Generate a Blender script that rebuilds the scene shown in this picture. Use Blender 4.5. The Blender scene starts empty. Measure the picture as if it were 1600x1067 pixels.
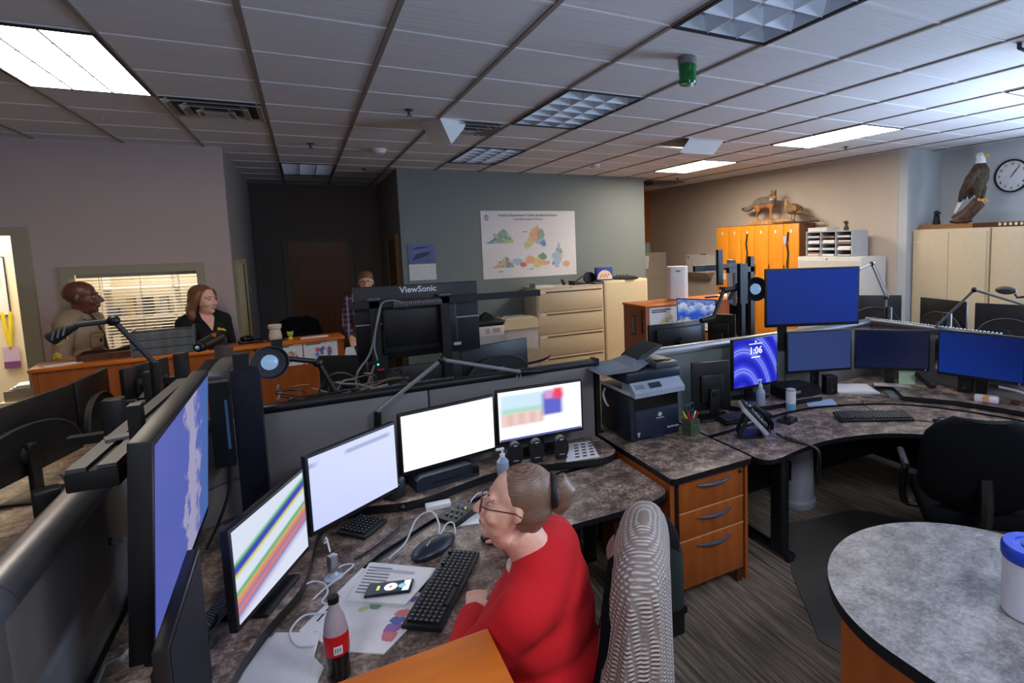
import bpy, bmesh, math, random
from mathutils import Vector, Matrix
random.seed(7)
SC = bpy.context.scene
COL = SC.collection
PI = math.pi

def lin(v):
    v /= 255.0
    return v / 12.92 if v <= .04045 else ((v + .055) / 1.055) ** 2.4

def rgb(h):
    if isinstance(h, str):
        h = h.lstrip('#')
        h = tuple(int(h[i:i + 2], 16) for i in (0, 2, 4))
    return (lin(h[0]), lin(h[1]), lin(h[2]), 1)

# ------------------------------------------------------------------ materials
class NT:
    def __init__(s, name):
        m = bpy.data.materials.new(name)
        m.use_nodes = True
        s.m, s.t = m, m.node_tree
        s.b = s.t.nodes['Principled BSDF']
    def n(s, kind, **kw):
        x = s.t.nodes.new('ShaderNode' + kind)
        for k, v in kw.items():
            setattr(x, k, v)
        return x
    def l(s, a, b):
        s.t.links.new(a, b)
    def coords(s, scale=(1, 1, 1), rot=(0, 0, 0), out='Object'):
        tc = s.n('TexCoord'); mp = s.n('Mapping')
        mp.inputs['Scale'].default_value = scale
        mp.inputs['Rotation'].default_value = rot
        s.l(tc.outputs[out], mp.inputs[0])
        return mp.outputs[0]
    def noise(s, vec, scale=5, detail=4, rough=.55):
        x = s.n('TexNoise')
        x.inputs['Scale'].default_value = scale
        x.inputs['Detail'].default_value = detail
        x.inputs['Roughness'].default_value = rough
        s.l(vec, x.inputs['Vector'])
        return x.outputs['Fac']
    def ramp(s, fac, stops, interp='LINEAR'):
        r = s.n('ValToRGB'); e = r.color_ramp.elements
        r.color_ramp.interpolation = interp
        while len(e) < len(stops):
            e.new(.5)
        for k, (p, c) in enumerate(stops):
            e[k].position = p
            e[k].color = c if not isinstance(c, str) else rgb(c)
        s.l(fac, r.inputs[0])
        return r.outputs[0]
    def mixc(s, fac, a, b, mode='MIX'):
        x = s.n('Mix', data_type='RGBA', blend_type=mode)
        for sock, v in ((x.inputs[0], fac), (x.inputs[6], a), (x.inputs[7], b)):
            if isinstance(v, (int, float, tuple)):
                sock.default_value = v
            else:
                s.l(v, sock)
        return x.outputs[2]
    def math(s, op, a, b=0):
        x = s.n('Math', operation=op)
        for i, v in enumerate((a, b)):
            if isinstance(v, (int, float)):
                x.inputs[i].default_value = v
            else:
                s.l(v, x.inputs[i])
        return x.outputs[0]
    def bump(s, h, strength=.2, dist=.01):
        x = s.n('Bump')
        x.inputs['Strength'].default_value = strength
        x.inputs['Distance'].default_value = dist
        s.l(h, x.inputs['Height'])
        s.l(x.outputs[0], s.b.inputs['Normal'])
    def set(s, **kw):
        for k, v in kw.items():
            s.b.inputs[k.replace('_', ' ')].default_value = v

def plain(name, col, rough=.5, metal=0, var=.06, scale=18, bump=0, spec=.5):
    k = NT(name)
    c = rgb(col)
    f = k.noise(k.coords(), scale, 3)
    lo = tuple(x * (1 - var) for x in c[:3]) + (1,)
    hi = tuple(min(1, x * (1 + var)) for x in c[:3]) + (1,)
    k.l(k.ramp(f, [(.3, lo), (.7, hi)]), k.b.inputs['Base Color'])
    k.set(Roughness=rough, Metallic=metal)
    k.b.inputs['Specular IOR Level'].default_value = spec
    if bump:
        k.bump(k.noise(k.coords(), scale * 6, 2), bump, .002)
    return k.m

def wood(name, dark, light, scale=(2, 2, .25), rough=.35, grain=6):
    k = NT(name)
    v = k.coords(scale)
    n1 = k.noise(v, grain, 5, .6)
    w = k.n('TexWave', wave_type='BANDS', bands_direction='X')
    w.inputs['Scale'].default_value = 1.6
    w.inputs['Distortion'].default_value = 7
    w.inputs['Detail'].default_value = 3
    k.l(v, w.inputs['Vector'])
    f = k.math('ADD', k.math('MULTIPLY', n1, .82), k.math('MULTIPLY', w.outputs['Fac'], .18))
    k.l(k.ramp(f, [(.25, rgb(dark)), (.75, rgb(light))]), k.b.inputs['Base Color'])
    k.set(Roughness=rough)
    return k.m

def emit(name, col, strength=1.0):
    k = NT(name)
    k.set(Base_Color=(0.01, 0.01, 0.01, 1), Roughness=.3)
    k.b.inputs['Emission Color'].default_value = rgb(col)
    k.b.inputs['Emission Strength'].default_value = strength
    return k.m

def screen(name, fn, strength=1.0):
    """lit display: fn(k, u, v) returns a colour socket built from the panel's UVs"""
    k = NT(name)
    tc = k.n('TexCoord'); sp = k.n('SeparateXYZ')
    k.l(tc.outputs['UV'], sp.inputs[0])
    c = fn(k, sp.outputs[0], sp.outputs[1], tc.outputs['UV'])
    k.set(Base_Color=(.008, .008, .01, 1), Roughness=.22)
    k.l(c, k.b.inputs['Emission Color'])
    k.b.inputs['Emission Strength'].default_value = strength
    return k.m

# ------------------------------------------------------------------ mesh builder
class MB:
    def __init__(s):
        s.bm = bmesh.new()
        s.uv = s.bm.loops.layers.uv.new('UVMap')
        s.mi = 0
        s.M = Matrix.Identity(4)
    def _mark(s):
        return len(s.bm.faces), len(s.bm.verts)
    def _fin(s, mk, mat=None):
        s.bm.faces.ensure_lookup_table(); s.bm.verts.ensure_lookup_table()
        for f in s.bm.faces[mk[0]:]:
            f.material_index = s.mi
        m = s.M if mat is None else s.M @ mat
        for v in s.bm.verts[mk[1]:]:
            v.co = m @ v.co
        return s
    def box(s, c, d, rz=0, bev=0, rx=0, ry=0, seg=2):
        mk = s._mark()
        x, y, z = d[0] / 2, d[1] / 2, d[2] / 2
        tb = bmesh.new() if bev else s.bm
        vs = [tb.verts.new((a * x, b * y, e * z)) for a in (-1, 1) for b in (-1, 1) for e in (-1, 1)]
        fs = [tb.faces.new([vs[i] for i in q]) for q in ((0, 1, 3, 2), (4, 6, 7, 5), (0, 4, 5, 1), (2, 3, 7, 6), (0, 2, 6, 4), (1, 5, 7, 3))]
        if bev:
            bev = min(bev, .49 * min(d))
            bmesh.ops.bevel(tb, geom=list(tb.edges), offset=bev, segments=seg, affect='EDGES', profile=.5)
            s._take(tb)
        m = Matrix.Translation(c) @ Matrix.Rotation(rz, 4, 'Z') @ Matrix.Rotation(ry, 4, 'Y') @ Matrix.Rotation(rx, 4, 'X')
        return s._fin(mk, m)
    def _take(s, tb):
        tb.verts.index_update()
        nv = [s.bm.verts.new(v.co) for v in tb.verts]
        for f in tb.faces: s.bm.faces.new([nv[v.index] for v in f.verts])
        tb.free()
    def bb(s, a, b, bev=0):
        return s.box([(p + q) / 2 for p, q in zip(a, b)], [abs(q - p) for p, q in zip(a, b)], 0, bev)
    def loft(s, rings, cap=True, close=True):
        mk = s._mark()
        R = [[s.bm.verts.new(p) for p in r] for r in rings]
        n = len(R[0])
        for a, b in zip(R, R[1:]):
            for i in range(n if close else n - 1):
                j = (i + 1) % n
                try:
                    s.bm.faces.new((a[i], a[j], b[j], b[i]))
                except ValueError:
                    pass
        if cap and close:
            for r, rev in ((R[0], True), (R[-1], False)):
                try:
                    s.bm.faces.new(list(reversed(r)) if rev else r)
                except ValueError:
                    pass
        return s._fin(mk)
    def tube(s, path, r, n=8, cap=True, flat=None):
        P = [Vector(p) for p in path]
        rr = r if isinstance(r, (list, tuple)) else [r] * len(P)
        rings = []
        t = (P[1] - P[0]).normalized()
        u = t.orthogonal().normalized()
        for i, p in enumerate(P):
            if i == 0: tt = P[1] - P[0]
            elif i == len(P) - 1: tt = P[-1] - P[-2]
            else: tt = (P[i + 1] - P[i]).normalized() + (P[i] - P[i - 1]).normalized()
            tt = tt.normalized() if tt.length > 1e-9 else t
            u = (u - tt * u.dot(tt))
            u = u.normalized() if u.length > 1e-6 else tt.orthogonal().normalized()
            w = tt.cross(u)
            rings.append([p + (u * math.cos(2 * PI * k / n) + w * math.sin(2 * PI * k / n) * (flat or 1)) * rr[i] for k in range(n)])
            t = tt
        return s.loft(rings, cap)
    def cyl(s, a, b, r, r2=None, n=20):
        return s.tube([a, b], [r, r if r2 is None else r2], n)
    def lathe(s, prof, c=(0, 0, 0), n=28):
        rings = [[(c[0] + max(r, 1e-4) * math.cos(2 * PI * k / n), c[1] + max(r, 1e-4) * math.sin(2 * PI * k / n), c[2] + z) for k in range(n)] for r, z in prof]
        return s.loft(rings)
    def ball(s, c, r, n=16, R=None):
        if isinstance(r, (int, float)): r = (r, r, r)
        mk = s._mark()
        nv = max(6, n // 2 + 2)
        top, bot = s.bm.verts.new((0, 0, 1)), s.bm.verts.new((0, 0, -1))
        rs = [[s.bm.verts.new((math.sin(PI * j / nv) * math.cos(2 * PI * k / n), math.sin(PI * j / nv) * math.sin(2 * PI * k / n), math.cos(PI * j / nv))) for k in range(n)] for j in range(1, nv)]
        for k in range(n):
            k2 = (k + 1) % n
            s.bm.faces.new((top, rs[0][k], rs[0][k2])); s.bm.faces.new((bot, rs[-1][k2], rs[-1][k]))
            for a, b in zip(rs, rs[1:]): s.bm.faces.new((a[k], b[k], b[k2], a[k2]))
        m = Matrix.Translation(c) @ (R.to_4x4() if R is not None else Matrix.Identity(4)) @ Matrix.Diagonal((r[0], r[1], r[2], 1))
        return s._fin(mk, m)
    def prism(s, poly, z0, z1, bev=0):
        mk = s._mark()
        tb = bmesh.new() if bev else s.bm
        a = [tb.verts.new((x, y, z0)) for x, y in poly]
        b = [tb.verts.new((x, y, z1)) for x, y in poly]
        n = len(poly)
        top = tb.faces.new(b)
        tb.faces.new(list(reversed(a)))
        for i in range(n):
            j = (i + 1) % n
            tb.faces.new((a[i], a[j], b[j], b[i]))
        if bev:
            bmesh.ops.bevel(tb, geom=list(top.edges), offset=bev, segments=2, affect='EDGES', profile=.5)
            s._take(tb)
        return s._fin(mk)
    def quad(s, pts, uvs=((0, 0), (1, 0), (1, 1), (0, 1))):
        mk = s._mark()
        f = s.bm.faces.new([s.bm.verts.new(p) for p in pts])
        if len(pts) == len(uvs):
            for lp, u in zip(f.loops, uvs):
                lp[s.uv].uv = u
        return s._fin(mk)
    def extr(s, poly, y0, y1):
        """polygon in local XZ pulled along Y"""
        M = s.M.copy()
        s.M = M @ Matrix.Rotation(PI / 2, 4, 'X')
        s.prism(poly, -y1, -y0)
        s.M = M
        return s
    def at(s, loc=(0, 0, 0), rz=0, rx=0, ry=0):
        s.M = Matrix.Translation(loc) @ Matrix.Rotation(rz, 4, 'Z') @ Matrix.Rotation(ry, 4, 'Y') @ Matrix.Rotation(rx, 4, 'X')
        return s
    def m(s, i):
        s.mi = i
        return s
    def build(s, name, mats, parent=None, smooth=35):
        bmesh.ops.recalc_face_normals(s.bm, faces=s.bm.faces)
        me = bpy.data.meshes.new(name)
        s.bm.to_mesh(me); s.bm.free()
        for x in (mats if isinstance(mats, (list, tuple)) else [mats]):
            me.materials.append(x)
        if smooth:
            for p in me.polygons: p.use_smooth = True
            me.set_sharp_from_angle(angle=math.radians(smooth))
        o = bpy.data.objects.new(name, me)
        COL.objects.link(o)
        if parent: o.parent = parent
        return o

def tag(o, label=None, cat=None, group=None, kind=None):
    if label: o['label'] = label
    if cat: o['category'] = cat
    if group: o['group'] = group
    if kind: o['kind'] = kind
    return o

def thing(name, label, cat, loc=(0, 0, 0), rz=0, group=None):
    o = bpy.data.objects.new(name, None)
    o.empty_display_size = .05
    COL.objects.link(o)
    o.location = loc; o.rotation_euler = (0, 0, rz)
    return tag(o, label, cat, group)

def one(mb, name, mats, label, cat, loc=(0, 0, 0), rz=0, group=None, smooth=35):
    o = mb.build(name, mats, None, smooth)
    o.location = loc; o.rotation_euler = (0, 0, rz)
    return tag(o, label, cat, group)

def struct(mb, name, mats, parent=None, smooth=35):
    o = mb.build(name, mats, parent, smooth)
    if not parent: o['kind'] = 'structure'
    return o

def dup(root, loc, rz=0, label=None, group=None):
    def cp(o, par):
        c = o.copy(); COL.objects.link(c)
        if par: c.parent = par
        for ch in [x for x in KIDS.get(o.name, [])]:
            cp(ch, c)
        return c
    KIDS = {}
    for x in bpy.data.objects:
        if x.parent: KIDS.setdefault(x.parent.name, []).append(x)
    r = cp(root, None)
    r.location = loc; r.rotation_euler = (0, 0, rz)
    if label: r['label'] = label
    if group: r['group'] = group
    return r

def text_into(mb, s, loc, size, xdir, ydir, align='CENTER', ext=.0006, shear=0, mi=None, bold=0):
    """letters as thin raised faces; xdir runs along the line, ydir up the letters"""
    cu = bpy.data.curves.new('lettering', 'FONT')
    cu.body = s; cu.size = size; cu.align_x = align; cu.align_y = 'CENTER'
    cu.extrude = ext; cu.shear = shear; cu.resolution_u = 2; cu.offset = bold
    o = bpy.data.objects.new('lettering', cu)
    COL.objects.link(o)
    dg = bpy.context.evaluated_depsgraph_get()
    me = bpy.data.meshes.new_from_object(o.evaluated_get(dg))
    bpy.data.objects.remove(o); bpy.data.curves.remove(cu)
    X = Vector(xdir).normalized(); Y = Vector(ydir).normalized(); Z = X.cross(Y)
    M = Matrix((X, Y, Z)).transposed().to_4x4(); M.translation = Vector(loc)
    mk = mb._mark()
    mb.bm.from_mesh(me)
    bpy.data.meshes.remove(me)
    old = mb.mi
    if mi is not None: mb.mi = mi
    mb._fin(mk, M)
    mb.mi = old

def organic(mb, name, mats, parent=None, voxel=.012, smooth=6, paint=None, sub=0):
    """fuse the overlapping shapes in mb into one continuous skin"""
    o = mb.build(name, [mats[0]], None, 0)
    md = o.modifiers.new('fuse', 'REMESH'); md.mode = 'VOXEL'; md.voxel_size = voxel
    if smooth:
        sm = o.modifiers.new('soften', 'SMOOTH'); sm.factor = .5; sm.iterations = smooth
    dg = bpy.context.evaluated_depsgraph_get()
    me = bpy.data.meshes.new_from_object(o.evaluated_get(dg))
    old = o.data
    o.modifiers.clear(); o.data = me
    bpy.data.meshes.remove(old)
    me.materials.clear()
    for x in mats: me.materials.append(x)
    for p in me.polygons:
        p.use_smooth = True
        if paint: p.material_index = paint(p.center)
    if parent: o.parent = parent
    return o

def arc(c, r, a0, a1, n=10, z=None):
    pts = [(c[0] + r * math.cos(a0 + (a1 - a0) * k / n), c[1] + r * math.sin(a0 + (a1 - a0) * k / n)) for k in range(n + 1)]
    return pts if z is None else [(x, y, z) for x, y in pts]

def spline(pts, n=6):
    """smooth path through points"""
    P = [Vector(p) for p in pts]
    P = [P[0] * 2 - P[1]] + P + [P[-1] * 2 - P[-2]]
    out = []
    for i in range(1, len(P) - 2):
        a, b, c, d = P[i - 1:i + 3]
        for k in range(n):
            t = k / n
            out.append(.5 * ((2 * b) + (c - a) * t + (2 * a - 5 * b + 4 * c - d) * t * t + (3 * b - a - 3 * c + d) * t ** 3))
    out.append(P[-2])
    return [tuple(p) for p in out]
# ------------------------------------------------------------------ shared materials
M = {}
M['wall_cream'] = plain('wall paint cream', (188, 170, 163), .8, var=.02, scale=3)
M['wall_gray'] = plain('wall paint sage gray', (118, 128, 126), .55, var=.02, scale=3)
M['wall_tan'] = plain('wall paint tan', (196, 184, 170), .8, var=.02, scale=3)
M['wall_blue_lit'] = plain('wall paint blue lit', (190, 196, 200), .75, var=.02, scale=3)  # bluish light on the column and recess is put into this paint
M['wall_hall'] = plain('hall paint', (136, 128, 124), .8, var=.02, scale=3)
M['wall_orange'] = plain('far wall orange paint', (190, 110, 40), .7, var=.03)
M['office'] = plain('office paint', (228, 216, 190), .8, var=.02)
M['frame'] = plain('putty metal frame', (160, 152, 128), .5, var=.03)
M['black'] = plain('black plastic', (16, 17, 20), .42, var=.15)
M['blackm'] = plain('matte black plastic', (12, 13, 15), .65, var=.15)
M['blackg'] = plain('gloss black plastic', (10, 11, 14), .16, var=.1)
M['navy'] = plain('dark navy plastic', (22, 32, 48), .38, var=.1)
M['dgray'] = plain('dark gray plastic', (52, 54, 58), .5, var=.1)
M['gray'] = plain('gray plastic', (118, 120, 124), .5, var=.08)
M['lgray'] = plain('light gray plastic', (176, 180, 186), .45, var=.05)
M['white'] = plain('white plastic', (222, 222, 224), .4, var=.03)
M['paper'] = plain('paper', (226, 226, 228), .8, var=.03)
M['ink'] = plain('dark ink', (30, 30, 36), .8)
M['alu'] = plain('brushed aluminium', (170, 170, 174), .32, .9, var=.05)
M['alum'] = plain('satin aluminium cap', (150, 150, 154), .36, .75, var=.04)
M['alud'] = plain('dark anodised aluminium', (96, 97, 100), .38, .6, var=.06)
M['chrome'] = plain('chrome', (200, 202, 206), .15, 1, var=.02)
M['beige'] = plain('beige enamel', (206, 190, 158), .5, var=.03)
M['cream'] = plain('cream enamel', (222, 208, 170), .5, var=.03)
M['putty'] = plain('putty enamel', (200, 190, 172), .5, var=.03)
M['offwhite'] = plain('off white enamel', (212, 210, 206), .5, var=.03)
M['red'] = plain('red plastic', (200, 22, 26), .4)
M['blue'] = plain('blue plastic', (22, 62, 190), .4)
M['green'] = plain('green plastic', (24, 110, 52), .4)
M['yellow'] = plain('yellow plastic', (226, 206, 40), .5)
M['orange'] = plain('orange plastic', (226, 98, 26), .5)
M['edge'] = plain('black vinyl desk edge', (14, 16, 22), .38, var=.12)
M['strap'] = plain('strap webbing', (30, 34, 34), .9)
M['skin'] = plain('fair skin', (230, 176, 154), .5, var=.05, scale=30)
M['skin2'] = plain('brown skin', (104, 62, 44), .38, var=.06, scale=30)
M['lips'] = plain('lips', (192, 118, 106), .45)
M['lips2'] = plain('dark lips', (104, 52, 44), .45)
M['wood'] = wood('honey cherry veneer', (146, 72, 27), (172, 92, 38), (2.2, 2.2, .3))  # darkened: the pedestal's shade is put into the veneer colour
M['wood_lit_top'] = wood('honey cherry veneer lit top', (186, 92, 24), (220, 122, 38), (.5, 2.4, 2.4))  # brighter copy for the tops, overhead light put into the colour
M['locker'] = wood('golden oak veneer', (222, 138, 32), (238, 156, 44), (3, 3, .25))
M['dwood'] = wood('dark walnut veneer', (66, 38, 26), (98, 58, 38), (2, 2, .3))
M['door'] = wood('brown door veneer', (128, 76, 42), (140, 86, 48), (2, 2, .2))
def _lam(name, a, b, c):
    k = NT(name)
    v = k.coords((1, 1, 1))
    f = k.math('ADD', k.math('MULTIPLY', k.noise(v, 11, 7, .72), .62), k.math('MULTIPLY', k.noise(v, 70, 4, .7), .38))
    k.l(k.ramp(f, [(.38, rgb(a)), (.5, rgb(b)), (.62, rgb(c))]), k.b.inputs['Base Color'])
    k.set(Roughness=.38)
    return k.m
M['lam'] = _lam('mottled brown gray laminate', (46, 36, 32), (116, 98, 88), (196, 172, 156))
M['lamg'] = _lam('mottled gray laminate', (84, 82, 86), (124, 121, 124), (160, 156, 160))
def _fabric(name, col, var=.12, sc=420):
    k = NT(name); c = rgb(col)
    n = k.noise(k.coords(), sc, 2, .6)
    k.l(k.ramp(n, [(.3, tuple(x * (1 - var) for x in c[:3]) + (1,)), (.7, tuple(min(1, x * (1 + var)) for x in c[:3]) + (1,))]), k.b.inputs['Base Color'])
    k.set(Roughness=.92)
    k.bump(n, .25, .002)
    return k.m
M['panel'] = _fabric('gray panel fabric', (128, 122, 120))
M['panelg'] = _fabric('gray green panel fabric', (112, 118, 116))
M['chairf'] = _fabric('black chair fabric', (8, 9, 14)); M['chairf'].node_tree.nodes['Principled BSDF'].inputs['Specular IOR Level'].default_value = .15
M['shirt'] = _fabric('red knit', (204, 16, 28), .08, 300)
M['polo'] = _fabric('black polo knit', (14, 14, 17), .1, 300)
M['tanc'] = _fabric('tan uniform cloth', (152, 130, 106), .06, 250)
M['darkc'] = _fabric('dark trousers cloth', (34, 32, 36), .1, 250)
M['bag'] = _fabric('dark green bag canvas', (44, 54, 50), .1, 250)
def _carpet():
    k = NT('striped carpet')
    a = k.noise(k.coords((58, 2.2, 1)), 1, 3, .6)
    b = k.noise(k.coords((1.2, 1.2, 1)), 1.5, 2)
    c = k.noise(k.coords((1, 1, 1)), 260, 2)
    f = k.math('ADD', k.math('ADD', k.math('MULTIPLY', a, .62), k.math('MULTIPLY', b, .14)), k.math('MULTIPLY', c, .24))
    k.l(k.ramp(f, [(.36, (58, 50, 44)), (.5, (98, 88, 78)), (.64, (140, 126, 112))] if False else [(.36, rgb((58, 50, 43))), (.5, rgb((108, 95, 82))), (.64, rgb((158, 140, 120)))]), k.b.inputs['Base Color'])
    k.set(Roughness=.95)
    k.bump(c, .3, .004)
    return k.m
M['carpet'] = _carpet()
def _tile():
    k = NT('acoustic ceiling tile')
    s = k.noise(k.coords((.35, 14, 1)), 3, 3, .6)
    f = k.noise(k.coords(), 320, 2)
    t = k.math('ADD', k.math('MULTIPLY', s, .35), k.math('MULTIPLY', f, .65))
    k.l(k.ramp(t, [(.35, rgb((204, 202, 204))), (.65, rgb((224, 223, 226)))]), k.b.inputs['Base Color'])
    k.set(Roughness=.7)
    k.bump(s, .25, .012)
    return k.m
M['tile'] = _tile()
M['tbar'] = plain('ceiling grid enamel', (168, 162, 158), .5, var=.02)
def _glass(name, col=(1, 1, 1, 1), rough=.02):
    k = NT(name)
    k.set(Base_Color=col, Roughness=rough, IOR=1.45)
    k.b.inputs['Transmission Weight'].default_value = 1
    return k.m
M['clear'] = _glass('clear plastic')
M['pane'] = NT('window pane')
def _pane():
    k = M['pane']; t = k.n('BsdfTransparent'); g = k.n('BsdfGlossy'); mx = k.n('MixShader')
    g.inputs['Roughness'].default_value = .03
    mx.inputs[0].default_value = .06
    k.l(t.outputs[0], mx.inputs[1]); k.l(g.outputs[0], mx.inputs[2])
    k.l(mx.outputs[0], k.t.nodes['Material Output'].inputs[0])
    M['pane'] = k.m
_pane()
M['lit'] = emit('lit light diffuser', (255, 250, 240), 4.2)
# ------------------------------------------------------------------ camera
def camera():
    cd = bpy.data.cameras.new('camera'); co = bpy.data.objects.new('camera', cd)
    COL.objects.link(co)
    yaw, pitch, roll, f, cx, cy = .50756, .098442, .027736, 876.0, 964.27, 463.97
    F = Vector((math.sin(yaw) * math.cos(pitch), math.cos(yaw) * math.cos(pitch), -math.sin(pitch)))
    r = Vector((math.cos(yaw), -math.sin(yaw), 0)); d = F.cross(r)
    c, s = math.cos(roll), math.sin(roll)
    R, D = c * r + s * d, -s * r + c * d
    m = Matrix((R, -D, -F)).transposed().to_4x4(); m.translation = (0, 0, 2.0)
    co.matrix_world = m
    cd.sensor_width = 36; cd.lens = f / 1600 * 36
    cd.shift_x = -(cx - 800) / 1600
    cd.shift_y = (cy - 533.5) / 1600
    cd.clip_start = .02
    SC.camera = co
camera()
SC.view_settings.view_transform = 'Standard'
SC.view_settings.look = 'None'
SC.view_settings.gamma = 1
SC.view_settings.use_curve_mapping = False
SC.view_settings.exposure = 0.5
SC.cycles.use_denoising = True
SC.cycles.max_bounces = 6

CZ = 3.05
LX = lambda i: .444 + .61 * i           # ceiling grid lines running away from us
TY = lambda j: 1.76 + .61 * j           # ceiling grid lines running across

# ------------------------------------------------------------------ floor, ceiling
struct(MB().bb((-6, -4, -.1), (9, 11, 0)), 'floor', M['carpet'])
LIGHTS = {(-3, 3): 1, (2, 3): 0, (7, 3): 1, (2, -1): 0, (7, -1): 1, (2, 7): 0, (7, 7): 1, (-1, 10): 0, (-3, -1): 0, (-3, -5): 1, (2, -5): 1}
VENTS = [(-2, 5), (1, 5), (5, 5), (8, 10)]
holes = set()
for (i, j) in LIGHTS:
    holes |= {(i, j), (i, j + 1)}
holes |= {(5, 5)}
def ceiling():
    b = MB()
    for i in range(-11, 14):
        for j in range(-10, 16):
            if (i, j) in holes: continue
            x0, x1, y0, y1 = LX(i), LX(i + 1), TY(j), TY(j + 1)
            b.quad([(x0, y0, CZ), (x0, y1, CZ), (x1, y1, CZ), (x1, y0, CZ)])
    return struct(b, 'ceiling', M['tile'], smooth=0)
ceiling()
b = MB().bb((-6.6, -4.6, 3.28), (9, 11.6, 3.32))
struct(b, 'ceiling_deck', plain('dark plenum', (60, 60, 62), .9), smooth=0)
b = MB()
for i in range(-11, 15):
    if i in (-2, 5, 6) : pass
    b.bb((LX(i) - .012, TY(-10), CZ - .008), (LX(i) + .012, TY(16), CZ + .004))
struct(b, 'trim_1', plain('grid rail brown gray', (132, 120, 112), .5, var=.02), smooth=0)
b = MB()
for j in range(-10, 17):
    for i in range(-11, 14):
        if (i, j - 1) in holes and (i, j) in holes and not (i, j - 2) in holes and (i, j + 1) not in holes and (i, j - 1) in LIGHTS: continue
        b.bb((LX(i) + .012, TY(j) - .009, CZ - .004), (LX(i + 1) - .012, TY(j) + .009, CZ + .004))
struct(b, 'trim_2', plain('grid cross rail lit edge', (226, 226, 230), .4, var=.02), smooth=0)  # cross rails whitened: light on their edges is put into the colour

# ------------------------------------------------------------------ walls
def wall(name, pieces, m):
    b = MB()
    for a, c in pieces: b.bb(a, c)
    return struct(b, name, m, smooth=0)
T = .12
# left wall at y = 6.9 with a doorway and the blinds window
wall('wall_left', [((-6, 6.9, 0), (-3.1, 7.02, CZ)), ((-3.1, 6.9, 2.2), (-2.16, 7.02, CZ)), ((-2.16, 6.9, 0), (-1.89, 7.02, CZ)),
                   ((-1.89, 6.9, 0), (-.91, 7.02, .98)), ((-1.89, 6.9, 1.85), (-.91, 7.02, CZ)), ((-.91, 6.9, 0), (-.64, 7.02, CZ))], M['wall_cream'])
wall('wall_hall_left', [((-.76, 7.02, 0), (-.64, 7.2, CZ)), ((-.76, 7.2, 0), (-.64, 8.3, .3)), ((-.76, 7.2, 1.86), (-.64, 8.3, CZ)), ((-.76, 8.3, 0), (-.64, 10.4, CZ))], M['wall_hall'])
wall('wall_hall_back', [((-.76, 10.4, 0), (1.29, 10.52, CZ))], M['wall_hall'])
wall('wall_hall_right', [((1.17, 8.18, 0), (1.29, 10.4, CZ))], M['wall_hall'])
wall('wall_map', [((1.17, 8.06, 0), (5.05, 8.18, CZ)), ((4.93, 8.18, 0), (5.05, 10.4, CZ))], M['wall_gray'])
wall('wall_back', [((4.93, 10.4, 0), (6.77, 10.52, CZ))], M['wall_orange'])
wall('wall_right', [((6.65, 4.54, 0), (6.77, 10.4, CZ))], M['wall_tan'])
wall('wall_column', [((6.655, 4.42, 0), (7.47, 4.54, CZ))], M['wall_blue_lit'])
wall('wall_recess', [((7.35, 3.0, 0), (7.47, 4.42, CZ)), ((7.35, -4, 0), (7.47, -1.0, CZ)), ((7.35, -1.0, 0), (7.47, 3.0, .9)), ((7.35, -1.0, 2.5), (7.47, 3.0, CZ))], M['wall_blue_lit'])
wall('wall_rear', [((-6, -4.1, 0), (7.47, -4, CZ))], M['wall_cream'])
wall('wall_far_left', [((-6.1, -4, 0), (-6, 11, CZ))], M['wall_cream'])
# lit office behind the left wall
wall('wall_office', [((-6, 8.9, 0), (-.76, 9.0, CZ)), ((-2.12, 7.02, 0), (-2.04, 8.9, CZ)), ((-6, 8.0, 0), (-2.12, 8.08, CZ))], M['office'])
# putty door and window frames
b = MB()
b.bb((-3.1, 6.86, 0), (-3.04, 7.04, 2.2)).bb((-2.21, 6.86, 0), (-2.1, 6.898, 2.27)).bb((-2.21, 6.898, 0), (-2.16, 7.04, 2.2)).bb((-3.15, 6.86, 2.2), (-2.21, 6.898, 2.27))
struct(b, 'trim_3', M['frame'])
b = MB()
for x0, x1, z0, z1 in ((-1.93, -1.87, .94, 1.91), (-.93, -.87, .94, 1.91), (-1.87, -.93, 1.83, 1.91), (-1.87, -.93, .94, 1.0)):
    b.bb((x0, 6.87, z0), (x1, 7.03, z1))
w = struct(b, 'window_1', M['frame'])
pn = MB().quad([(-1.87, 6.99, 1.0), (-.93, 6.99, 1.0), (-.93, 6.99, 1.83), (-1.87, 6.99, 1.83)]).build('pane', M['pane'], w)
b = MB()
for k in range(27):
    z = 1.02 + k * .03
    b.box((-1.4, 7.035, z), (.92, .024, .0016), 0, 0, math.radians(22))
b.bb((-1.86, 7.02, 1.80), (-.94, 7.06, 1.83))
for x in (-1.7, -1.4, -1.1): b.bb((x - .002, 7.02, 1.0), (x + .002, 7.023, 1.8))
tag(b.build('window_blind', plain('blind slats', (216, 210, 200), .5)), 'white slatted blind hanging in the lit window of the left wall', 'blind')
b = MB()
for y0, y1, z0, z1 in ((7.14, 7.2, .3, 1.92), (8.3, 8.36, .3, 1.92), (7.2, 8.3, 1.86, 1.92), (7.2, 8.3, .3, .36)):
    b.bb((-.78, y0, z0), (-.62, y1, z1))
struct(b, 'window_2', plain('yellowed window frame', (178, 166, 122), .5))
b = MB().bb((-.66, 7.2, .36), (-.65, 8.3, 1.86))
struct(b, 'door_2', plain('pale door leaf', (200, 190, 150), .6))
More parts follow.
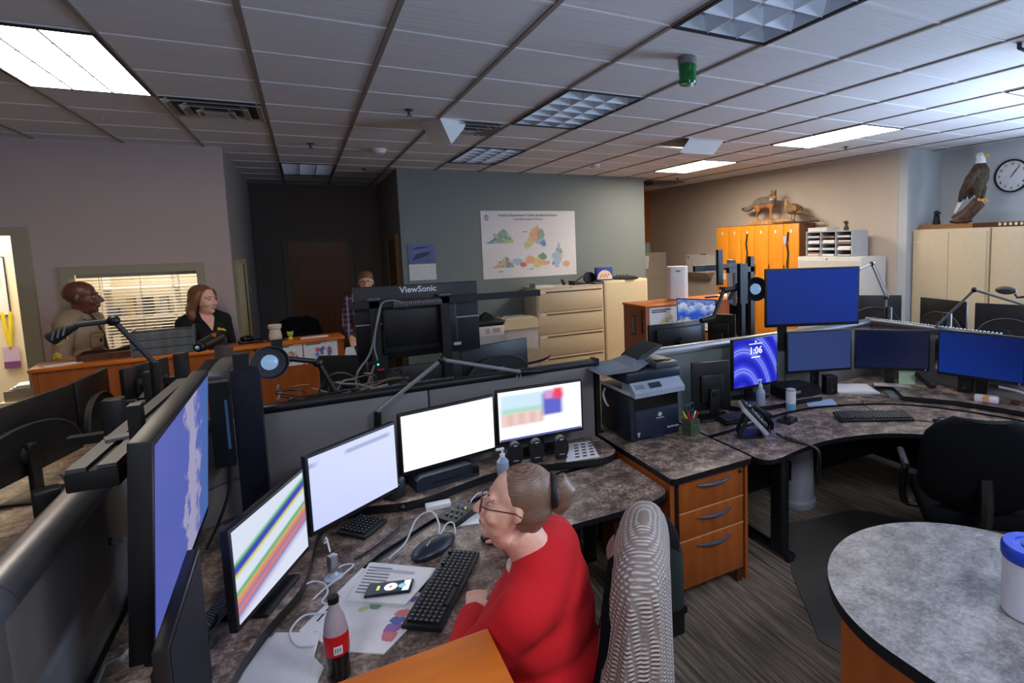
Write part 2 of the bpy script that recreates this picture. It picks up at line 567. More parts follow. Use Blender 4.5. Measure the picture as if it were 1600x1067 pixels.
# wood door at the end of the hall
b = MB().bb((-.20, 10.36, 0), (.66, 10.39, 2.13))
d = struct(b, 'door_1', M['door'])
MB().ball((.58, 10.31, 1.0), .03).cyl((.58, 10.3, 1.0), (.58, 10.36, 1.0), .012).build('door_handle', M['chrome'], d)
b = MB()
for x0, x1, z0, z1 in ((-.27, -.2, 0, 2.2), (.66, .73, 0, 2.2), (-.2, .66, 2.13, 2.2)):
    b.bb((x0, 10.34, z0), (x1, 10.4, z1))
struct(b, 'trim_4', plain('hall door frame', (120, 112, 102), .5))
# doorway in the hall's right wall
b = MB().bb((1.14, 8.34, 0), (1.17, 9.16, 2.12))
struct(b, 'door_3', M['dwood'])
b = MB()
for y0, y1, z0, z1 in ((8.24, 8.34, 0, 2.2), (9.16, 9.24, 0, 2.2), (8.34, 9.16, 2.12, 2.2)):
    b.bb((1.12, y0, z0), (1.17, y1, z1))
struct(b, 'trim_5', plain('olive door frame', (138, 112, 70), .5))
# daylight window in the right wall, outside the picture
b = MB()
for y0, y1, z0, z1 in ((-1.05, -.95, .85, 2.55), (2.95, 3.05, .85, 2.55), (-.95, 2.95, 2.45, 2.55), (-.95, 2.95, .85, .95), (.95, 1.05, .95, 2.45)):
    b.bb((7.33, y0, z0), (7.49, y1, z1))
struct(b, 'window_3', M['white'])
# baseboards
b = MB()
b.bb((1.17, 8.045, 0), (5.05, 8.06, .1)).bb((6.635, 4.42, 0), (6.65, 10.4, .1)).bb((-2.1, 6.885, 0), (-.64, 6.9, .1))
struct(b, 'baseboard_back', M['black'])

# ------------------------------------------------------------------ light
def area(name, loc, size, power, col, rot=(0, 0, 0), spread=PI):
    l = bpy.data.lights.new(name, 'AREA'); l.shape = 'RECTANGLE'
    l.size, l.size_y = size; l.energy = power; l.color = col; l.spread = spread
    o = bpy.data.objects.new(name, l); COL.objects.link(o)
    o.location = loc; o.rotation_euler = rot
    return o
LITP = {(-3, 3): (20, 1), (7, 3): (24, 1), (7, -1): (10, 0), (7, 7): (58, 1), (-3, -5): (30, 0), (2, -5): (40, 0)}
for (i, j), (pw, warm) in LITP.items():
    if j < -1: area('unseen_ceiling_fill', (LX(i) + .305, TY(j) + .61, CZ - .03), (.56, 1.16), pw, (.86, .92, 1))  # added fill behind the camera; these cells hold no fixture
area('unseen_uplight', (5.1, 1.9, 1.75), (.7, .7), 30, (.60, .76, 1), (PI, 0, 0))
area('unseen_uplight', (1.3, -1.3, 1.6), (.7, .7), 60, (.56, .72, 1), (PI, 0, 0))  # added fill behind the camera, tints the ceiling blue; no lamp built
area('window_daylight', (7.9, 1.0, 1.75), (1.6, 3.9), 300, (.50, .70, 1), (0, PI / 2 + .25, 0))
area('office_light', (-1.4, 8.2, 2.9), (.9, .9), 30, (1, .88, .7))
area('corridor_light', (-3.0, 7.5, 2.9), (1.2, .6), 38, (1, .92, .76))
wd = bpy.data.worlds.new('world'); SC.world = wd
wd.use_nodes = True
wd.node_tree.nodes['Background'].inputs[0].default_value = (.30, .42, .62, 1)
wd.node_tree.nodes['Background'].inputs[1].default_value = .6

# ------------------------------------------------------------------ ceiling fixtures
M['parab'] = plain('pale louvre', (222, 230, 240), .35, .1, var=.02)
M['dkbox'] = plain('fixture housing', (206, 214, 222), .6)
M['seam'] = plain('dark frame seam', (30, 28, 28), .6)
def troffer(i, j, on, label, group):
    x, y = LX(i) + .305, TY(j) + .61
    t = thing('ceiling_light', label, 'ceiling light', (x, y, CZ - .012), 0, group)
    b = MB()
    for s_ in (-1, 1):
        b.bb((s_ * .296 - .009, -.605, -.002), (s_ * .296 + .009, .605, .012))
        b.bb((-.287, s_ * .598 - .007, -.002), (.287, s_ * .598 + .007, .012))
    b.build('frame', M['seam'], t)
    if on:
        b = MB().bb((-.285, -.589, 0), (.285, .589, .008))
        pw, warm = LITP[(i, j)]
        b.build('diffuser', emit('lit diffuser', (255, 240, 222) if warm else (238, 246, 255), pw / 2.05), t)
        b = MB()
        for k in (-1, 1): b.bb((k * .095 - .004, -.589, -.003), (k * .095 + .004, .589, 0))
        for k in range(-2, 3): b.bb((-.285, k * .196 - .004, -.003), (.285, k * .196 + .004, 0))
        b.build('louvre', plain('thin louvre', (96, 98, 104), .6), t)
    else:
        b = MB()
        b.bb((-.287, -.591, .16), (.287, .591, .17))
        for s_ in (-1, 1):
            b.bb((s_ * .287 - .003, -.591, .01), (s_ * .287 + .003, .591, .16))
            b.bb((-.287, s_ * .591 - .003, .01), (.287, s_ * .591 + .003, .16))
        b.build('housing', M['dkbox'], t)
        b = MB()
        for k in (-1, 1):
            x0 = k * .095
            b.extr([(x0 - .003, .004), (x0 + .003, .004), (x0 + .03, .085), (x0 - .03, .085)], -.59, .59)
        for k in range(-2, 3):
            y0 = k * .196
            M0 = b.M.copy(); b.M = Matrix.Translation((0, y0, 0)) @ Matrix.Rotation(PI / 2, 4, 'Z')
            b.extr([(-.003, .004), (.003, .004), (.032, .085), (-.032, .085)], -.285, .285)
            b.M = M0
        b.build('louvre', M['parab'], t, 20)
    return t
for (i, j), on in LIGHTS.items():
    lab = {(-3, 3): 'large lit ceiling light panel at the upper left corner', (7, 3): 'lit long ceiling light panel, the nearer one over the right desk',
           (7, 7): 'lit ceiling light panel far back, before the gray wall end', (2, 3): 'unlit louvred ceiling light in the middle of the ceiling',
           (2, -1): 'unlit louvred ceiling light nearest, cut off by the top of view behind the green beacon', (2, 7): 'unlit louvred ceiling light closest to the gray map wall',
           (-1, 10): 'unlit dim louvred ceiling light in the dark hall', (7, -1): 'lit ceiling light panel at the right edge above the hanging sensor',
           }.get((i, j))
    if lab: troffer(i, j, on, lab, 'lit ceiling panels' if on else 'unlit louvred ceiling lights')
    else: struct(MB().bb((LX(i), TY(j), CZ), (LX(i + 1), TY(j + 2), CZ + .01)), 'ceiling_panel', M['tile'])

def vent(x, y, w, d, label):
    t = thing('ceiling_vent', label, 'ceiling vent', (x, y, CZ), 0, 'ceiling air vents')
    MB().bb((-w / 2, -d / 2, -.006), (w / 2, d / 2, -.004)).build('backing', plain('vent dark', (46, 44, 42), .7), t)
    for k in range(3):
        f = 1 - k * .3
        b = MB()
        w2, d2, z = w / 2 * f, d / 2 * f, -.012 - k * .012
        for s_ in (-1, 1):
            b.box((s_ * (w2 - .02), 0, z), (.05, 2 * d2, .004), 0, 0, 0, s_ * .5)
            b.box((0, s_ * (d2 - .02), z), (2 * w2, .05, .004), 0, 0, -s_ * .5)
        b.build('vent_ring', plain('vent enamel', (170, 164, 156), .5), t)
    MB().bb((-w * .13, -d * .13, -.05), (w * .13, d * .13, -.045)).build('vent_center', M['tbar'], t)
vent(LX(-2) + .305, TY(5) + .305, .57, .57, 'square air vent beside the large lit panel at left')
vent(LX(1) + .305, TY(5) + .305, .5, .5, 'square air vent beside the white wedge speaker')
vent(5.75, 8.75, .7, .8, 'dark air vent far back beyond the gray wall end')
# open hole in the ceiling with an air deflector hung under it
t = thing('air_deflector', 'white sheet deflector hanging under an open ceiling hole', 'air deflector', (LX(5), TY(5), CZ))
b = MB()
b.loft([[(.11, .02, -.004), (.56, .02, -.004)], [(.08, .16, -.13), (.53, .16, -.13)]], False, False).loft([[(.11, .024, -.004), (.56, .024, -.004)], [(.08, .164, -.127), (.53, .164, -.127)]], False, False)
for x in (.11, .56): b.cyl((x, .02, .0), (x - .01, .02, -.006), .006)
b.build('deflector_sheet', M['white'], t)
b = MB()
b.bb((.0, .0, .02), (.02, .6, .2)).bb((.59, .0, .02), (.61, .6, .2)).bb((0, 0, .02), (.6, .02, .2)).bb((0, .59, .02), (.6, .61, .2)).bb((0, 0, .2), (.61, .61, .21))
b.build('hole_lining', plain('duct brown', (120, 92, 66), .8), t)
# wedge loudspeaker on the ceiling
t = thing('wedge_speaker', 'white wedge shaped box fixed to the ceiling beside the vent', 'speaker', (1.13, 4.98, CZ), math.radians(20))
MB().extr([(-.13, 0), (.13, 0), (.10, -.06), (-.03, -.20)], -.14, .14).build('cabinet', M['white'], t)
MB().box((.045, 0, -.128), (.15, .24, .004), 0, 0, 0, math.radians(-50)).build('grille', M['lgray'], t)
# green beacon
t = thing('beacon_light', 'green dome beacon hanging from the ceiling', 'beacon', (2.02, 2.72, CZ))
MB().lathe([(.05, 0), (.055, -.01), (.055, -.04), (.05, -.045)]).build('beacon_base', M['gray'], t)
k = NT('green beacon lens'); k.set(Base_Color=rgb((10, 120, 50)), Roughness=.15); k.b.inputs['Transmission Weight'].default_value = .35
MB().lathe([(.052, -.045), (.054, -.06), (.05, -.07), (.049, -.13), (.053, -.14), (.048, -.155), (.001, -.158)]).build('lens', k.m, t)
MB().cyl((-.01, -.03, -.159), (.01, -.03, -.159), .018, .018, 12).build('lens_label', M['paper'], t)
def sprinkler(x, y, label):
    t = thing('sprinkler', label, 'sprinkler', (x, y, CZ), 0, 'ceiling sprinklers')
    MB().lathe([(.035, 0), (.03, -.008), (.012, -.012), (.008, -.04)]).build('escutcheon', M['dgray'], t)
    b = MB().lathe([(.024, -.045), (.024, -.048)]).cyl((.01, 0, -.02), (.01, 0, -.045), .003).cyl((-.01, 0, -.02), (-.01, 0, -.045), .003)
    b.build('deflector', M['chrome'], t)
sprinkler(.79, 4.62, 'sprinkler head on the ceiling left of the wedge speaker')
sprinkler(.145, 6.41, 'sprinkler head just in front of the dark hall light')
sprinkler(.79, 8.2, 'sprinkler head deep in the dark hall ceiling')
sprinkler(5.75, 4.62, 'sprinkler head behind the nearer lit right panel')
sprinkler(5.7, 8.0, 'sprinkler head far back beside the dark vent')
def detector(x, y, r, label):
    t = thing('smoke_detector', label, 'smoke detector', (x, y, CZ), 0, 'ceiling smoke detectors')
    MB().lathe([(r, 0), (r, -.012), (r * .9, -.02)]).build('base', M['white'], t)
    MB().lathe([(r * .85, -.02), (r * .8, -.04), (r * .45, -.055), (.001, -.057)]).build('cover', M['offwhite'], t)
detector(.78, 6.55, .085, 'round white smoke detector before the hall opening')
detector(3.55, 6.9, .075, 'round white smoke detector above the gray map wall')
t = thing('motion_sensor', 'white angled sensor hanging from a short arm at the right edge', 'sensor', (3.62, 1.74, CZ))
MB().cyl((-.02, 0, 0), (-.02, 0, -.03), .012).cyl((-.02, 0, -.03), (.06, -.02, -.05), .01).build('arm', M['dgray'], t)
MB().box((.16, -.06, -.09), (.2, .12, .16), .3, .01, 0, .3).build('sensor_body', M['white'], t)
# ------------------------------------------------------------------ consoles: worktops, partitions, pedestals
def W(t):
    """builder that takes room coordinates for the parts of thing t"""
    b = MB()
    b.M = (Matrix.Translation(t.location) @ Matrix.Rotation(t.rotation_euler.z, 4, 'Z')).inverted()
    return b
def slab(b, poly, z0, z1, top=0, side=1):
    n0 = len(b.bm.faces)
    b.prism(poly, z0, z1)
    b.bm.faces.ensure_lookup_table()
    for f in b.bm.faces[n0:]:
        f.normal_update()
        f.material_index = top if abs(f.normal.z) > .9 else side
    return b
def off(path, d):
    out = []
    for i, p in enumerate(path):
        a = Vector(path[max(0, i - 1)][:2]); c = Vector(path[min(len(path) - 1, i + 1)][:2])
        t = (c - a).normalized()
        out.append((p[0] - t.y * d, p[1] + t.x * d))
    return out
K = 1.036
sc = lambda pts: [(x * K, y * K) for x, y in pts]
lamk = [M['lam'], M['edge']]
# --- the woman's curved desk
ZD = .70
t = thing('workstation_desk', 'curved mottled laminate desk where the woman in red sits', 'desk', (.4, 2.5, 0))
gap = spline([(p[0], p[1], 0) for p in [(-.14, 1.42)] + sc([(-.13, 1.62), (-.10, 1.80), (-.04, 1.98), (.06, 2.19), (.19, 2.36), (.31, 2.455), (.47, 2.57), (.7, 2.675), (.95, 2.72), (1.2, 2.735)]) + [(1.575, 2.86)]], 3)
gap = [p[:2] for p in gap]
front = spline([(p[0], p[1], 0) for p in [(1.575, 2.40), (1.57, 2.36), (1.53, 2.315), (1.43, 2.285)] + sc([(1.2, 2.20), (1.02, 2.205), (.86, 2.20), (.74, 2.14), (.62, 2.02), (.53, 1.88), (.46, 1.70), (.43, 1.55)]) + [(.43, 1.45), (.43, 1.42)]], 3)
front = [p[:2] for p in front]
slab(W(t), list(reversed(gap)) [::-1] + front, ZD - .028, ZD).build('front_worktop', lamk, t)
rg = off(gap, .045)
rg[0] = (rg[0][0], 1.42); rg[-1] = (1.575, rg[-1][1])
slab(W(t), rg + [(1.575, 3.19), (-.30, 3.19), (-.63, 2.95), (-.63, 1.42)], ZD - .028, ZD).build('rear_worktop', lamk, t)
ch = off(gap, .022)
b = W(t)
for a_, c_ in ((0.0, .006),):
    slab(b, off(gap, .002) + list(reversed(off(gap, .043))), ZD - .05, ZD - .012)
b.build('cable_channel', M['edge'], t)
pf = spline([(p[0], p[1], 0) for p in [(-.29, 1.42), (-.285, 1.65), (-.275, 1.9), (-.19, 2.13), (-.10, 2.30), (-.06, 2.50), (-.04, 2.68), (.0, 2.82), (.08, 2.90), (.22, 2.885), (.36, 2.84), (.52, 2.86), (.70, 2.92), (.86, 2.955), (1.0, 2.945), (1.2, 2.88), (1.4, 2.815), (1.5, 2.82), (1.56, 2.88), (1.575, 3.0)]], 3)
pf = [p[:2] for p in pf]
slab(W(t), pf + [(1.575, 3.19), (-.30, 3.19), (-.63, 2.95), (-.63, 1.42)], .712, .75).build('monitor_platform', lamk, t)
for x, y in ((1.45, 2.55), (.0, 1.6), (-.45, 1.6), (1.45, 3.05)): W(t).bb((x - .03, y - .03, 0), (x + .03, y + .03, .672)).build('desk_leg', M['black'], t)
W(t).bb((1.30, 2.42, .62), (1.46, 2.44, .66)).build('height_control', M['dgray'], t)

def panel_run(t, pts, z1, thick, seams, m, seamz=None):
    """fabric panels between seam stations along a straight run"""
    a, c = Vector(pts[0]), Vector(pts[1])
    L = (c - a).length; rz = math.atan2((c - a).y, (c - a).x)
    st = [0] + list(seams) + [L]
    for s0, s1 in zip(st, st[1:]):
        mid = a + (c - a) * ((s0 + s1) / 2 / L)
        for z0, z2 in ([(.05, z1)] if not seamz else [(.05, seamz - .003), (seamz + .003, z1)]):
            W(t).box((mid.x, mid.y, (z0 + z2) / 2), (s1 - s0 - .008, thick, z2 - z0), rz, .006).build('panel', m, t)
def cap_run(t, pts, z, w, h, m, name='cap', rnd=False):
    a, c = Vector(pts[0]), Vector(pts[1])
    L = (c - a).length; rz = math.atan2((c - a).y, (c - a).x); mid = (a + c) / 2
    b = W(t)
    if rnd:
        M0 = b.M.copy()
        b.M = b.M @ Matrix.Translation((mid.x, mid.y, z)) @ Matrix.Rotation(rz + PI / 2, 4, 'Z')
        b.extr([(w / 2 * math.cos(PI * k / 14), h * math.sin(PI * k / 14)) for k in range(15)] + [(-w / 2, -.012), (w / 2, -.012)], -L / 2, L / 2)
        b.M = M0
    else:
        b.box((mid.x, mid.y, z + h / 2), (L, w, h), rz, min(w, h) * .3)
    b.build(name, m, t, 60)
t = thing('desk_partition', 'long gray fabric partition behind the bright monitors', 'partition', (.65, 3.24, 0))
panel_run(t, ((-.28, 3.24), (1.60, 3.24)), 1.2, .05, (.84,), M['panel'])
cap_run(t, ((-.28, 3.24), (1.62, 3.24)), 1.2, .07, .04, M['black'])
W(t).bb((1.605, 3.205, 0), (1.635, 3.275, 1.245)).build('end_post', M['black'], t)
W(t).cyl((1.40, 3.205, 1.10), (1.40, 3.185, 1.10), .018, .014, 14).build('hook_button', M['lgray'], t)
t = thing('desk_partition', 'angled gray corner partition panel behind the black corner pole', 'partition', (-.46, 3.09, 0))
panel_run(t, ((-.66, 2.95), (-.28, 3.24)), 1.2, .05, (), M['panel'], .92)
cap_run(t, ((-.66, 2.95), (-.28, 3.24)), 1.2, .075, .04, M['alud'], rnd=True)
t = thing('desk_partition', 'gray partition with a rounded metal cap along the left side', 'partition', (-.69, 1.7, 0))
panel_run(t, ((-.69, .5), (-.69, 2.95)), 1.2, .05, (1.28,), M['panel'])
cap_run(t, ((-.70, .5), (-.70, 1.775)), 1.2, .115, .055, M['alum'], rnd=True)
cap_run(t, ((-.70, 1.785), (-.70, 2.96)), 1.2, .115, .055, M['alum'], 'cap', True)

# --- pedestal with the three drawers
t = thing('drawer_pedestal', 'wooden three drawer pedestal under the printer counter', 'drawer unit', (1.9, 2.8, 0))
slab(W(t), [(1.605, 2.36), (1.625, 2.345), (2.15, 2.345), (2.165, 2.36), (2.165, 3.24), (2.03, 3.24), (2.03, 3.36), (1.66, 3.36), (1.66, 3.20), (1.605, 3.20)], .715, .748).build('worktop', lamk, t)
W(t).bb((1.605, 2.37, 0), (1.632, 3.18, .714)).build('side_panel', M['wood'], t)
W(t).bb((1.64, 2.385, 0), (1.66, 3.16, .714)).build('side_panel', M['black'], t)
W(t).bb((2.14, 2.385, 0), (2.16, 3.16, .714)).build('side_panel', M['wood'], t)
b = W(t); b.bb((1.665, 2.40, .10), (2.135, 3.15, .71)); b.build('carcass', M['dwood'], t)
for z0, z1 in ((.535, .712), (.375, .530), (.09, .370)):
    dr = W(t).bb((1.667, 2.375, z0), (2.115, 2.395, z1), .003).build('drawer', M['wood'], t)
    W(t).bb((1.667, 2.373, z1 - .006), (2.115, 2.378, z1)).build('drawer_lip', plain('pale veneer edge', (214, 150, 100), .5), dr)
    hz = z1 - .045
    p = [(1.78 + .24 * k / 10, 2.37 - .03 * math.sin(PI * k / 10) - .004, hz) for k in range(11)]
    W(t).tube(p, [.004 + .006 * math.sin(PI * k / 10) for k in range(11)], 8).build('handle', plain('blue gray handle', (92, 108, 132), .3, .5), dr)
W(t).cyl((2.09, 2.376, .675), (2.09, 2.37, .675), .011, n=14).build('lock', M['black'], t)
W(t).bb((2.08, 2.39, 0), (2.115, 2.42, .09)).build('foot', M['dwood'], t)
# side filler between the woman's desk and pedestal
# --- right console
t = thing('workstation_desk', 'curved mottled laminate desk of the empty right workstation', 'desk', (3.0, 2.6, 0))
gap = spline([(x, y, 0) for x, y in [(2.19, 2.735), (2.36, 2.745), (2.55, 2.765), (2.86, 2.813), (3.1, 2.81), (3.316, 2.757), (3.58, 2.635), (3.79, 2.47), (3.96, 2.18), (4.052, 1.838), (4.09, 1.4), (4.10, .9)]], 3)
gap = [p[:2] for p in gap]
front = spline([(x, y, 0) for x, y in [(3.62, .9), (3.60, 1.3), (3.55, 1.65), (3.446, 1.907), (3.192, 2.16), (2.95, 2.27), (2.713, 2.31), (2.5, 2.30), (2.34, 2.27), (2.25, 2.265), (2.20, 2.29), (2.185, 2.34)]], 3)
front = [p[:2] for p in front]
slab(W(t), gap + front, .717, .745).build('front_worktop', lamk, t)
rg = off(gap, .045)
slab(W(t), rg + [(4.42, .9), (4.42, 3.22), (2.19, 3.22)], .717, .745).build('rear_worktop', lamk, t)
slab(W(t), off(gap, .002) + list(reversed(off(gap, .043))), .70, .733).build('cable_channel', M['edge'], t)
pf = spline([(x, y, 0) for x, y in [(2.7, 2.98), (2.95, 2.935), (3.15, 2.93), (3.33, 2.90), (3.38, 2.90), (3.42, 2.95)]], 4)
slab(W(t), [p[:2] for p in pf] + [(3.52, 3.2), (2.6, 3.2)], .755, .785).build('monitor_platform', lamk, t)
pf = spline([(x, y, 0) for x, y in [(3.86, 2.56), (4.05, 2.27), (4.14, 1.98), (4.19, 1.6), (4.2, .9)]], 4)
slab(W(t), [p[:2] for p in pf] + [(4.42, .9), (4.42, 2.75), (4.05, 2.78)], .755, .785).build('monitor_platform', lamk, t)
for x, y in ((2.5, 2.47), (4.25, 1.1)):
    W(t).bb((x - .035, y - .05, .03), (x + .035, y + .05, .70), .012).bb((x - .03, y - .11, .02), (x + .03, y + .5, .05), .01).cyl((x, y - .08, 0), (x, y - .08, .03), .03).build('desk_leg', M['black'], t)
W(t).bb((2.40, 2.40, .67), (2.52, 2.46, .715), .008).build('height_control', M['gray'], t)
b = W(t)
b.bb((2.2, 3.18, .03), (4.38, 3.21, .71)).bb((4.36, .9, .03), (4.39, 3.18, .71))
b.build('modesty_panel', M['blackm'], t)
t = thing('desk_partition', 'gray green partition with a bright metal cap behind the printer', 'partition', (2.8, 3.3, 0))
panel_run(t, ((2.06, 3.29), (3.36, 3.29)), 1.195, .05, (), M['panelg'])
cap_run(t, ((2.05, 3.29), (3.36, 3.29)), 1.2, .075, .042, M['alu'], rnd=True)
W(t).cyl((2.20, 3.255, 1.10), (2.20, 3.235, 1.10), .018, .014, 14).build('hook_button', M['white'], t)
t = thing('desk_partition', 'gray partition with a metal cap behind the right blue monitors', 'partition', (4.0, 3.3, 0))
panel_run(t, ((3.37, 3.29), (4.45, 3.29)), 1.195, .05, (), M['panel'])
cap_run(t, ((3.37, 3.29), (4.45, 3.29)), 1.2, .075, .042, M['alud'], rnd=True)
t = thing('desk_partition', 'gray partition running toward us at the right edge of the right desk', 'partition', (4.45, 2.0, 0))
panel_run(t, ((4.45, .6), (4.45, 3.26)), 1.195, .05, (1.2,), M['panel'])
cap_run(t, ((4.45, .6), (4.45, 3.30)), 1.2, .075, .042, M['alud'], rnd=True)
W(t).bb((4.41, 2.60, .9), (4.425, 2.66, 1.15)).build('panel_clip', M['chrome'], t)
# --- desk behind the long partition, desk left of the left partition, desk right of the right partition
t = thing('workstation_desk', 'hidden desk behind the long partition carrying the monitor backs', 'desk', (.8, 3.8, 0))
slab(W(t), [(-.28, 3.28), (1.58, 3.28), (1.62, 4.5), (1.1, 4.65), (.0, 4.45), (-.5, 4.1), (-.6, 3.6)], .717, .745).build('worktop', lamk, t)
for x, y in ((-.4, 3.7), (1.5, 3.5), (1.5, 4.3)): W(t).bb((x - .03, y - .03, 0), (x + .03, y + .03, .717)).build('desk_leg', M['black'], t)
t = thing('workstation_desk', 'cluttered desk left of the left partition under the monitor backs', 'desk', (-1.3, 3.0, 0))
slab(W(t), [(-.73, 1.2), (-.73, 3.0), (-.62, 3.3), (-.62, 5.2), (-1.7, 5.2), (-1.62, 3.4), (-1.7, 1.2)], .717, .745).build('worktop', lamk, t)
for x, y in ((-.8, 1.4), (-.8, 5.0), (-1.6, 5.0)): W(t).bb((x - .03, y - .03, 0), (x + .03, y + .03, .717)).build('desk_leg', M['black'], t)
t = thing('workstation_desk', 'far right desk in front of the beige cabinets', 'desk', (5.3, 3.2, 0))
slab(W(t), [(4.5, .8), (6.1, .8), (6.2, 3.4), (5.9, 4.3), (4.5, 4.3)], .717, .745).build('worktop', lamk, t)
for x, y in ((4.6, 1.0), (4.6, 4.1), (6.0, 1.0), (5.8, 4.1)): W(t).bb((x - .03, y - .03, 0), (x + .03, y + .03, .717)).build('desk_leg', M['black'], t)
t = thing('half_round_table', 'small half round tan table beside the beige file cabinet', 'table', (2.15, 6.2, 0))
slab(W(t), [(1.55, 6.55)] + arc((1.95, 6.1), .48, .85, -PI / 2 - .4, 16) + [(1.4, 5.9)], .715, .745).build('tabletop', [plain('tan laminate', (140, 118, 100), .4, var=.12), M['edge']], t)
W(t).cyl((1.95, 6.1, .02), (1.95, 6.1, .715), .04).cyl((1.95, 6.1, 0), (1.95, 6.1, .03), .26).build('pedestal_foot', M['black'], t)
# --- round ended island in the foreground
t = thing('island_table', 'round ended gray laminate island table in the right foreground', 'table', (1.97, .6, 0))
poly = arc((1.975, .985), .515, 0, PI, 40) + [(1.46, .8), (1.455, .1), (2.5, .1)]
slab(W(t), poly, .705, .747).build('tabletop', [M['lamg'], M['edge']], t)
b = W(t); b.bb((1.50, .15, 0), (1.525, 1.20, .704)); b.build('side_panel', M['wood'], t)
W(t).bb((1.86, .15, 0), (2.44, 1.19, .704)).bb((1.525, .15, 0), (1.86, .8, .704)).build('base_cabinet', M['wood'], t)
W(t).bb((1.525, .15, .05), (1.86, 1.18, .07)).bb((1.525, .15, .36), (1.86, 1.18, .38)).build('shelf', M['wood'], t)
W(t).bb((1.515, 1.16, 0), (1.535, 1.20, .704)).build('post', M['wood'], t)
for k in range(6):
    one(MB().box((0, 0, .14), (.008, .21, .28), 0, 0, 0, -.12), 'magazine', [plain('magazine cover', (random.choice((190, 60, 90, 220)), 160, 170), .4)], 'thin magazine leaning on the island shelf', 'magazine', (1.56 + .016 * k, 1.02, .385), 0, 'magazines on the island shelf')
# wooden cabinet top nearest to us
t = thing('wood_cabinet', 'orange wood cabinet top in the foreground below the bottle', 'cabinet', (.0, 1.15, 0))
W(t).bb((-.5, .95, .975), (.353, 1.385, 1.0), .003).build('cabinet_top', M['wood_lit_top'], t)
W(t).bb((-.49, .96, 0), (.343, 1.375, .975)).build('cabinet_body', M['wood'], t)

# ------------------------------------------------------------------ monitors
def monitor(L, R, zb, zt, zf, scr, label, group=None, back='plain', bez=.012, depth=.028, foot=True, logo=None, led=False):
    """L, R: lower corners seen from the screen side; screen faces local -y"""
    L, R = Vector(L), Vector(R)
    c = (L + R) / 2; w = (R - L).length; h = zt - zb
    t = thing('monitor', label, 'monitor', (c.x, c.y, zf), math.atan2((R - L).y, (R - L).x), group)
    z0 = zb - zf
    b = MB().bb((-w / 2, 0, z0), (w / 2, depth, z0 + h), .004)
    b.build('housing', M['black'], t)
    x = w / 2 - bez; a, e = z0 + bez * 1.7, z0 + h - bez
    MB().quad([(-x, -.0012, a), (x, -.0012, a), (x, -.0012, e), (-x, -.0012, e)]).build('screen', scr, t, 0)
    if led: MB().box((w / 2 - .03, -.002, z0 + bez * .8), (.006, .002, .004)).build('power_led', emit('blue led', (60, 80, 255), 3), t)
    if back == 'arch':
        b = MB()
        b.extr([(-w * .47, z0 + .01)] + [(w * .47 * math.cos(PI - PI * k / 20), z0 + .01 + h * .66 * math.sin(PI * k / 20) ** .7) for k in range(21)] + [(w * .47, z0 + .01)], depth, depth + .03)
        b.ball((0, depth + .03, z0 + h * .3), (.055, .03, .055), 16)
        b.build('back_cover', M['blackm'], t)
        b = MB()
        b.tube([(w * .47 * math.cos(PI - PI * k / 20), depth + .028, z0 + .01 + h * .66 * math.sin(PI * k / 20) ** .7) for k in range(1, 20)], .007, 6)
        b.build('back_ridge', M['dgray'], t)
    elif back == 'box':
        b = MB()
        b.box((0, depth + .018, z0 + h * .5), (w * .8, .036, h * .72), 0, .014)
        b.cyl((0, depth + .03, z0 + h * .42), (0, depth + .07, z0 + h * .42), .045, .03)
        b.build('back_cover', M['black'], t)
    else:
        MB().box((0, depth + .012, z0 + h * .45), (w * .6, .03, h * .6), 0, .012).build('back_cover', M['black'], t)
    if foot:
        b = MB()
        b.box((0, depth + .05, (z0 + h * .4) / 2 + .01), (.07, .025, z0 + h * .4), 0, .006)
        b.box((0, depth + .04, z0 + h * .38), (.06, .05, .06), 0, .01)
        b.build('stand', M['black'], t)
        MB().box((0, depth + .03, .008), (.24, .16, .015), 0, .006).build('stand_base', M['black'], t)
    return t
# ------------------------------------------------------------------ display pictures
def uvmix(k, u, v, kx, ky, c=0):
    return k.math('ADD', k.math('ADD', k.math('MULTIPLY', u, kx), k.math('MULTIPLY', v, ky)), c)
def s_flat(c, c2=None):
    def f(k, u, v, uv):
        return k.ramp(uvmix(k, u, v, .5, .5), [(0, rgb(c)), (1, rgb(c2 or c))])
    return f
def s_stripes(k, u, v, uv):
    f = uvmix(k, u, v, -.28, 1.0, .17)
    W_, G, B, Y, O, P = (214, 222, 240), (70, 170, 92), (62, 62, 180), (206, 210, 90), (222, 120, 84), (130, 122, 180)
    st = [(0, W_), (.16, W_), (.22, (196, 190, 220)), (.27, P), (.32, O), (.36, P), (.40, O), (.46, (190, 170, 120)), (.50, G), (.54, W_), (.64, W_), (.68, Y), (.72, B), (.77, B), (.80, G), (.85, W_), (1, W_)]
    return k.ramp(f, [(p, rgb(c)) for p, c in st])
def s_doc(k, u, v, uv):
    base = k.ramp(uvmix(k, u, v, .4, .6), [(0, rgb((196, 204, 244))), (1, rgb((214, 220, 250)))])
    band = k.ramp(v, [(.0, (0, 0, 0, 1)), (.84, (0, 0, 0, 1)), (.87, (1, 1, 1, 1)), (.90, (1, 1, 1, 1)), (.93, (0, 0, 0, 1))])
    lim = k.ramp(u, [(.02, (1, 1, 1, 1)), (.12, (0, 0, 0, 1)), (.36, (0, 0, 0, 1)), (.42, (1, 1, 1, 1)), (.9, (1, 1, 1, 1)), (.96, (0, 0, 0, 1))])
    m = k.math('MULTIPLY', k.math('MULTIPLY', band, lim), .55)
    return k.mixc(m, base, rgb((110, 118, 170)))
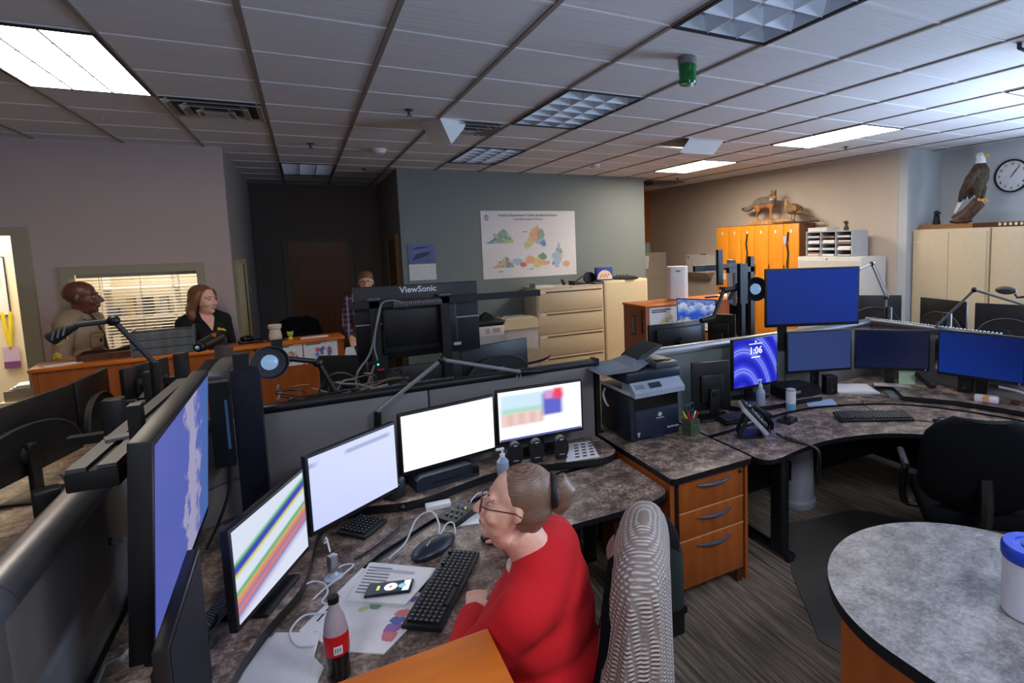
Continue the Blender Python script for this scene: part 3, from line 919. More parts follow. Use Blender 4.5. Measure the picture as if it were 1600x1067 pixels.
def s_table(k, u, v, uv):
    def box(u0, u1, v0, v1, s=.03):
        a = k.ramp(u, [(max(0, u0 - s), (0, 0, 0, 1)), (u0 + s, (1, 1, 1, 1)), (u1 - s, (1, 1, 1, 1)), (min(1, u1 + s), (0, 0, 0, 1))])
        c = k.ramp(v, [(max(0, v0 - s), (0, 0, 0, 1)), (v0 + s, (1, 1, 1, 1)), (v1 - s, (1, 1, 1, 1)), (min(1, v1 + s), (0, 0, 0, 1))])
        return k.math('MULTIPLY', a, c)
    c = k.mixc(box(.02, .58, .60, .92), rgb((246, 248, 255)), rgb((196, 220, 236)))
    c = k.mixc(box(.02, .54, .52, .64), c, rgb((168, 210, 190)))
    c = k.mixc(box(.02, .53, .28, .54), c, rgb((214, 180, 168)))
    w = k.n('TexWave', wave_type='BANDS', bands_direction='X'); w.inputs['Scale'].default_value = 2.4
    k.l(uv, w.inputs[0])
    c = k.mixc(k.math('MULTIPLY', k.math('MULTIPLY', box(.02, .53, .28, .54), w.outputs['Fac']), .35), c, rgb((236, 220, 224)))
    c = k.mixc(box(.52, .76, .40, .86), c, rgb((92, 96, 190)))
    c = k.mixc(box(.54, .66, .74, .92), c, rgb((200, 150, 200)))
    c = k.mixc(box(.65, .77, .72, .94), c, rgb((226, 70, 90)))
    c = k.mixc(box(0, 1, -.1, .035, .012), c, rgb((40, 46, 150)))
    return c
def s_map(k, u, v, uv):
    n = k.noise(uv, 5, 6, .65)
    land = k.ramp(uvmix(k, n, u, .55, .75, -.2), [(.42, (0, 0, 0, 1)), (.46, (1, 1, 1, 1)), (.60, (1, 1, 1, 1)), (.66, (0, 0, 0, 1))])
    c = k.mixc(land, rgb((96, 108, 196)), rgb((176, 172, 206)))
    sea = k.ramp(uvmix(k, n, u, .4, .8, -.1), [(.7, (0, 0, 0, 1)), (.8, (1, 1, 1, 1))])
    return k.mixc(sea, c, rgb((80, 116, 186)))
def s_bloom(k, u, v, uv):
    mp = k.n('Mapping'); mp.inputs['Location'].default_value = (-.25, .1, 0); mp.inputs['Scale'].default_value = (1.1, .7, 1); mp.inputs['Rotation'].default_value = (0, 0, .5)
    k.l(uv, mp.inputs[0])
    w = k.n('TexWave', wave_type='RINGS', rings_direction='Z'); w.inputs['Scale'].default_value = 1.1; w.inputs['Distortion'].default_value = 2.5; w.inputs['Detail'].default_value = 0; w.inputs['Detail Scale'].default_value = .6
    k.l(mp.outputs[0], w.inputs[0])
    return k.ramp(w.outputs['Fac'], [(0, rgb((26, 30, 190))), (.55, rgb((52, 60, 226))), (.85, rgb((92, 104, 244))), (.97, rgb((150, 165, 255))), (1, rgb((60, 70, 230)))])
def s_mount(k, u, v, uv):
    n = k.noise(uv, 4.5, 6, .6)
    f = uvmix(k, v, n, 1.0, .9, -.45)
    c = k.ramp(f, [(.12, rgb((226, 200, 130))), (.25, rgb((190, 180, 130))), (.36, rgb((66, 110, 200))), (.5, rgb((40, 76, 190))), (.62, rgb((120, 160, 226))), (.76, rgb((206, 216, 232))), (.9, rgb((120, 140, 200)))])
    return k.mixc(k.ramp(k.noise(uv, 9, 3), [(.5, (0, 0, 0, 1)), (.56, (.55, .55, .55, 1))]), c, rgb((24, 60, 190)))
S = {}
S['stripes'] = screen('screen stripes', s_stripes, 0.72)
S['doc'] = screen('screen lilac page', s_doc, 0.76)
S['white'] = screen('screen white page', s_flat((248, 250, 255), (255, 255, 255)), 1.08)
S['table'] = screen('screen table page', s_table, 0.83)
S['map'] = screen('screen sea map', s_map, 0.54)
S['bloom'] = screen('screen blue bloom', s_bloom, 0.65)
S['blue'] = screen('screen blue', s_flat((0, 36, 118), (0, 48, 150)), 0.61)
S['slate'] = screen('screen slate', s_flat((44, 64, 118), (40, 58, 112)), 0.61)
S['navy'] = screen('screen navy', s_flat((3, 14, 52), (3, 14, 46)), 0.61)
S['royal'] = screen('screen royal', s_flat((4, 44, 130), (0, 22, 86)), 0.61)
S['mount'] = screen('screen mountains', s_mount, 0.58)
S['off'] = M['blackg']
# the woman's four screens
monitor((-.267, 2.067), (-.061, 2.519), .79, 1.132, .75, S['stripes'], 'monitor with coloured diagonal stripes, leftmost of the four lit ones')
t = monitor((-.053, 2.598), (.338, 2.889), .80, 1.150, .75, S['doc'], 'monitor with a pale lilac page between the striped and white screens', foot=False)
MB().box((0, .19, .12), (.07, .025, .24), 0, .006).box((0, .11, .20), (.06, .16, .05), 0, .008).box((0, .19, .008), (.2, .1, .015), 0, .005).build('stand', M['black'], t)
monitor((.362, 2.973), (.89, 3.071), .83, 1.155, .75, S['white'], 'monitor with a plain white page, third of the four lit ones', foot=False)
monitor((.899, 3.072), (1.432, 3.046), .85, 1.171, .75, S['table'], 'monitor with a blurred coloured table, beside the printer')
# bezel stickers
for (x, y, rz, ws) in ((1.04, 3.064, -.05, .05), (1.16, 3.058, -.05, .05), (1.28, 3.052, -.05, .05)):
    pass
# side screens on the left partition rail
t = monitor((-.406, 1.752), (-.406, 2.705), .965, 1.54, .965, S['map'], 'big dark framed monitor seen edge-on with a blue map', foot=False, depth=.05, bez=.018)
t.rotation_euler.x = .08
MB().box((-.05, .075, .42), (.12, .05, .12), 0, .01).build('wall_mount', M['black'], t)
monitor((-.30, 1.40), (-.307, 1.855), .80, 1.195, .75, plain('matte dark screen', (10, 14, 30), .6, spec=.2), 'dark switched off monitor seen edge-on at the bottom left')
# right console
monitor((2.682, 3.115), (3.13, 3.115), .88, 1.265, .785, S['bloom'], 'monitor with a violet blue swirl and the time, beside the printer counter')
monitor((3.266, 3.153), (3.783, 2.959), .923, 1.258, .745, S['slate'], 'slate blue monitor under the big upper blue monitor', led=False)
monitor((3.866, 2.996), (4.258, 2.607), .912, 1.2405, .745, S['navy'], 'very dark navy monitor with a green note below it', led=True)
monitor((4.206, 2.517), (4.33, 1.97), .9165, 1.261, .745, S['royal'], 'royal blue monitor at the right edge of the picture', led=True)
t = monitor((3.10, 3.215), (3.79, 2.90), 1.30, 1.757, 1.30, S['blue'], 'large deep blue monitor raised above the others on a pole', foot=False, bez=.014)
MB().box((-.22, .07, .1), (.06, .06, .6), 0, .006).build('mount_bar', M['black'], t)
# time read-out on the swirl screen
b = MB()
text_into(b, '1:06', (2.905, 3.112, 1.16), .075, (1, 0, 0), (0, 0, 1), bold=.001)
b.box((2.905, 3.112, 1.112), (.085, .0008, .008))
b.box((2.905, 3.112, 1.213), (.13, .0008, .006)).box((2.905, 3.112, 1.228), (.014, .0008, .012))
mon_bloom = [o for o in bpy.data.objects if o.get('label', '').startswith('monitor with a violet')][0]
for v in b.bm.verts: v.co = Vector((v.co.x - mon_bloom.location.x, v.co.y - mon_bloom.location.y, v.co.z - mon_bloom.location.z))
b.build('clock_readout', emit('white readout', (236, 238, 255), 1), mon_bloom, 0)
# dark screen turned away beside the printer
monitor((2.60, 3.06), (2.32, 3.14), .80, 1.14, .745, S['off'], 'black monitor turned away just right of the printer', back='plain')
# backs beyond the long partition
t = monitor((1.085, 4.08), (.268, 4.08), 1.25, 1.745, 1.25, S['off'], 'large black monitor back with lettering and a silver line', foot=False, depth=.05)
b = MB()
b.box((0, .053, .245), (.815, .006, .007)); b.build('trim_line', M['lgray'], t)
b = MB(); text_into(b, 'ViewSonic', (.0, .0512, .462), .058, (-1, 0, 0), (0, 0, 1), bold=.0012)
b.build('lettering', M['white'], t, 0)
MB().box((.0, .06, .12), (.5, .03, .16), 0, .01).build('back_cover', M['blackm'], t)
b = MB()
for k in range(18): b.box((.06 - .014 * k, .054, .375), (.005, .004, .035))
b.build('vent_slots', M['gray'], t)
MB().box((.14, .064, .055), (.05, .004, .022)).box((-.24, .075, .06), (.05, .004, .02)).build('sticker', M['lgray'], t)
monitor((.335, 4.10), (.055, 4.28), .93, 1.285, .745, S['off'], 'black monitor back at the left under the large lettered one', back='arch')
monitor((.93, 4.0), (.40, 4.0), .86, 1.2, .745, S['off'], 'black monitor back directly under the large lettered one', back='arch')
monitor((1.519, 4.287), (.949, 4.113), .93, 1.25, .745, S['off'], 'curved teal tinged black monitor back right of the lettered one', back='arch')
# backs on the left desk
monitor((-1.27, 4.43), (-1.50, 3.60), .86, 1.25, .745, S['off'], 'long black monitor back nearest on the left desk', back='arch')
monitor((-1.235, 4.95), (-1.265, 4.46), .86, 1.25, .745, S['off'], 'black monitor back second on the left desk', back='arch')
monitor((-.93, 5.10), (-1.10, 4.72), .92, 1.26, .745, S['off'], 'narrow black monitor seen edge-on behind the left desk backs', back='plain')
# backs beyond the right console
monitor((5.95, 4.0), (5.55, 4.40), .88, 1.30, .745, S['off'], 'black monitor back behind the big blue monitor at right', back='arch')
monitor((5.80, 3.17), (5.92, 3.73), .88, 1.30, .745, S['off'], 'black monitor back, middle of the three by the beige cabinets', back='arch')
monitor((5.93, 2.55), (5.78, 3.09), .88, 1.30, .745, S['off'], 'black monitor back, rightmost of the three by the beige cabinets', back='arch')
# ------------------------------------------------------------------ reception counter and the things on it
CR = math.radians(5.3)
def cpt(s, d, z=1.15):          # along the counter front, back from it
    return (-1.88 + s * math.cos(CR) - d * math.sin(CR), 5.89 + s * math.sin(CR) + d * math.cos(CR), z)
t = thing('reception_counter', 'long orange wood counter in front of the officer and the woman in black', 'counter', cpt(0, 0, 0), CR)
MB().bb((-.02, -.02, 1.12), (2.19, .31, 1.15), .004).build('countertop', M['wood_lit_top'], t)
for k in range(3): MB().bb((.03 + .71 * k, 0, .02), (.73 + .71 * k, .02, 1.118)).build('front_panel', M['wood'], t)
for x in (0, 2.15): MB().bb((x, 0, 0), (x + .028, .29, 1.118)).build('end_panel', M['wood'], t)
b = MB().bb((.03, .26, .02), (2.15, .28, 1.1)); b.build('back_panel', M['wood'], t)

PC = [M['paper'], M['ink']] + [plain('map tint', c, .7) for c in ((120, 150, 196), (196, 206, 140), (150, 180, 160), (226, 176, 140), (170, 196, 216), (216, 200, 140), (150, 110, 170), (206, 120, 130), (90, 110, 180), (110, 160, 120))]
def blob(b, cx, cz, rx, rz, mi, n=11, y=-.001):
    pts = []
    for k in range(n):
        a = 2 * PI * k / n; j = random.uniform(.72, 1.12)
        pts.append((cx + rx * math.cos(a) * j, y, cz + rz * math.sin(a) * j))
    b.m(mi).quad(pts, ())
def patch(b, pts, mi, y=-.001):
    b.m(mi).quad([(x, y, z) for x, z in pts], ())
def small_map(b, w, h, x0, z0, two=True):
    b.m(0).bb((x0, 0, z0), (x0 + w, .0015, z0 + h))
    for k in range(10):
        blob(b, x0 + w * random.uniform(.35, .8), z0 + h * random.uniform(.2, .62), w * .07, h * .12, random.choice((2, 5, 7, 8, 9, 10, 11)), 8, -.0004 * (k + 1))
    for q, (a, l) in enumerate(((.90, .6), (.83, .45))): b.m(1).bb((x0 + w * .06, -.0008, z0 + h * (a - .02)), (x0 + w * (.06 + l), 0, z0 + h * (a + .02)))
for s0, w_, lab in ((1.60, .22, 'printed map sheet on the counter front, left of two'), (1.83, .29, 'printed map sheet with coloured districts, right one on the counter front')):
    b = MB(); small_map(b, w_, .22, 0, 0)
    one(b, 'map_sheet', PC, lab, 'map', cpt(s0, -.003, .92), CR, 'map sheets on the counter front', 0)
# letter tray, paper, crate, mug, warmer
t = thing('letter_tray', 'brown wooden tray on the counter before the officer', 'tray', cpt(.24, .10), CR)
MB().bb((0, 0, 0), (.34, .012, .055)).bb((0, .22, 0), (.34, .232, .055)).bb((0, .012, 0), (.012, .22, .055)).bb((.328, .012, 0), (.34, .22, .055)).bb((.012, .012, 0), (.328, .22, .008)).build('tray_box', M['dwood'], t)
MB().extr([(.34, .055), (.34, .085), (.31, .08), (.2, .055)], .2, .214).extr([(0, .055), (.13, .085), (.16, .055)], .2, .214).build('raised_back', M['dwood'], t)
one(MB().box((0, 0, .002), (.22, .12, .003), .5), 'paper_sheet', M['paper'], 'white paper on the counter left of the wooden tray', 'paper', cpt(.16, .08, 1.15))
t = thing('slatted_crate', 'gray slatted crate on the counter left of the woman in black', 'crate', cpt(.60, .02), CR)
for z in (.005, .072, .139):
    MB().bb((0, 0, z), (.40, .012, z + .055)).build('slat', M.setdefault("crate", wood('gray painted wood', (74, 80, 82), (104, 110, 112))), t)
for z in (.005, .072, .139): MB().bb((0, .27, z), (.40, .282, z + .055)).build('slat', M['crate'], t)
MB().bb((.40, 0, 0), (.415, .282, .215)).build('end_board', M['crate'], t)
MB().bb((-.015, 0, 0), (0, .282, .215)).build('end_board', M['crate'], t)
MB().bb((0, .012, 0), (.40, .27, .006)).build('crate_floor', M['crate'], t)
t = thing('wax_warmer', 'cream ceramic wax warmer on the counter', 'wax warmer', cpt(1.62, .17))
MB().lathe([(.07, 0), (.078, .01), (.078, .012), (.001, .014)]).build('saucer', M['dgray'], t)
MB().lathe([(.05, .012), (.056, .03), (.052, .07), (.045, .10), (.047, .115), (.056, .122), (.058, .15), (.052, .156), (.048, .15), (.044, .13), (.001, .128)]).build('jar', plain('cream crackle ceramic', (206, 196, 176), .4, var=.12, scale=60), t)
t = thing('desk_phone', 'small black gloss phone base on the counter left of the warmer', 'phone', cpt(1.42, .2), CR)
MB().box((0, 0, .014), (.2, .13, .028), 0, .01).build('base', M['blackg'], t)
MB().ball((-.03, 0, .045), (.055, .05, .03)).build('dome', M['blackg'], t)
t = thing('toy_figure', 'tiny yellow green figure beside the wax warmer', 'figurine', cpt(1.74, .13))
MB().lathe([(.014, 0), (.02, .012), (.016, .03), (.001, .034)]).build('body', M['yellow'], t)
MB().ball((0, 0, .055), (.026, .022, .024)).ball((.02, 0, .075), .009).ball((-.02, 0, .075), .009).build('head', plain('lime plastic', (170, 190, 70), .5), t)
one(MB().box((0, 0, .006), (.24, .06, .012), 0, .003), 'paper_stack', M['paper'], 'white papers lying on the counter right of the toy figure', 'papers', cpt(1.94, .10), CR)
t = thing('office_chair', 'black chair back behind the counter in the hall', 'chair', (-.1, 7.6, 0))
MB().extr([(-.24, .78), (-.25, 1.0), (-.2, 1.17), (-.1, 1.22), (.1, 1.22), (.2, 1.17), (.25, 1.0), (.24, .78)], -.03, .04).build('backrest', M['chairf'], t)
MB().box((0, -.2, .5), (.5, .48, .09), 0, .03).build('seat', M['chairf'], t)
MB().bb((-.03, -.02, .5), (.03, .02, .85)).cyl((0, -.2, .1), (0, -.2, .46), .03).build('post', M['black'], t)
for k in range(5): MB().cyl((0, -.2, .1), (.28 * math.cos(1.256 * k), -.2 + .28 * math.sin(1.256 * k), .03), .025).build('leg', M['black'], t)
one(MB().box((0, 0, .05), (.14, .1, .1), .2, .008), 'speaker_box', M['black'], 'small black box speaker on the counter in front of the woman in black', 'speaker', cpt(1.17, .06))
one(MB().extr([(-.1, 0), (.1, 0), (.02, .32), (-.04, .32)], 0, .02), 'paper_sheet', M['paper'], 'white sheet standing left of the large lettered monitor back', 'paper', (.30, 5.15, .86), .1)
t = thing('side_table', 'small table hidden behind the lettered monitor', 'table', (.35, 5.2, 0))
MB().bb((-.3, -.25, .83), (.3, .25, .855)).build('tabletop', M['lam'], t)
for x in (-.27, .27):
    for y in (-.22, .22): MB().bb((x - .02, y - .02, 0), (x + .02, y + .02, .83)).build('table_leg', M['black'], t)

# ------------------------------------------------------------------ beige cabinets at the gray wall
t = thing('file_cabinet', 'beige lateral file cabinet with four wide drawers', 'file cabinet', (3.40, 7.77, 0))
MB().bb((-.535, -.26, 0), (.535, .27, 1.365)).build('carcass', M['putty'], t)
for k in range(4):
    z = .04 + .325 * k
    d = MB().bb((-.515, -.275, z), (.515, -.255, z + .315), .004).build('drawer', M['beige'], t)
    MB().bb((-.40, -.279, z + .275), (.50, -.274, z + .295)).build('finger_pull', plain('shadowed slot', (96, 84, 68), .6), d)
    MB().bb((-.49, -.279, z + .27), (-.40, -.274, z + .297)).build('label_holder', M['paper'], d)
MB().cyl((.0, -.268, 1.345), (.0, -.262, 1.345), .009).build('lock', M['dgray'], t)
t = thing('storage_cabinet', 'plain cream cabinet right of the beige file cabinet', 'cabinet', (4.345, 7.78, 0))
MB().bb((-.385, -.27, 0), (.385, .26, 1.41), .004).build('body', M['cream'], t)
MB().bb((-.365, -.276, .04), (.365, -.27, 1.38)).build('door', M['cream'], t)
t = thing('paper_shredder', 'cream topped gray paper shredder left of the beige file cabinet', 'shredder', (2.56, 7.5, 0))
MB().bb((-.24, -.16, .03), (.24, .24, .84), .01).build('bin', plain('pale shredder gray', (186, 182, 182), .5), t)
MB().extr([(-.25, .84), (.25, .84), (.25, .93), (.22, .985), (-.22, .985), (-.25, .93)], -.18, .25).build('head', M['cream'], t)
MB().bb((-.17, -.08, .985), (.17, .12, .99)).build('feed_slot', M['lgray'], t)
MB().bb((-.2, .12, .985), (-.16, .2, .995)).bb((.15, .12, .985), (.2, .2, .995)).build('control', M['dgray'], t)
t = thing('white_printer', 'small white printer with a black top left of the shredder', 'printer', (2.13, 7.45, 0))
MB().bb((-.2, -.2, .8), (.16, .2, .93), .01).build('body', M['white'], t)
MB().bb((-.2, -.2, .93), (.16, .2, 1.0), .02).build('lid', M['black'], t)
MB().bb((-.1, -.203, .83), (-.04, -.2, .9)).bb((0, -.203, .84), (.1, -.2, .9)).build('label', plain('pale print', (190, 170, 160), .6), t)
MB().bb((-.24, -.22, 0), (.16, .22, .8)).build('cart', M['lgray'], t)
one(MB().extr([(-.09, 0), (.09, 0), (.06, .06), (.0, .1), (-.08, .05)], -.06, .06), 'tape_dispenser', M['blackm'], 'lumpy black thing on top of the white printer', 'tape dispenser', (2.11, 7.45, 1.0))
zt = 1.366
t = thing('desk_phone', 'black desk phone with loose handset on the file cabinet', 'phone', (3.62, 7.75, zt), .1)
MB().extr([(-.1, 0), (.1, 0), (.1, .02), (-.1, .06)], -.09, .09).build('base', M['black'], t)
MB().tube([(-.26, -.04, .015), (-.26, 0, .07), (-.24, .05, .085), (-.2, .06, .07), (-.2, .02, .015)], .016, 8).build('handset', M['black'], t)
MB().box((.02, .0, .075), (.2, .02, .012), .2, 0, 0, -.5).build('stand', M['black'], t)
t = thing('paper_tray', 'white paper tray on the left end of the file cabinet', 'tray', (3.02, 7.72, zt))
MB().bb((-.12, -.12, 0), (.15, .12, .02)).build('sheets', M['paper'], t)
MB().extr([(-.14, 0), (-.12, 0), (-.12, .06), (-.13, .06)], -.12, .12).build('side', M['lgray'], t)
b = MB().bb((-.13, -.05, 0), (.13, .05, .20), .002).m(1)
b.quad([(.125 * math.cos(PI * k / 16), -.0505, .02 + .14 * math.sin(PI * k / 16)) for k in range(17)], ())
for k in range(9): b.m(2 + k % 2).ball((-.07 + .017 * k, -.047, .05 + .02 * (k % 3)), (.02, .006, .014), 8)
one(b, 'snack_box', [plain('snack box blue', (34, 60, 160), .4), plain('snack label', (230, 214, 190), .5), M['orange'], plain('toast', (200, 140, 70), .6)], 'blue printed food box on the cabinets below the map', 'box', (4.03, 7.66, 1.412), -.12)
one(MB().cyl((0, -.03, .09), (0, .03, .09), .09, n=20).bb((-.05, -.03, 0), (.05, .03, .03)), 'desk_fan', M['black'], 'round black thing left of the blue food box', 'fan', (3.84, 7.78, zt))
one(MB().bb((-.11, -.08, 0), (.11, .08, .025), .003), 'notebook', plain('olive cover', (96, 90, 70), .6), 'flat olive notebook in front of the blue food box', 'notebook', (3.90, 7.62, zt), .2)
t = thing('network_router', 'flat black router with short studs on the cream cabinet', 'router', (4.42, 7.72, 1.412))
MB().lathe([(.001, 0), (.24, .002), (.24, .012), (.18, .04), (.001, .045)], n=24).build('body', M['black'], t)
for k in range(4): MB().cyl((-.12 + .06 * k, 0, .04), (-.12 + .06 * k, 0, .075), .008).build('stud', M['black'], t)
# wall map and calendar
t = thing('wall_map', 'large white poster with pale coloured state maps on the gray wall', 'poster', (2.268, 8.054, 1.505))
b = MB().m(0).bb((0, 0, 0), (1.49, .003, .99))
R_ = random.Random(3)
def va(cx, cz, w, h, cols, skew=.4):
    """a state outline cut into districts"""
    n = len(cols)
    top = [(-.5, -.30), (-.38, -.22), (-.25, -.08), (-.12, .12), (.0, .34), (.14, .5), (.26, .36), (.36, .12), (.46, -.02), (.5, -.3)]
    for k in range(len(top) - 1):
        (xa, za), (xb, zb) = top[k], top[k + 1]
        patch(b, [(cx + xa * w, cz - .32 * h), (cx + xb * w, cz - .32 * h), (cx + xb * w, cz + zb * h), (cx + xa * w, cz + za * h)], cols[k * n // 9], -.0012)
    for k in range(14):
        blob(b, cx + w * R_.uniform(-.2, .38), cz + h * R_.uniform(-.25, .2), w * .06, h * .09, R_.choice(cols), 7, -.0016 - .0002 * k)
va(.27, .60, .42, .26, (2, 2, 4, 4, 3, 3, 3))
va(.30, .22, .34, .20, (5, 7, 2, 4))
for (cx, cz, rx, rz, c) in ((.80, .62, .07, .11, 5), (.74, .54, .06, .08, 7), (.69, .48, .05, .05, 3), (.90, .63, .08, .09, 4), (.90, .54, .09, .06, 6), (.95, .50, .05, .05, 2), (.86, .72, .04, .05, 5),
                            (1.17, .27, .09, .11, 6), (1.20, .37, .06, .07, 4), (1.14, .20, .07, .05, 2), (1.23, .30, .04, .02, 7), (1.32, .18, .06, .05, 5), (1.20, .45, .025, .06, 6),
                            (.72, .26, .09, .07, 5), (.85, .22, .09, .09, 7), (.93, .30, .08, .06, 11), (.95, .21, .09, .04, 5), (.62, .19, .06, .04, 9), (.52, .24, .08, .06, 6)):
    blob(b, cx, cz, rx, rz, c, 13, -.0012 - random.random() * .001)
b.m(2).ball((.085, -.001, .89), (.03, .002, .045), 10).m(7).ball((.085, -.002, .885), (.018, .002, .026), 10)
text_into(b, 'Virginia Department of Game & Inland Fisheries', (.72, -.002, .925), .048, (1, 0, 0), (0, 0, 1), shear=.3, mi=1)
text_into(b, 'Law Enforcement Districts', (.72, -.002, .868), .042, (1, 0, 0), (0, 0, 1), shear=.3, mi=1)
for x, z, s_ in ((.26, .10, 'Region 1'), (.74, .12, 'Region 2'), (1.16, .14, 'Region 4'), (.66, .68, 'Statewide')):
    b.m(1).bb((x - .035, -.0014, z - .004), (x + .035, 0, z + .004))
o = b.build('sheet', PC, t, 0)
t = thing('wall_calendar', 'wall calendar with a blue picture above the lettered monitor back', 'calendar', (1.25, 8.05, 1.545))
b = MB().m(0).bb((0, .0, .225), (.355, .006, .495))
b.m(1).quad([(.05, -.001, .27), (.10, -.001, .36), (.17, -.001, .375), (.30, -.001, .39), (.27, -.001, .35), (.18, -.001, .31)], ())
b.m(1).quad([(.03, -.001, .42), (.12, -.001, .455), (.30, -.001, .46), (.2, -.001, .435)], ())
b.build('picture', [plain('calendar blue', (96, 110, 160), .4, var=.25, scale=6), plain('calendar plane', (48, 56, 90), .5)], t, 0)
b = MB().m(0).bb((0, 0, 0), (.355, .005, .222))
for k in range(5): b.m(1).bb((.02, -.001, .03 + .036 * k), (.335, 0, .032 + .036 * k))
b.m(1).bb((.30, -.001, .2), (.32, 0, .208))
b.build('month_page', [M['paper'], M['gray']], t, 0)

# ------------------------------------------------------------------ wood credenza and the air cleaner
t = thing('wood_credenza', 'orange wood credenza carrying the white air cleaner', 'cabinet', (4.1, 5.72, 0))
MB().bb((-.70, -.27, 1.225), (1.0, .27, 1.25), .003).build('cabinet_top', M['wood_lit_top'], t)
MB().bb((-.69, -.255, 0), (.99, .255, 1.225)).build('body', M['wood'], t)
MB().bb((-.694, -.02, .88), (-.69, .07, 1.12)).build('side_window', plain('dark window rim', (40, 34, 34), .4), t)
MB().bb((-.696, -.01, .9), (-.694, .06, 1.1)).build('side_glass', M['gray'], t)
MB().tube([(-.70, -.19, 1.20), (-.715, -.21, 1.1), (-.715, -.21, 1.0), (-.70, -.19, .92)], .009).build('side_handle', M['black'], t)
b = MB(); small_map(b, .46, .32, 0, 0)
one(b, 'map_sheet', PC, 'printed map sheet on the wood credenza under the air cleaner', 'map', (3.46, 5.461, .90), 0, None, 0)
t = thing('air_cleaner', 'tall white air cleaner standing on the wood credenza', 'air purifier', (4.10, 5.80, 1.25), -.5)
MB().prism([(x * .13, y * .10) for x, y in [(math.copysign(abs(math.cos(a)) ** .5, math.cos(a)), math.copysign(abs(math.sin(a)) ** .5, math.sin(a))) for a in [2 * PI * k / 32 for k in range(32)]]], .015, .42, .008).build('body', M['white'], t)
MB().bb((-.1, -.08, 0), (.1, .08, .015)).build('foot', M['gray'], t)
MB().bb((-.03, -.102, .355), (.03, -.099, .375)).build('display', M['gray'], t)
one(MB().box((0, 0, .01), (.2, .05, .02), .1, .004), 'remote_control', M['black'], 'thin black remote on the credenza right of the air cleaner', 'remote', (4.55, 5.68, 1.25))
one(MB().box((0, 0, .004), (.3, .2, .008), .1), 'paper_stack', M['paper'], 'papers on the credenza behind the pole lamp', 'papers', (4.85, 5.74, 1.25))
# ------------------------------------------------------------------ far right wall: lockers, sorter, cabinets
def xside(t, front=True): pass
t = thing('locker_bank', 'bank of six tall golden wood lockers along the right wall', 'lockers', (6.3, 6.78, 0))
MB().bb((.02, -.93, 0), (.34, .93, 2.2)).build('carcass', M['door'], t)
for k in range(6):
    y0 = -.93 + .31 * k
    d = MB().bb((0, y0 + .004, .04), (.02, y0 + .306, 2.19), .002).build('door', M['locker'], t)
    MB().bb((-.002, y0 + .14, 2.06), (0, y0 + .17, 2.11)).build('number_tag', M['paper'], d)
    MB().tube([(-.004, y0 + .29, 1.58), (-.012, y0 + .285, 1.5), (-.004, y0 + .29, 1.42)], .008, 6).build('pull', M['dwood'], d)
for z, m_, lab in ((1.30, M['white'], 'white round sticker on the leftmost golden locker'), (1.12, M['ink'], 'upper dark name plate on the leftmost golden locker'), (1.02, M['ink'], 'lower dark name plate on the leftmost golden locker')):
    one(MB().bb((-.004, -.09, 0), (0, .09, .05 if m_ is M['ink'] else .10)).bb((-.005, -.05, .015), (-.004, .05, .03)), 'locker_sign', [m_], lab, 'sign', (6.298, 7.56, z))
for y0, lab in ((6.93, 'black lanyard hanging on the fourth golden locker'), (6.05, 'black strap with a pale badge hanging on the locker nearest the sorter')):
    t = thing('hanging_strap', lab, 'strap', (6.29, y0, 1.45))
    MB().tube([(0, .0, .62), (-.01, .02, .45), (0, .0, .3), (-.01, .015, .15), (0, .01, 0)], .012, 6).build('strap', M['strap'], t)
    if y0 < 6.5: MB().box((-.015, .04, .5), (.01, .07, .12), .2).build('badge', plain('violet card', (190, 180, 214), .5), t)
t = thing('white_cabinet', 'white metal cabinet under the mail sorter', 'cabinet', (6.1, 5.16, 0))
MB().bb((0, -.50, 0), (.5, .52, 1.72), .004).build('body', M['offwhite'], t)
MB().bb((-.006, -.48, .05), (0, .50, 1.67)).build('door', M['offwhite'], t)
MB().cyl((-.006, .02, 1.69), (.0, .02, 1.69), .01).build('lock', M['dgray'], t)
t = thing('mail_sorter', 'white pigeonhole sorter stuffed with papers on the white cabinet', 'mail sorter', (6.2, 5.25, 1.72))
b = MB()
for k in range(4): b.bb((0, -.375 + .25 * k - .006, 0), (.32, -.375 + .25 * k + .006, .34))
b.bb((.31, -.375, 0), (.32, .375, .34)).bb((0, -.375, .33), (.32, .375, .345))
b.build('case', M['lgray'], t)
for k in range(4): MB().bb((0, -.37, .002 + .083 * k), (.31, .37, .007 + .083 * k)).build('shelf', M['lgray'], t)
for c_ in range(3):
    for r_ in range(4):
        for q in range(random.randint(1, 2)):
            one(MB().box((0, 0, .012 + .004 * q), (.22, .19, .012 + .02 * random.random()), random.uniform(-.06, .06)), 'letter_stack', [random.choice((M['paper'], M['paper'], plain('kraft paper', (150, 110, 86), .8)))], 'papers lying in one hole of the white sorter', 'papers', (6.31 + .02 * q, 5.0 + .25 * c_ + .004 * q, 1.729 + .083 * r_ + .016 * q), 0, 'papers in the pigeonholes')
one(MB().bb((-.13, -.16, 0), (.13, .16, .05)), 'paper_stack', M['offwhite'], 'white boxes on the left end of the sorter top', 'box', (6.36, 5.46, 2.066))
one(MB().lathe([(.03, 0), (.035, .03), (.02, .06), (.012, .08)]).ball((0, 0, .10), .028).ball((-.03, 0, .11), (.03, .012, .01)), 'figurine', M['dgray'], 'small dark figurine on the mail sorter', 'figurine', (6.34, 5.07, 2.066))
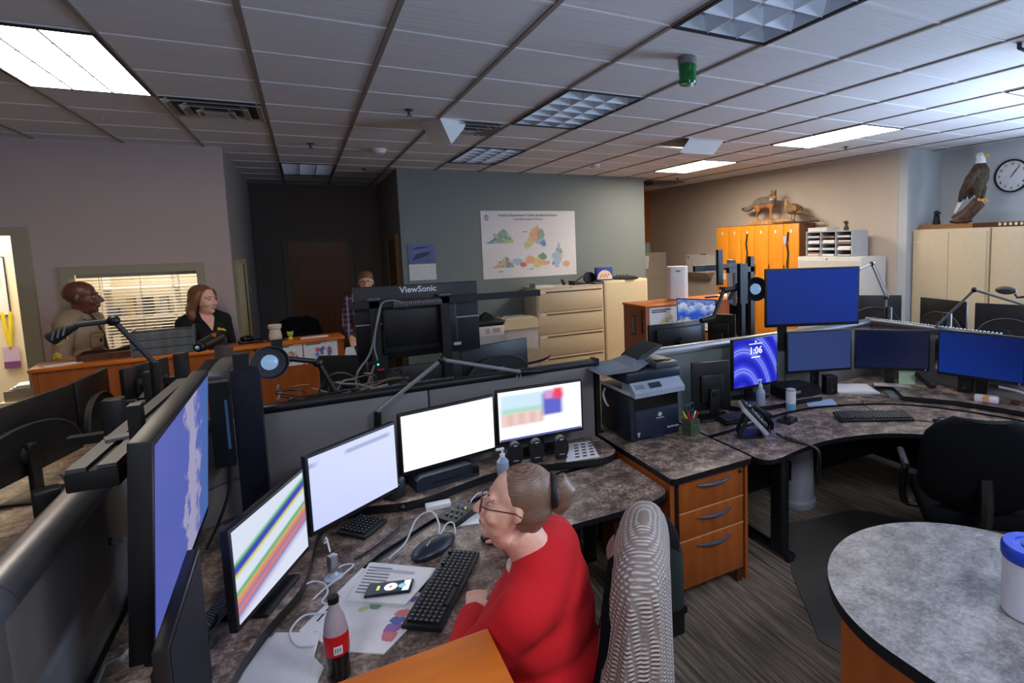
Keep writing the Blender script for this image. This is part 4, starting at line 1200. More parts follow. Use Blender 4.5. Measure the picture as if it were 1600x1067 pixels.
for y0, y1, lab in ((3.49, 4.40, 'beige two door cabinet beside the pale column'), (2.56, 3.47, 'beige two door cabinet under the clock at the right edge')):
    t = thing('storage_cabinet', lab, 'cabinet', (6.75, (y0 + y1) / 2, 0), 0, 'tall beige cabinets')
    MB().bb((.01, (y0 - y1) / 2, 0), (.55, (y1 - y0) / 2, 2.045), .004).build('body', M['beige'], t)
    for s_ in (0, 1):
        a = -.43 + .432 * s_
        MB().bb((-.004, a, .06), (.012, a + .428, 2.005), .004).build('door', M['beige'], t)
    if y0 > 3: MB().bb((-.006, .36, 1.88), (-.004, .40, 1.90)).build('name_tag', M['paper'], t)
t = thing('wall_clock', 'round white wall clock with black rim at the upper right', 'clock', (7.345, 3.565, 2.64))
b = MB(); b.M = Matrix.Rotation(-PI / 2, 4, 'Y'); b.lathe([(.001, 0), (.178, 0), (.178, .014)], n=40); b.build('face', M['white'], t)
b = MB(); b.M = Matrix.Rotation(-PI / 2, 4, 'Y'); b.loft([[(r * math.cos(2 * PI * k / 40), r * math.sin(2 * PI * k / 40), z) for k in range(40)] for r, z in ((.172, 0), (.192, 0), (.192, .03), (.174, .03), (.172, .0))], cap=False); b.build('rim', M['blackm'], t)
b = MB()
for k in range(1, 13):
    a = PI / 2 - 2 * PI * k / 12
    text_into(b, str(k), (-.0155, -.14 * math.cos(a), .14 * math.sin(a)), .042, (0, -1, 0), (0, 0, 1), bold=.0008)
b.build('numerals', M['ink'], t, 0)
b = MB()
for a, l in ((PI / 2 - 2 * PI * 1.1 / 12, .085), (PI / 2 - 2 * PI * 1.2 / 12, .135)):
    b.tube([(-.02, .02 * math.cos(a), -.02 * math.sin(a)), (-.02, -l * math.cos(a), l * math.sin(a))], .004, 6)
b.build('hands', M['ink'], t)
t = thing('document_box', 'white wall box with a red heart badge and an angled bottom', 'wall box', (6.65, 8.51, 1.38))
b = MB(); b.M = Matrix.Rotation(PI / 2, 4, 'Z')
b.extr([(-.31, 0), (.31, 0), (.31, .33), (-.31, .33)], .0, .20); b.build('box', M['offwhite'], t)
MB().quad([(-.2, -.31, -.001), (-.2, .31, -.001), (0, .2, -.14), (0, -.2, -.14)]).quad([(-.2, -.31, 0), (0, -.2, -.139), (0, -.31, 0)], ()).build('bottom_wedge', M['putty'], t, 0)
MB().ball((-.201, -.05, .08), (.004, .05, .06)).build('badge', M['red'], t)
MB().box((-.1, -.1, .338), (.05, .12, .015)).cyl((-.202, .24, .28), (-.2, .24, .28), .02).build('latch', M['black'], t)
t = thing('gray_locker', 'gray metal cabinet with a hanging tag beyond the gray wall end', 'cabinet', (5.95, 9.55, 0))
MB().bb((-.37, -.25, 0), (.37, .25, 1.77)).build('body', plain('warm gray enamel', (150, 142, 128), .5), t)
MB().bb((-.35, -.256, 1.26), (.35, -.25, 1.75)).bb((-.35, -.256, .05), (.35, -.25, 1.24)).build('door', plain('warm gray enamel door', (158, 148, 134), .5), t)
MB().box((-.1, -.26, 1.58), (.09, .004, .24), 0, 0, 0, .12).build('paper_tag', M['paper'], t)
t = thing('plastic_bin', 'pale green bin with dark green bag on the far gray cabinet', 'bin', (5.8, 9.5, 1.77))
MB().prism([(-.18, -.15), (.18, -.15), (.18, .15), (-.18, .15)], 0, .19).build('bin', plain('sage plastic', (120, 140, 132), .4), t)
MB().ball((-.02, 0, .22), (.15, .12, .09)).build('bag', M['green'], t)
# ------------------------------------------------------------------ doorway: pinned badges; office beyond the blinds
t = thing('lanyard', 'yellow lanyard with a purple card hanging on the bright doorway wall', 'lanyard', (-2.675, 7.99, 1.0))
MB().tube([(-.03, 0, .46), (-.02, -.01, .3), (0, -.01, .1)], .016, 6).tube([(.03, 0, .46), (.02, -.01, .3), (0, -.01, .1)], .016, 6).build('ribbon', M['yellow'], t)
MB().bb((-.06, -.015, -.1), (.06, -.005, .1)).build('card', plain('card purple', (196, 176, 206), .5), t)
MB().bb((-.06, -.017, -.12), (.06, -.014, -.05)).build('card_band', plain('card band', (120, 70, 130), .5), t)
t = thing('notice_board', 'framed notice board with papers on the bright doorway wall', 'notice board', (-2.96, 7.985, 1.42))
MB().bb((-.34, 0, 0), (.32, .012, .6)).build('frame', M['dgray'], t)
MB().bb((-.33, -.003, .01), (.31, 0, .59)).build('board', M['paper'], t)
MB().bb((.1, -.006, .3), (.28, -.003, .5)).bb((-.1, -.006, .1), (.08, -.003, .4)).build('pinned_paper', plain('pale pink paper', (226, 206, 200), .8), t)
t = thing('file_tray', 'wire tray of papers below the bright doorway by the counter end', 'tray', (-2.36, 7.4, .66))
MB().bb((-.17, -.12, 0), (.17, .12, .10)).build('tray', plain('taupe wire', (150, 140, 124), .6), t)
for k in range(3): MB().box((.02 * k, 0, .11 + .015 * k), (.28, .2, .012), .1 * k).build('paper', M['paper'], t)
MB().bb((-.2, -.15, -.66), (.2, .15, 0)).build('stand', M['office'], t)
t = thing('office_shelf', 'white shelf of office supplies seen through the blinds', 'shelf', (-1.5, 8.6, 0))
for z in (.9, 1.25, 1.6): MB().bb((-.55, -.1, z), (.7, .2, z + .02)).build('shelf_board', M['white'], t)
for x in (-.55, .1, .68): MB().bb((x, -.1, 0), (x + .02, .2, 1.8)).build('upright', M['white'], t)
cols = ((230, 226, 214), (70, 90, 140), (176, 150, 90), (50, 54, 60), (150, 160, 170), (206, 196, 170))
for k in range(14):
    w_ = random.uniform(.05, .1); h_ = random.uniform(.1, .24)
    one(MB().bb((-w_ / 2, -.06, 0), (w_ / 2, .08, h_)), 'supply_box', [plain('supply', cols[k % 6], .6)], 'box of supplies on the shelf behind the blinds', 'box', (-1.97 + .155 * (k % 7), 8.6, (.92, 1.27)[k // 7]), 0, 'supplies on the office shelf')

one(MB().prism([(2.40, 2.27), (2.10, 1.81), (2.14, 1.5), (3.5, 1.0), (4.0, 1.5), (3.4, 2.6), (2.8, 2.72)], 0, .005), 'chair_mat', plain('dark smoky mat', (78, 72, 67), .5), 'dark chair mat on the carpet under the right chair', 'mat')
t = thing('light_switch', 'small pale switch plate on the dark hall wall beside the narrow window', 'switch', (-.63, 8.75, 1.5))
MB().bb((-.01, -.04, -.06), (.0, .04, .06)).build('plate', M['gray'], t)
MB().bb((.0, -.01, -.02), (.006, .01, .02)).build('toggle', M['lgray'], t)
# ------------------------------------------------------------------ keyboards, mice, phones, small things
M['key'] = plain('key plastic', (26, 27, 31), .5, var=.1)
M['keyp'] = plain('key print', (150, 154, 170), .6)
def keyboard(L, R, depth, z, label, curve=.0, tilt=.10):
    L, R = Vector(L), Vector(R); w = (R - L).length; c = (L + R) / 2
    t = thing('keyboard', label, 'keyboard', (c.x, c.y, z), math.atan2((R - L).y, (R - L).x))
    b = MB().at((0, 0, .006), 0, tilt)
    b.box((0, depth / 2, .004), (w, depth, .018), 0, .005)
    b.build('tray', M['black'], t)
    b = MB().at((0, 0, .006), 0, tilt); p = MB().at((0, 0, .006), 0, tilt)
    rows = 6; cols = 21 if w > .3 else max(5, int(w / .022)); kw = (w - .03) / cols; kd = (depth - .025) / rows
    for r in range(rows):
        k = 0
        while k < cols:
            n = 1
            if r == 0 and k == 4 and cols > 12: n = 6
            x = -w / 2 + .015 + kw * (k + n / 2); y = .012 + kd * (r + .5)
            if k in (15, 19) and r == 5: k += 1; continue
            b.box((x, y, .017), (kw * n * .84, kd * .82, .009), 0)
            if n == 1: p.box((x - kw * .14, y + kd * .1, .0218), (kw * .22, kd * .26, .0006))
            k += n
    b.build('keys', M['key'], t)['kind'] = 'stuff'
    p.build('key_legends', M['keyp'], t)['kind'] = 'stuff'
    return t
keyboard((.317, 1.853), (.560, 2.257), .140, ZD, 'large black keyboard in front of the woman in red')
keyboard((.150, 2.65), (.262, 2.775), .15, ZD, 'small dark keyboard under the lilac page monitor')
keyboard((3.075, 2.49), (3.50, 2.235), .15, .745, 'black keyboard in the middle of the right desk')
keyboard((2.40, 2.85), (2.80, 2.835), .14, .745, 'black keyboard at the left end of the right desk, before the dark screen')
def mouse(x, y, z, rz, label, accent=None):
    t = thing('mouse', label, 'mouse', (x, y, z), rz)
    b = MB().ball((0, 0, .012), (.055, .031, .022), 20); b.build('shell', M['blackg'], t)
    MB().cyl((.03, 0, .03), (.045, 0, .026), .006).build('wheel', M['gray'], t)
    if accent: MB().ball((0, -.02, .012), (.045, .018, .015), 14).build('side_grip', accent, t)
    return t
mouse(.635, 2.345, ZD, 2.2, 'black mouse with an orange side under the woman in red\'s hand', M['orange'])
mouse(3.62, 2.13, .745, 2.6, 'black mouse right of the middle keyboard on the right desk')
one(MB().tube(spline([(3.575, 2.16, .75), (3.48, 2.3, .75), (3.46, 2.44, .748), (3.5, 2.6, .755), (3.6, 2.72, .755)]), .003, 6), 'cable', M['black'], 'black cord from the right desk mouse to the back', 'cable')
# bottle of cola
t = thing('soda_bottle', 'cola bottle with a red label and black cap, lower left', 'bottle', (.005, 1.82, ZD))
M['cola'] = plain('cola', (24, 10, 10), .1)
MB().lathe([(.026, 0), (.033, .006), (.034, .03), (.031, .05), (.034, .07), (.034, .088), (.001, .088)]).build('cola', M['cola'], t, 60)
MB().lathe([(.0345, .150), (.033, .165), (.027, .195), (.016, .222), (.0135, .235), (.0135, .25)]).build('neck', plain('clear bottle shoulder', (176, 160, 166), .15, var=.03), t, 60)
b = MB().m(0).lathe([(.0348, .088), (.0352, .09), (.0352, .15), (.0345, .152)])
b.m(1)
b.loft([[(.0356 * math.cos(a), .0356 * math.sin(a), z) for a in [-1.85 + .7 * k / 8 for k in range(9)]] for z in (.096, .122)], False, False)
b.m(2)
for q in range(3): b.loft([[(.0358 * math.cos(a), .0358 * math.sin(a), z) for a in [-1.75 + .18 * q + .10 * k / 3 for k in range(4)]] for z in (.101, .116)], False, False)
b.build('label_band', [M['red'], M['white'], M['gray']], t, 60)
MB().lathe([(.0155, .243), (.0155, .262), (.001, .2625)]).build('cap', M['black'], t)
# map sheet, papers, phone
b = MB().m(0).prism([(-.105, 2.12), (.02, 1.93), (.135, 1.85), (.22, 1.93), (.32, 2.06), (.25, 2.22), (.12, 2.42)], ZD, ZD + .004)
for (x, y, rx, ry, c) in ((.16, 1.93, .03, .035, 9), (.18, 1.97, .035, .03, 8), (.20, 2.0, .03, .03, 10), (.22, 2.03, .03, .025, 9), (.24, 2.1, .03, .02, 9), (.27, 2.09, .02, .02, 8), (.14, 2.13, .025, .03, 11), (.10, 2.13, .02, .015, 3)):
    pts = [(x + rx * math.cos(2 * PI * k / 9) * random.uniform(.7, 1.1), y + ry * math.sin(2 * PI * k / 9) * random.uniform(.7, 1.1), ZD + .0046 + .0001 * x) for k in range(9)]
    b.m(c).quad(pts, ())
b.m(4).ball((-.062, 2.075, ZD + .004), (.016, .014, .0015), 12)
b.m(1).box((-.01, 2.20, ZD + .0046), (.14, .006, .0006), .99)
one(b, 'laminated_map', PC, 'laminated map with coloured districts under the bottle and papers', 'map')
t = thing('paper_pad', 'stack of printed pages under the phone on the woman\'s desk', 'papers', (.20, 2.25, ZD + .004))
def papers(b, corners, z, n, j=.004):
    for k in range(n):
        dx, dy = random.uniform(-j, j), random.uniform(-j, j)
        b.prism([(x + dx, y + dy) for x, y in corners], z + .0025 * k, z + .0025 * k + .0022)
b = W(t).m(0); papers(b, [(.15, 2.425), (.38, 2.23), (.23, 2.06), (.05, 2.20)], ZD + .004, 5)
for k in range(9):
    a = Vector((.145, 2.39)).lerp(Vector((.075, 2.22)), k / 9); d_ = Vector((.08, -.065))
    b.m(1).quad([(a.x, a.y, ZD + .0171), (a.x + d_.x, a.y + d_.y, ZD + .0171), (a.x + d_.x - .003, a.y + d_.y - .008, ZD + .0171), (a.x - .003, a.y - .008, ZD + .0171)], ())
b.m(2).quad([(.17, 2.36, ZD + .0172), (.30, 2.25, ZD + .0172), (.29, 2.235, ZD + .0172), (.16, 2.345, ZD + .0172)], ())
b.build('pages', [M['paper'], M['gray'], M['lgray']], t, 0)
rz = math.atan2(-.083, .165)
t = thing('smartphone', 'dark phone with a round dial on its screen lying on the pages', 'phone', (.195, 2.18, ZD + .0175), rz + .12)
MB().box((0, 0, .005), (.165, .08, .010), 0, .004).build('case', plain('teal black case', (16, 34, 40), .4), t)
b = MB().m(0).quad([(-.077, -.035, .0106), (.077, -.035, .0106), (.077, .035, .0106), (-.077, .035, .0106)])
b.m(1).quad([(.005 + .024 * math.cos(2 * PI * k / 24), .024 * math.sin(2 * PI * k / 24), .0109) for k in range(24)], ())
b.m(2).quad([(.005 + .006 * math.cos(2 * PI * k / 12), .006 * math.sin(2 * PI * k / 12), .0112) for k in range(12)], ())
b.m(1).quad([(.05, -.033, .0109), (.074, -.033, .0109), (.074, .033, .0109), (.05, .033, .0109)])
b.m(3).quad([(.046 + .014 * math.cos(2 * PI * k / 16), .014 * math.sin(2 * PI * k / 16), .0111) for k in range(16)], ())
b.m(4).quad([(-.045, -.014, .0109), (-.035, -.014, .0109), (-.035, .014, .0109), (-.045, .014, .0109)])
b.build('display', [emit('phone dark', (18, 40, 44), .6), emit('phone white', (226, 240, 236), .9), emit('phone red', (220, 80, 60), .9), emit('phone blue', (130, 190, 226), .9), emit('phone yellow', (220, 210, 110), .9)], t, 0)
b = MB(); papers(b, [(-.30, 1.99), (-.225, 2.14), (-.09, 2.06), (-.125, 1.86), (-.20, 1.62), (-.36, 1.7)], 0, 4, .012)
one(b, 'paper_stack', M['paper'], 'loose white papers at the bottom left of the woman\'s desk', 'papers', (.04, 0, ZD))
b = MB(); papers(b, [(-.05, 1.97), (-.02, 1.89), (-.10, 1.64), (-.17, 1.72)], 0, 3, .006)
one(b, 'paper_stack', M['paper'], 'narrow white papers between the bottle and the loose papers', 'papers', (-.02, 0, ZD))
b = MB(); papers(b, [(.545, 2.55), (.70, 2.68), (.80, 2.66), (.72, 2.50)], 0, 2)
one(b, 'paper_sheet', M['paper'], 'white paper beside the woman in red\'s face on the desk', 'paper', (0, 0, ZD))
b = MB(); papers(b, [(.40, 1.66), (.47, 1.80), (.44, 1.84), (.36, 1.70)], 0, 2)
one(b, 'paper_sheet', M['paper'], 'paper edge sticking out above the foreground wood cabinet top', 'paper', (0, 0, ZD))
# usb hub
t = thing('usb_hub', 'silver upright hub on a clear round foot', 'usb hub', (.015, 2.41, ZD), .6)
MB().lathe([(.034, 0), (.036, .004), (.02, .01), (.012, .03), (.001, .03)]).build('suction_foot', plain('frosted foot', (176, 184, 206), .15, var=.03), t)
MB().box((0, 0, .062), (.032, .028, .07), 0, .003).build('body', M['alu'], t)
for k in range(3): MB().box((.0165, 0, .045 + .018 * k), (.001, .014, .007)).build('port', M['black'], t)
def cable(pts, r, m, label, n=6):
    return one(MB().tube(spline(pts, n), r, 7), 'cable', m, label, 'cable')
M['cablew'] = plain('white cable', (206, 208, 216), .5)
cable([(.01, 2.43, .80), (0, 2.50, .83), (-.01, 2.56, .78), (.0, 2.62, .755)], .0035, M['cablew'], 'white cable rising from the silver hub to the lilac monitor')
cable([(-.10, 2.37, .72), (-.06, 2.40, .715), (-.02, 2.37, .71), (-.01, 2.30, .71), (-.03, 2.24, .71), (.02, 2.20, .71), (-.02, 2.17, .71), (-.09, 2.19, .71), (-.13, 2.12, .71), (-.11, 2.03, .71), (-.06, 1.99, .715)], .0038, M['cablew'], 'white cable looping on the desk below the striped monitor')
cable([(.03, 2.44, .72), (.06, 2.47, .71), (.09, 2.45, .71), (.05, 2.40, .71), (-.02, 2.33, .71), (-.06, 2.28, .71)], .0035, M['cablew'], 'white cable curling around the silver hub')
cable([(.10, 2.50, .706), (.18, 2.56, .706), (.25, 2.62, .71), (.30, 2.68, .71)], .0045, M['black'], 'black cable bundle behind the dark speakerphone')
cable([(.22, 2.42, .71), (.30, 2.50, .72), (.36, 2.55, .79), (.42, 2.52, .82), (.44, 2.47, .78), (.43, 2.44, .74)], .004, M['cablew'], 'gray cable arching up out of the dark speakerphone')
cable([(.43, 2.43, .74), (.47, 2.46, .775), (.50, 2.46, .77), (.50, 2.43, .735)], .0035, M['cablew'], 'short gray cable loop on the dark speakerphone')
cable([(.62, 2.68, .73), (.68, 2.72, .76), (.74, 2.70, .75), (.76, 2.66, .71)], .003, M['cablew'], 'white cord looping behind the woman in red\'s face')
t = thing('speakerphone', 'dark rounded speakerphone behind the large keyboard', 'speakerphone', (.40, 2.40, ZD), .62)
MB().ball((0, 0, .018), (.115, .062, .034), 22).build('shell', M['navy'], t)
MB().box((-.02, 0, .05), (.06, .004, .003), .3).build('logo_line', M['lgray'], t)
t = thing('control_keypad', 'black keypad with lit dots left of the woman in red\'s chin', 'keypad', (.56, 2.645, ZD), .55)
MB().extr([(-.075, 0), (.075, 0), (.075, .045), (-.075, .022)], -.06, .06).build('body', M['black'], t)
b = MB()
for k in range(9): b.ball((-.04 + .035 * (k % 3), -.03 + .03 * (k // 3), .032 + .008 * (k % 3)), (.008, .008, .004), 8)
b.build('buttons', M['gray'], t)
MB().ball((.03, -.025, .044), .005, 8).ball((.0, .03, .038), .004, 8).build('lit_button', emit('yellow led', (220, 220, 60), 2), t)
one(MB().box((0, 0, .014), (.12, .055, .026), -.1, .005), 'usb_box', M['white'], 'flat white box on the desk left of the dot lit keypad', 'box', (.50, 2.80, ZD))
# things on the monitor platform
t = thing('dock_box', 'dark low box lying under the plain white monitor', 'computer box', (.58, 3.0, .75), .17)
MB().extr([(-.17, 0), (.17, 0), (.17, .05), (.12, .075), (-.14, .075), (-.17, .06)], -.06, .12).build('body', M['navy'], t)
MB().box((.15, -.063, .035), (.03, .006, .03)).box((-.02, -.062, .03), (.18, .004, .004)).build('ports', M['blackg'], t)
t = thing('speaker', 'small cube speaker with a yellow light under the lilac monitor', 'speaker', (.315, 2.93, .75), .5)
MB().box((0, 0, .05), (.085, .08, .10), 0, .012).build('cabinet', M['black'], t)
MB().ball((.0, -.041, .075), .003, 8).build('led', emit('amber led', (240, 220, 60), 4), t)
one(MB().ball((0, 0, 0), .016), 'platform_knob', M['blackg'], 'round black knob at the platform edge below the cube speaker', 'knob', (.335, 2.82, .735))
for k, (x, y, lab) in enumerate(((.975, 2.995, 'leftmost'), (1.095, 2.975, 'middle'), (1.235, 2.945, 'rightmost'))):
    t = thing('oval_speaker', f'{lab} of the three oval black speakers below the table monitor', 'speaker', (x, y, .75), -.15, 'oval black speakers')
    MB().extr([(.042 * math.cos(2 * PI * k2 / 24), .066 + .066 * math.sin(2 * PI * k2 / 24)) for k2 in range(24)], -.02, .03).build('shell', M['black'], t)
    MB().box((0, 0, .006), (.06, .05, .012)).build('foot', M['black'], t)
    MB().box((0, -.0215, .118), (.022, .002, .008)).box((0, -.0215, .03), (.03, .002, .004)).build('sticker', M['lgray'], t)
b = MB().m(0).prism([(1.235, 2.87), (1.43, 2.835), (1.50, 3.10), (1.33, 3.14)], 0, .003)
for i in range(4):
    for j in range(5):
        p = Vector((1.30, 2.89)) + Vector((.045, -.008)) * i + Vector((.018, .044)) * j
        b.m(1 + (i + j) % 2).quad([(p.x, p.y, .0035), (p.x + .026, p.y - .004, .0035), (p.x + .034, p.y + .018, .0035), (p.x + .008, p.y + .022, .0035)], ())
one(b, 'picture_sheet', [M['paper'], plain('brown thumbnails', (110, 70, 50), .7), plain('slate thumbnails', (90, 80, 90), .7)], 'sheet of small brown pictures beside the oval speakers', 'paper', (0, 0, .75))
def pump(x, y, z, h, label):
    t = thing('sanitizer_bottle', label, 'bottle', (x, y, z))
    MB().lathe([(.03, 0), (.033, .005), (.033, h * .5), (.02, h * .62), (.012, h * .66), (.001, h * .66)]).build('bottle', plain('clear gel', (150, 164, 190), .08, var=.02), t)
    MB().cyl((0, 0, h * .66), (0, 0, h * .78), .014).cyl((0, 0, h * .78), (0, 0, h * .95), .006).box((-.012, 0, h * .97), (.045, .014, .012), 0, .003).build('pump', M['white'], t)
pump(.87, 2.90, .75, .15, 'clear pump bottle behind the woman in red\'s head')
pump(2.845, 3.0, .785, .19, 'clear pump bottle below the violet swirl monitor')
# printer
t = thing('multifunction_printer', 'dark navy office printer on the drawer pedestal', 'printer', (1.885, 3.13, .748))
MB().box((0, .0, .155), (.37, .40, .31), 0, .012).build('body', M['navy'], t)
MB().bb((-.155, -.204, .20), (.17, -.19, .30)).build('output_slot', M['blackg'], t)
MB().bb((-.15, -.205, .02), (.17, -.199, .19), .004).bb((-.04, -.207, 0), (.05, -.2, .03)).build('paper_drawer', plain('navy printer front', (28, 40, 58), .35), t)
M0 = MB()
b = MB(); b.M = Matrix.Rotation(PI / 2, 4, 'Z')
b.extr([(-.265, .295), (-.265, .325), (-.19, .385), (-.10, .385), (-.10, .31)], -.185, .185)
b.build('control_panel', plain('pale blue gray panel', (150, 160, 176), .4), t)
b = MB().at((0, -.233, .354), 0, math.radians(38)); b.box((-.02, 0, 0), (.085, .04, .004)).build('display', M['navy'], t)
b = MB().at((0, -.23, .354), 0, math.radians(38)); b.box((-.13, 0, .001), (.06, .03, .003)); b.build('button_pad', M['gray'], t)
MB().bb((-.19, -.20, .30), (-.184, .2, .32)).build('trim_strip', M['lgray'], t)
MB().box((0, .02, .405), (.40, .44, .07), 0, .012).build('scanner_lid', M['navy'], t)
MB().bb((.02, -.19, .435), (.19, .2, .475), .008).build('document_feeder', plain('printer top gray', (62, 64, 70), .45), t)
MB().extr([(-.02, .47), (.02, .50), (.16, .56), (.19, .55), (.17, .535), (.03, .47)], -.02, .2).build('feeder_flap', M['dgray'], t)
MB().bb((.06, -.15, .476), (.16, -.11, .48)).build('feeder_slot', M['blackg'], t)
b = MB(); b.box((.03, -.2065, .128), (.06, .001, .006)); [b.box((.09 + .011 * q, -.2065, .055), (.008, .001, .009 if q % 3 else .013)) for q in range(8)]; b.ball((.03, -.206, .15), (.016, .002, .014), 14).box((-.13, -.206, .05), (.02, .002, .012)).box((-.13, -.206, .035), (.01, .002, .012))
b.build('brand_marks', M['lgray'], t, 0)
MB().tube(spline([(-.19, .12, .28), (-.215, .1, .25), (-.21, .08, .2), (-.19, .08, .17)]), .007).build('side_cable', M['white'], t)
t = thing('paper_stack', 'blue gray papers fanned on top of the printer', 'papers', (1.75, 3.12, 1.19))
for k in range(3):
    MB().loft([[(-.22 + .02 * k, -.15 + .02 * k, .0 + .003 * k), (-.2 + .03 * k, .17, .002 + .003 * k)], [(.02, -.17 + .03 * k, .004 + .003 * k), (.03, .18, .01 + .003 * k)], [(.2, -.08 + .05 * k, .03 + .006 * k), (.22, .16, .045 + .006 * k)]], False, False).build('sheet', plain('blue gray paper', (110, 128, 148), .6), t, 0)
t = thing('pencil_cup', 'green mesh pencil cup with pens and scissors beside the printer', 'pencil cup', (2.11, 2.86, .748), .15)
MB().bb((-.04, -.04, 0), (.04, .04, .10)).build('cup', plain('green floral tin', (70, 86, 66), .5, var=.5, scale=60), t)
for k, (m_, x, y) in enumerate((('red', -.02, -.01), ('red', .0, .01), ('yellow', -.012, .02), ('white', .02, 0), ('red', .01, -.02))):
    MB().cyl((x, y, .09), (x * 2.2, y * 2.2, .145), .006).build('pen', M[m_], t)
MB().tube(arc((.025, .02), .02, 0, 2 * PI, 12, 0) and [(.025 + .022 * math.cos(a), .02, .17 + .026 * math.sin(a)) for a in [2 * PI * k / 12 for k in range(13)]], .005).tube([(-.01 + .02 * math.cos(a), .02, .165 + .024 * math.sin(a)) for a in [2 * PI * k / 12 for k in range(13)]], .005).bb((.0, .015, .09), (.02, .025, .15)).build('scissors', plain('teal handle', (20, 40, 52), .4), t)
# right desk: phone, can, papers, speakers, microphone
t = thing('desk_phone', 'silver edged desk phone tilted on a stand with a hanging cord', 'phone', (2.50, 2.60, .745), math.radians(58))
b = MB().at((0, 0, .03), 0, math.radians(48)); b.box((0, .11, .0), (.19, .23, .03), 0, .008).build('body', M['lgray'], t)
b = MB().at((0, 0, .03), 0, math.radians(48)); b.box((0, .11, .018), (.186, .226, .014), 0, .005).build('faceplate', M['black'], t)
b = MB().at((0, 0, .03), 0, math.radians(48)); b.tube([(-.07, .01, .035), (-.07, .03, .06), (-.07, .11, .07), (-.07, .19, .06), (-.07, .21, .035)], [.024, .02, .015, .02, .024], 10).build('handset', M['blackg'], t)
b = MB().at((0, 0, .03), 0, math.radians(48)); b.box((.03, .185, .027), (.09, .045, .006)).build('display', M['gray'], t)
b = MB().at((0, 0, .03), 0, math.radians(48))
for k in range(12): b.box((.0 + .028 * (k % 3), .04 + .026 * (k // 3), .027), (.018, .014, .006))
for k in range(6): b.ball((.085, .03 + .03 * k, .027), .006, 6)
b.build('buttons', M['lgray'], t)
MB().tube([(.05, .12, .12), (.06, .17, .01)], .012).tube([(-.05, .12, .12), (-.06, .17, .01)], .012).bb((-.08, .02, 0), (.08, .17, .012)).build('stand', M['black'], t)
cable([(2.50, 2.50, .78), (2.52, 2.42, .76), (2.57, 2.32, .75), (2.60, 2.26, .72), (2.585, 2.255, .60), (2.595, 2.25, .52), (2.61, 2.255, .60), (2.615, 2.27, .72), (2.56, 2.36, .752), (2.52, 2.45, .77)], .007, M['black'], 'black phone cord hanging over the right desk edge')
t = thing('wipes_tube', 'white tube with a blue band on the right desk', 'wipes tube', (3.03, 2.885, .745))
MB().lathe([(.034, 0), (.036, .005), (.036, .05), (.001, .05)]).build('blue_band', plain('cyan band', (110, 176, 206), .4), t)
MB().lathe([(.036, .05), (.036, .135), (.03, .14), (.001, .141)]).build('tube', M['white'], t)
MB().lathe([(.034, .141), (.034, .153), (.001, .156)]).build('lid', M['lgray'], t)
one(MB().extr([(-.06, 0), (.06, 0), (.05, .03), (-.04, .02)], -.05, .05).ball((0, 0, .03), (.02, .02, .02)), 'pointer_stick', M['black'], 'small black pad with a knob behind the tilted phone', 'joystick', (2.80, 2.70, .745), .3)
b = MB(); papers(b, [(-.13, -.06), (.09, -.09), (.14, .05), (-.08, .07)], 0, 2)
one(b, 'paper_sheet', plain('pale blue paper', (170, 186, 216), .7), 'pale blue sheet at the back gap of the right desk', 'paper', (3.33, 2.88, .745), -.3)
b = MB(); papers(b, [(-.16, -.13), (.15, -.14), (.14, .12), (-.13, .13)], 0, 5, .01)
one(b, 'paper_stack', M['paper'], 'white papers beneath the navy monitor on the right desk', 'papers', (3.86, 2.99, .745), -.6)
t = thing('notebook', 'gray booklet with a dark picture beneath the green note', 'booklet', (4.02, 2.66, .745), -.7)
MB().box((0, 0, .006), (.26, .19, .012), 0, .002).build('cover', M['gray'], t)
MB().box((.02, 0, .0125), (.09, .15, .001)).build('cover_picture', plain('brown picture', (70, 52, 52), .5), t)
b = MB(); papers(b, [(-.13, -.04), (.13, -.06), (.14, .05), (-.12, .06)], 0, 3)
one(b, 'paper_stack', plain('printed list', (170, 160, 158), .7), 'printed list behind the gray booklet', 'papers', (4.06, 2.80, .785), -.8)
t = thing('sticky_note', 'pale green note hung below the navy monitor', 'note', (4.20, 2.765, .785), math.radians(-45))
MB().box((0, -.03, .06), (.12, .002, .11), 0, 0, -.1).build('note', plain('pale green paper', (180, 206, 170), .7), t)
MB().box((0, -.015, .005), (.1, .04, .01)).build('note_base', M['clear'], t)
for (x, y, z, rz, lab) in ((3.60, 3.02, .745, -.4, 'black box speaker below the slate blue monitor'), (4.35, 2.38, .785, -1.2, 'black box speaker below the royal blue monitor')):
    t = thing('speaker', lab, 'speaker', (x, y, z), rz)
    MB().box((0, 0, .075), (.095, .09, .15), 0, .008).build('cabinet', M['black'], t)
    MB().cyl((0, -.045, .04), (0, -.05, .04), .012).cyl((-.02, -.045, .02), (-.02, -.049, .02), .005).build('knob', M['dgray'], t)
    MB().box((0, -.047, .1), (.07, .004, .08)).build('grille', M['blackm'], t)
t = thing('scanner_box', 'low black box under the slate blue monitor', 'computer box', (3.24, 3.02, .785), -.1)
MB().extr([(-.16, 0), (.16, 0), (.16, .07), (.12, .085), (-.1, .095), (-.16, .08)], -.07, .12).build('body', M['black'], t)
MB().box((-.08, -.072, .05), (.1, .004, .02)).build('front_slot', M['gray'], t)
t = thing('gooseneck_microphone', 'gray gooseneck microphone at the right edge of the right desk', 'microphone', (4.33, 1.72, .785))
MB().tube(spline([(-.0, -.0, .02), (-.02, .12, .04), (-.03, .25, .09), (-.03, .40, .10)]), .009).build('neck', M['lgray'], t)
MB().cyl((-.03, .40, .10), (-.03, .46, .10), .012, .009).build('mic_head', M['black'], t)
MB().box((0, 0, .015), (.12, .12, .03), 0, .01).build('base', M['black'], t)
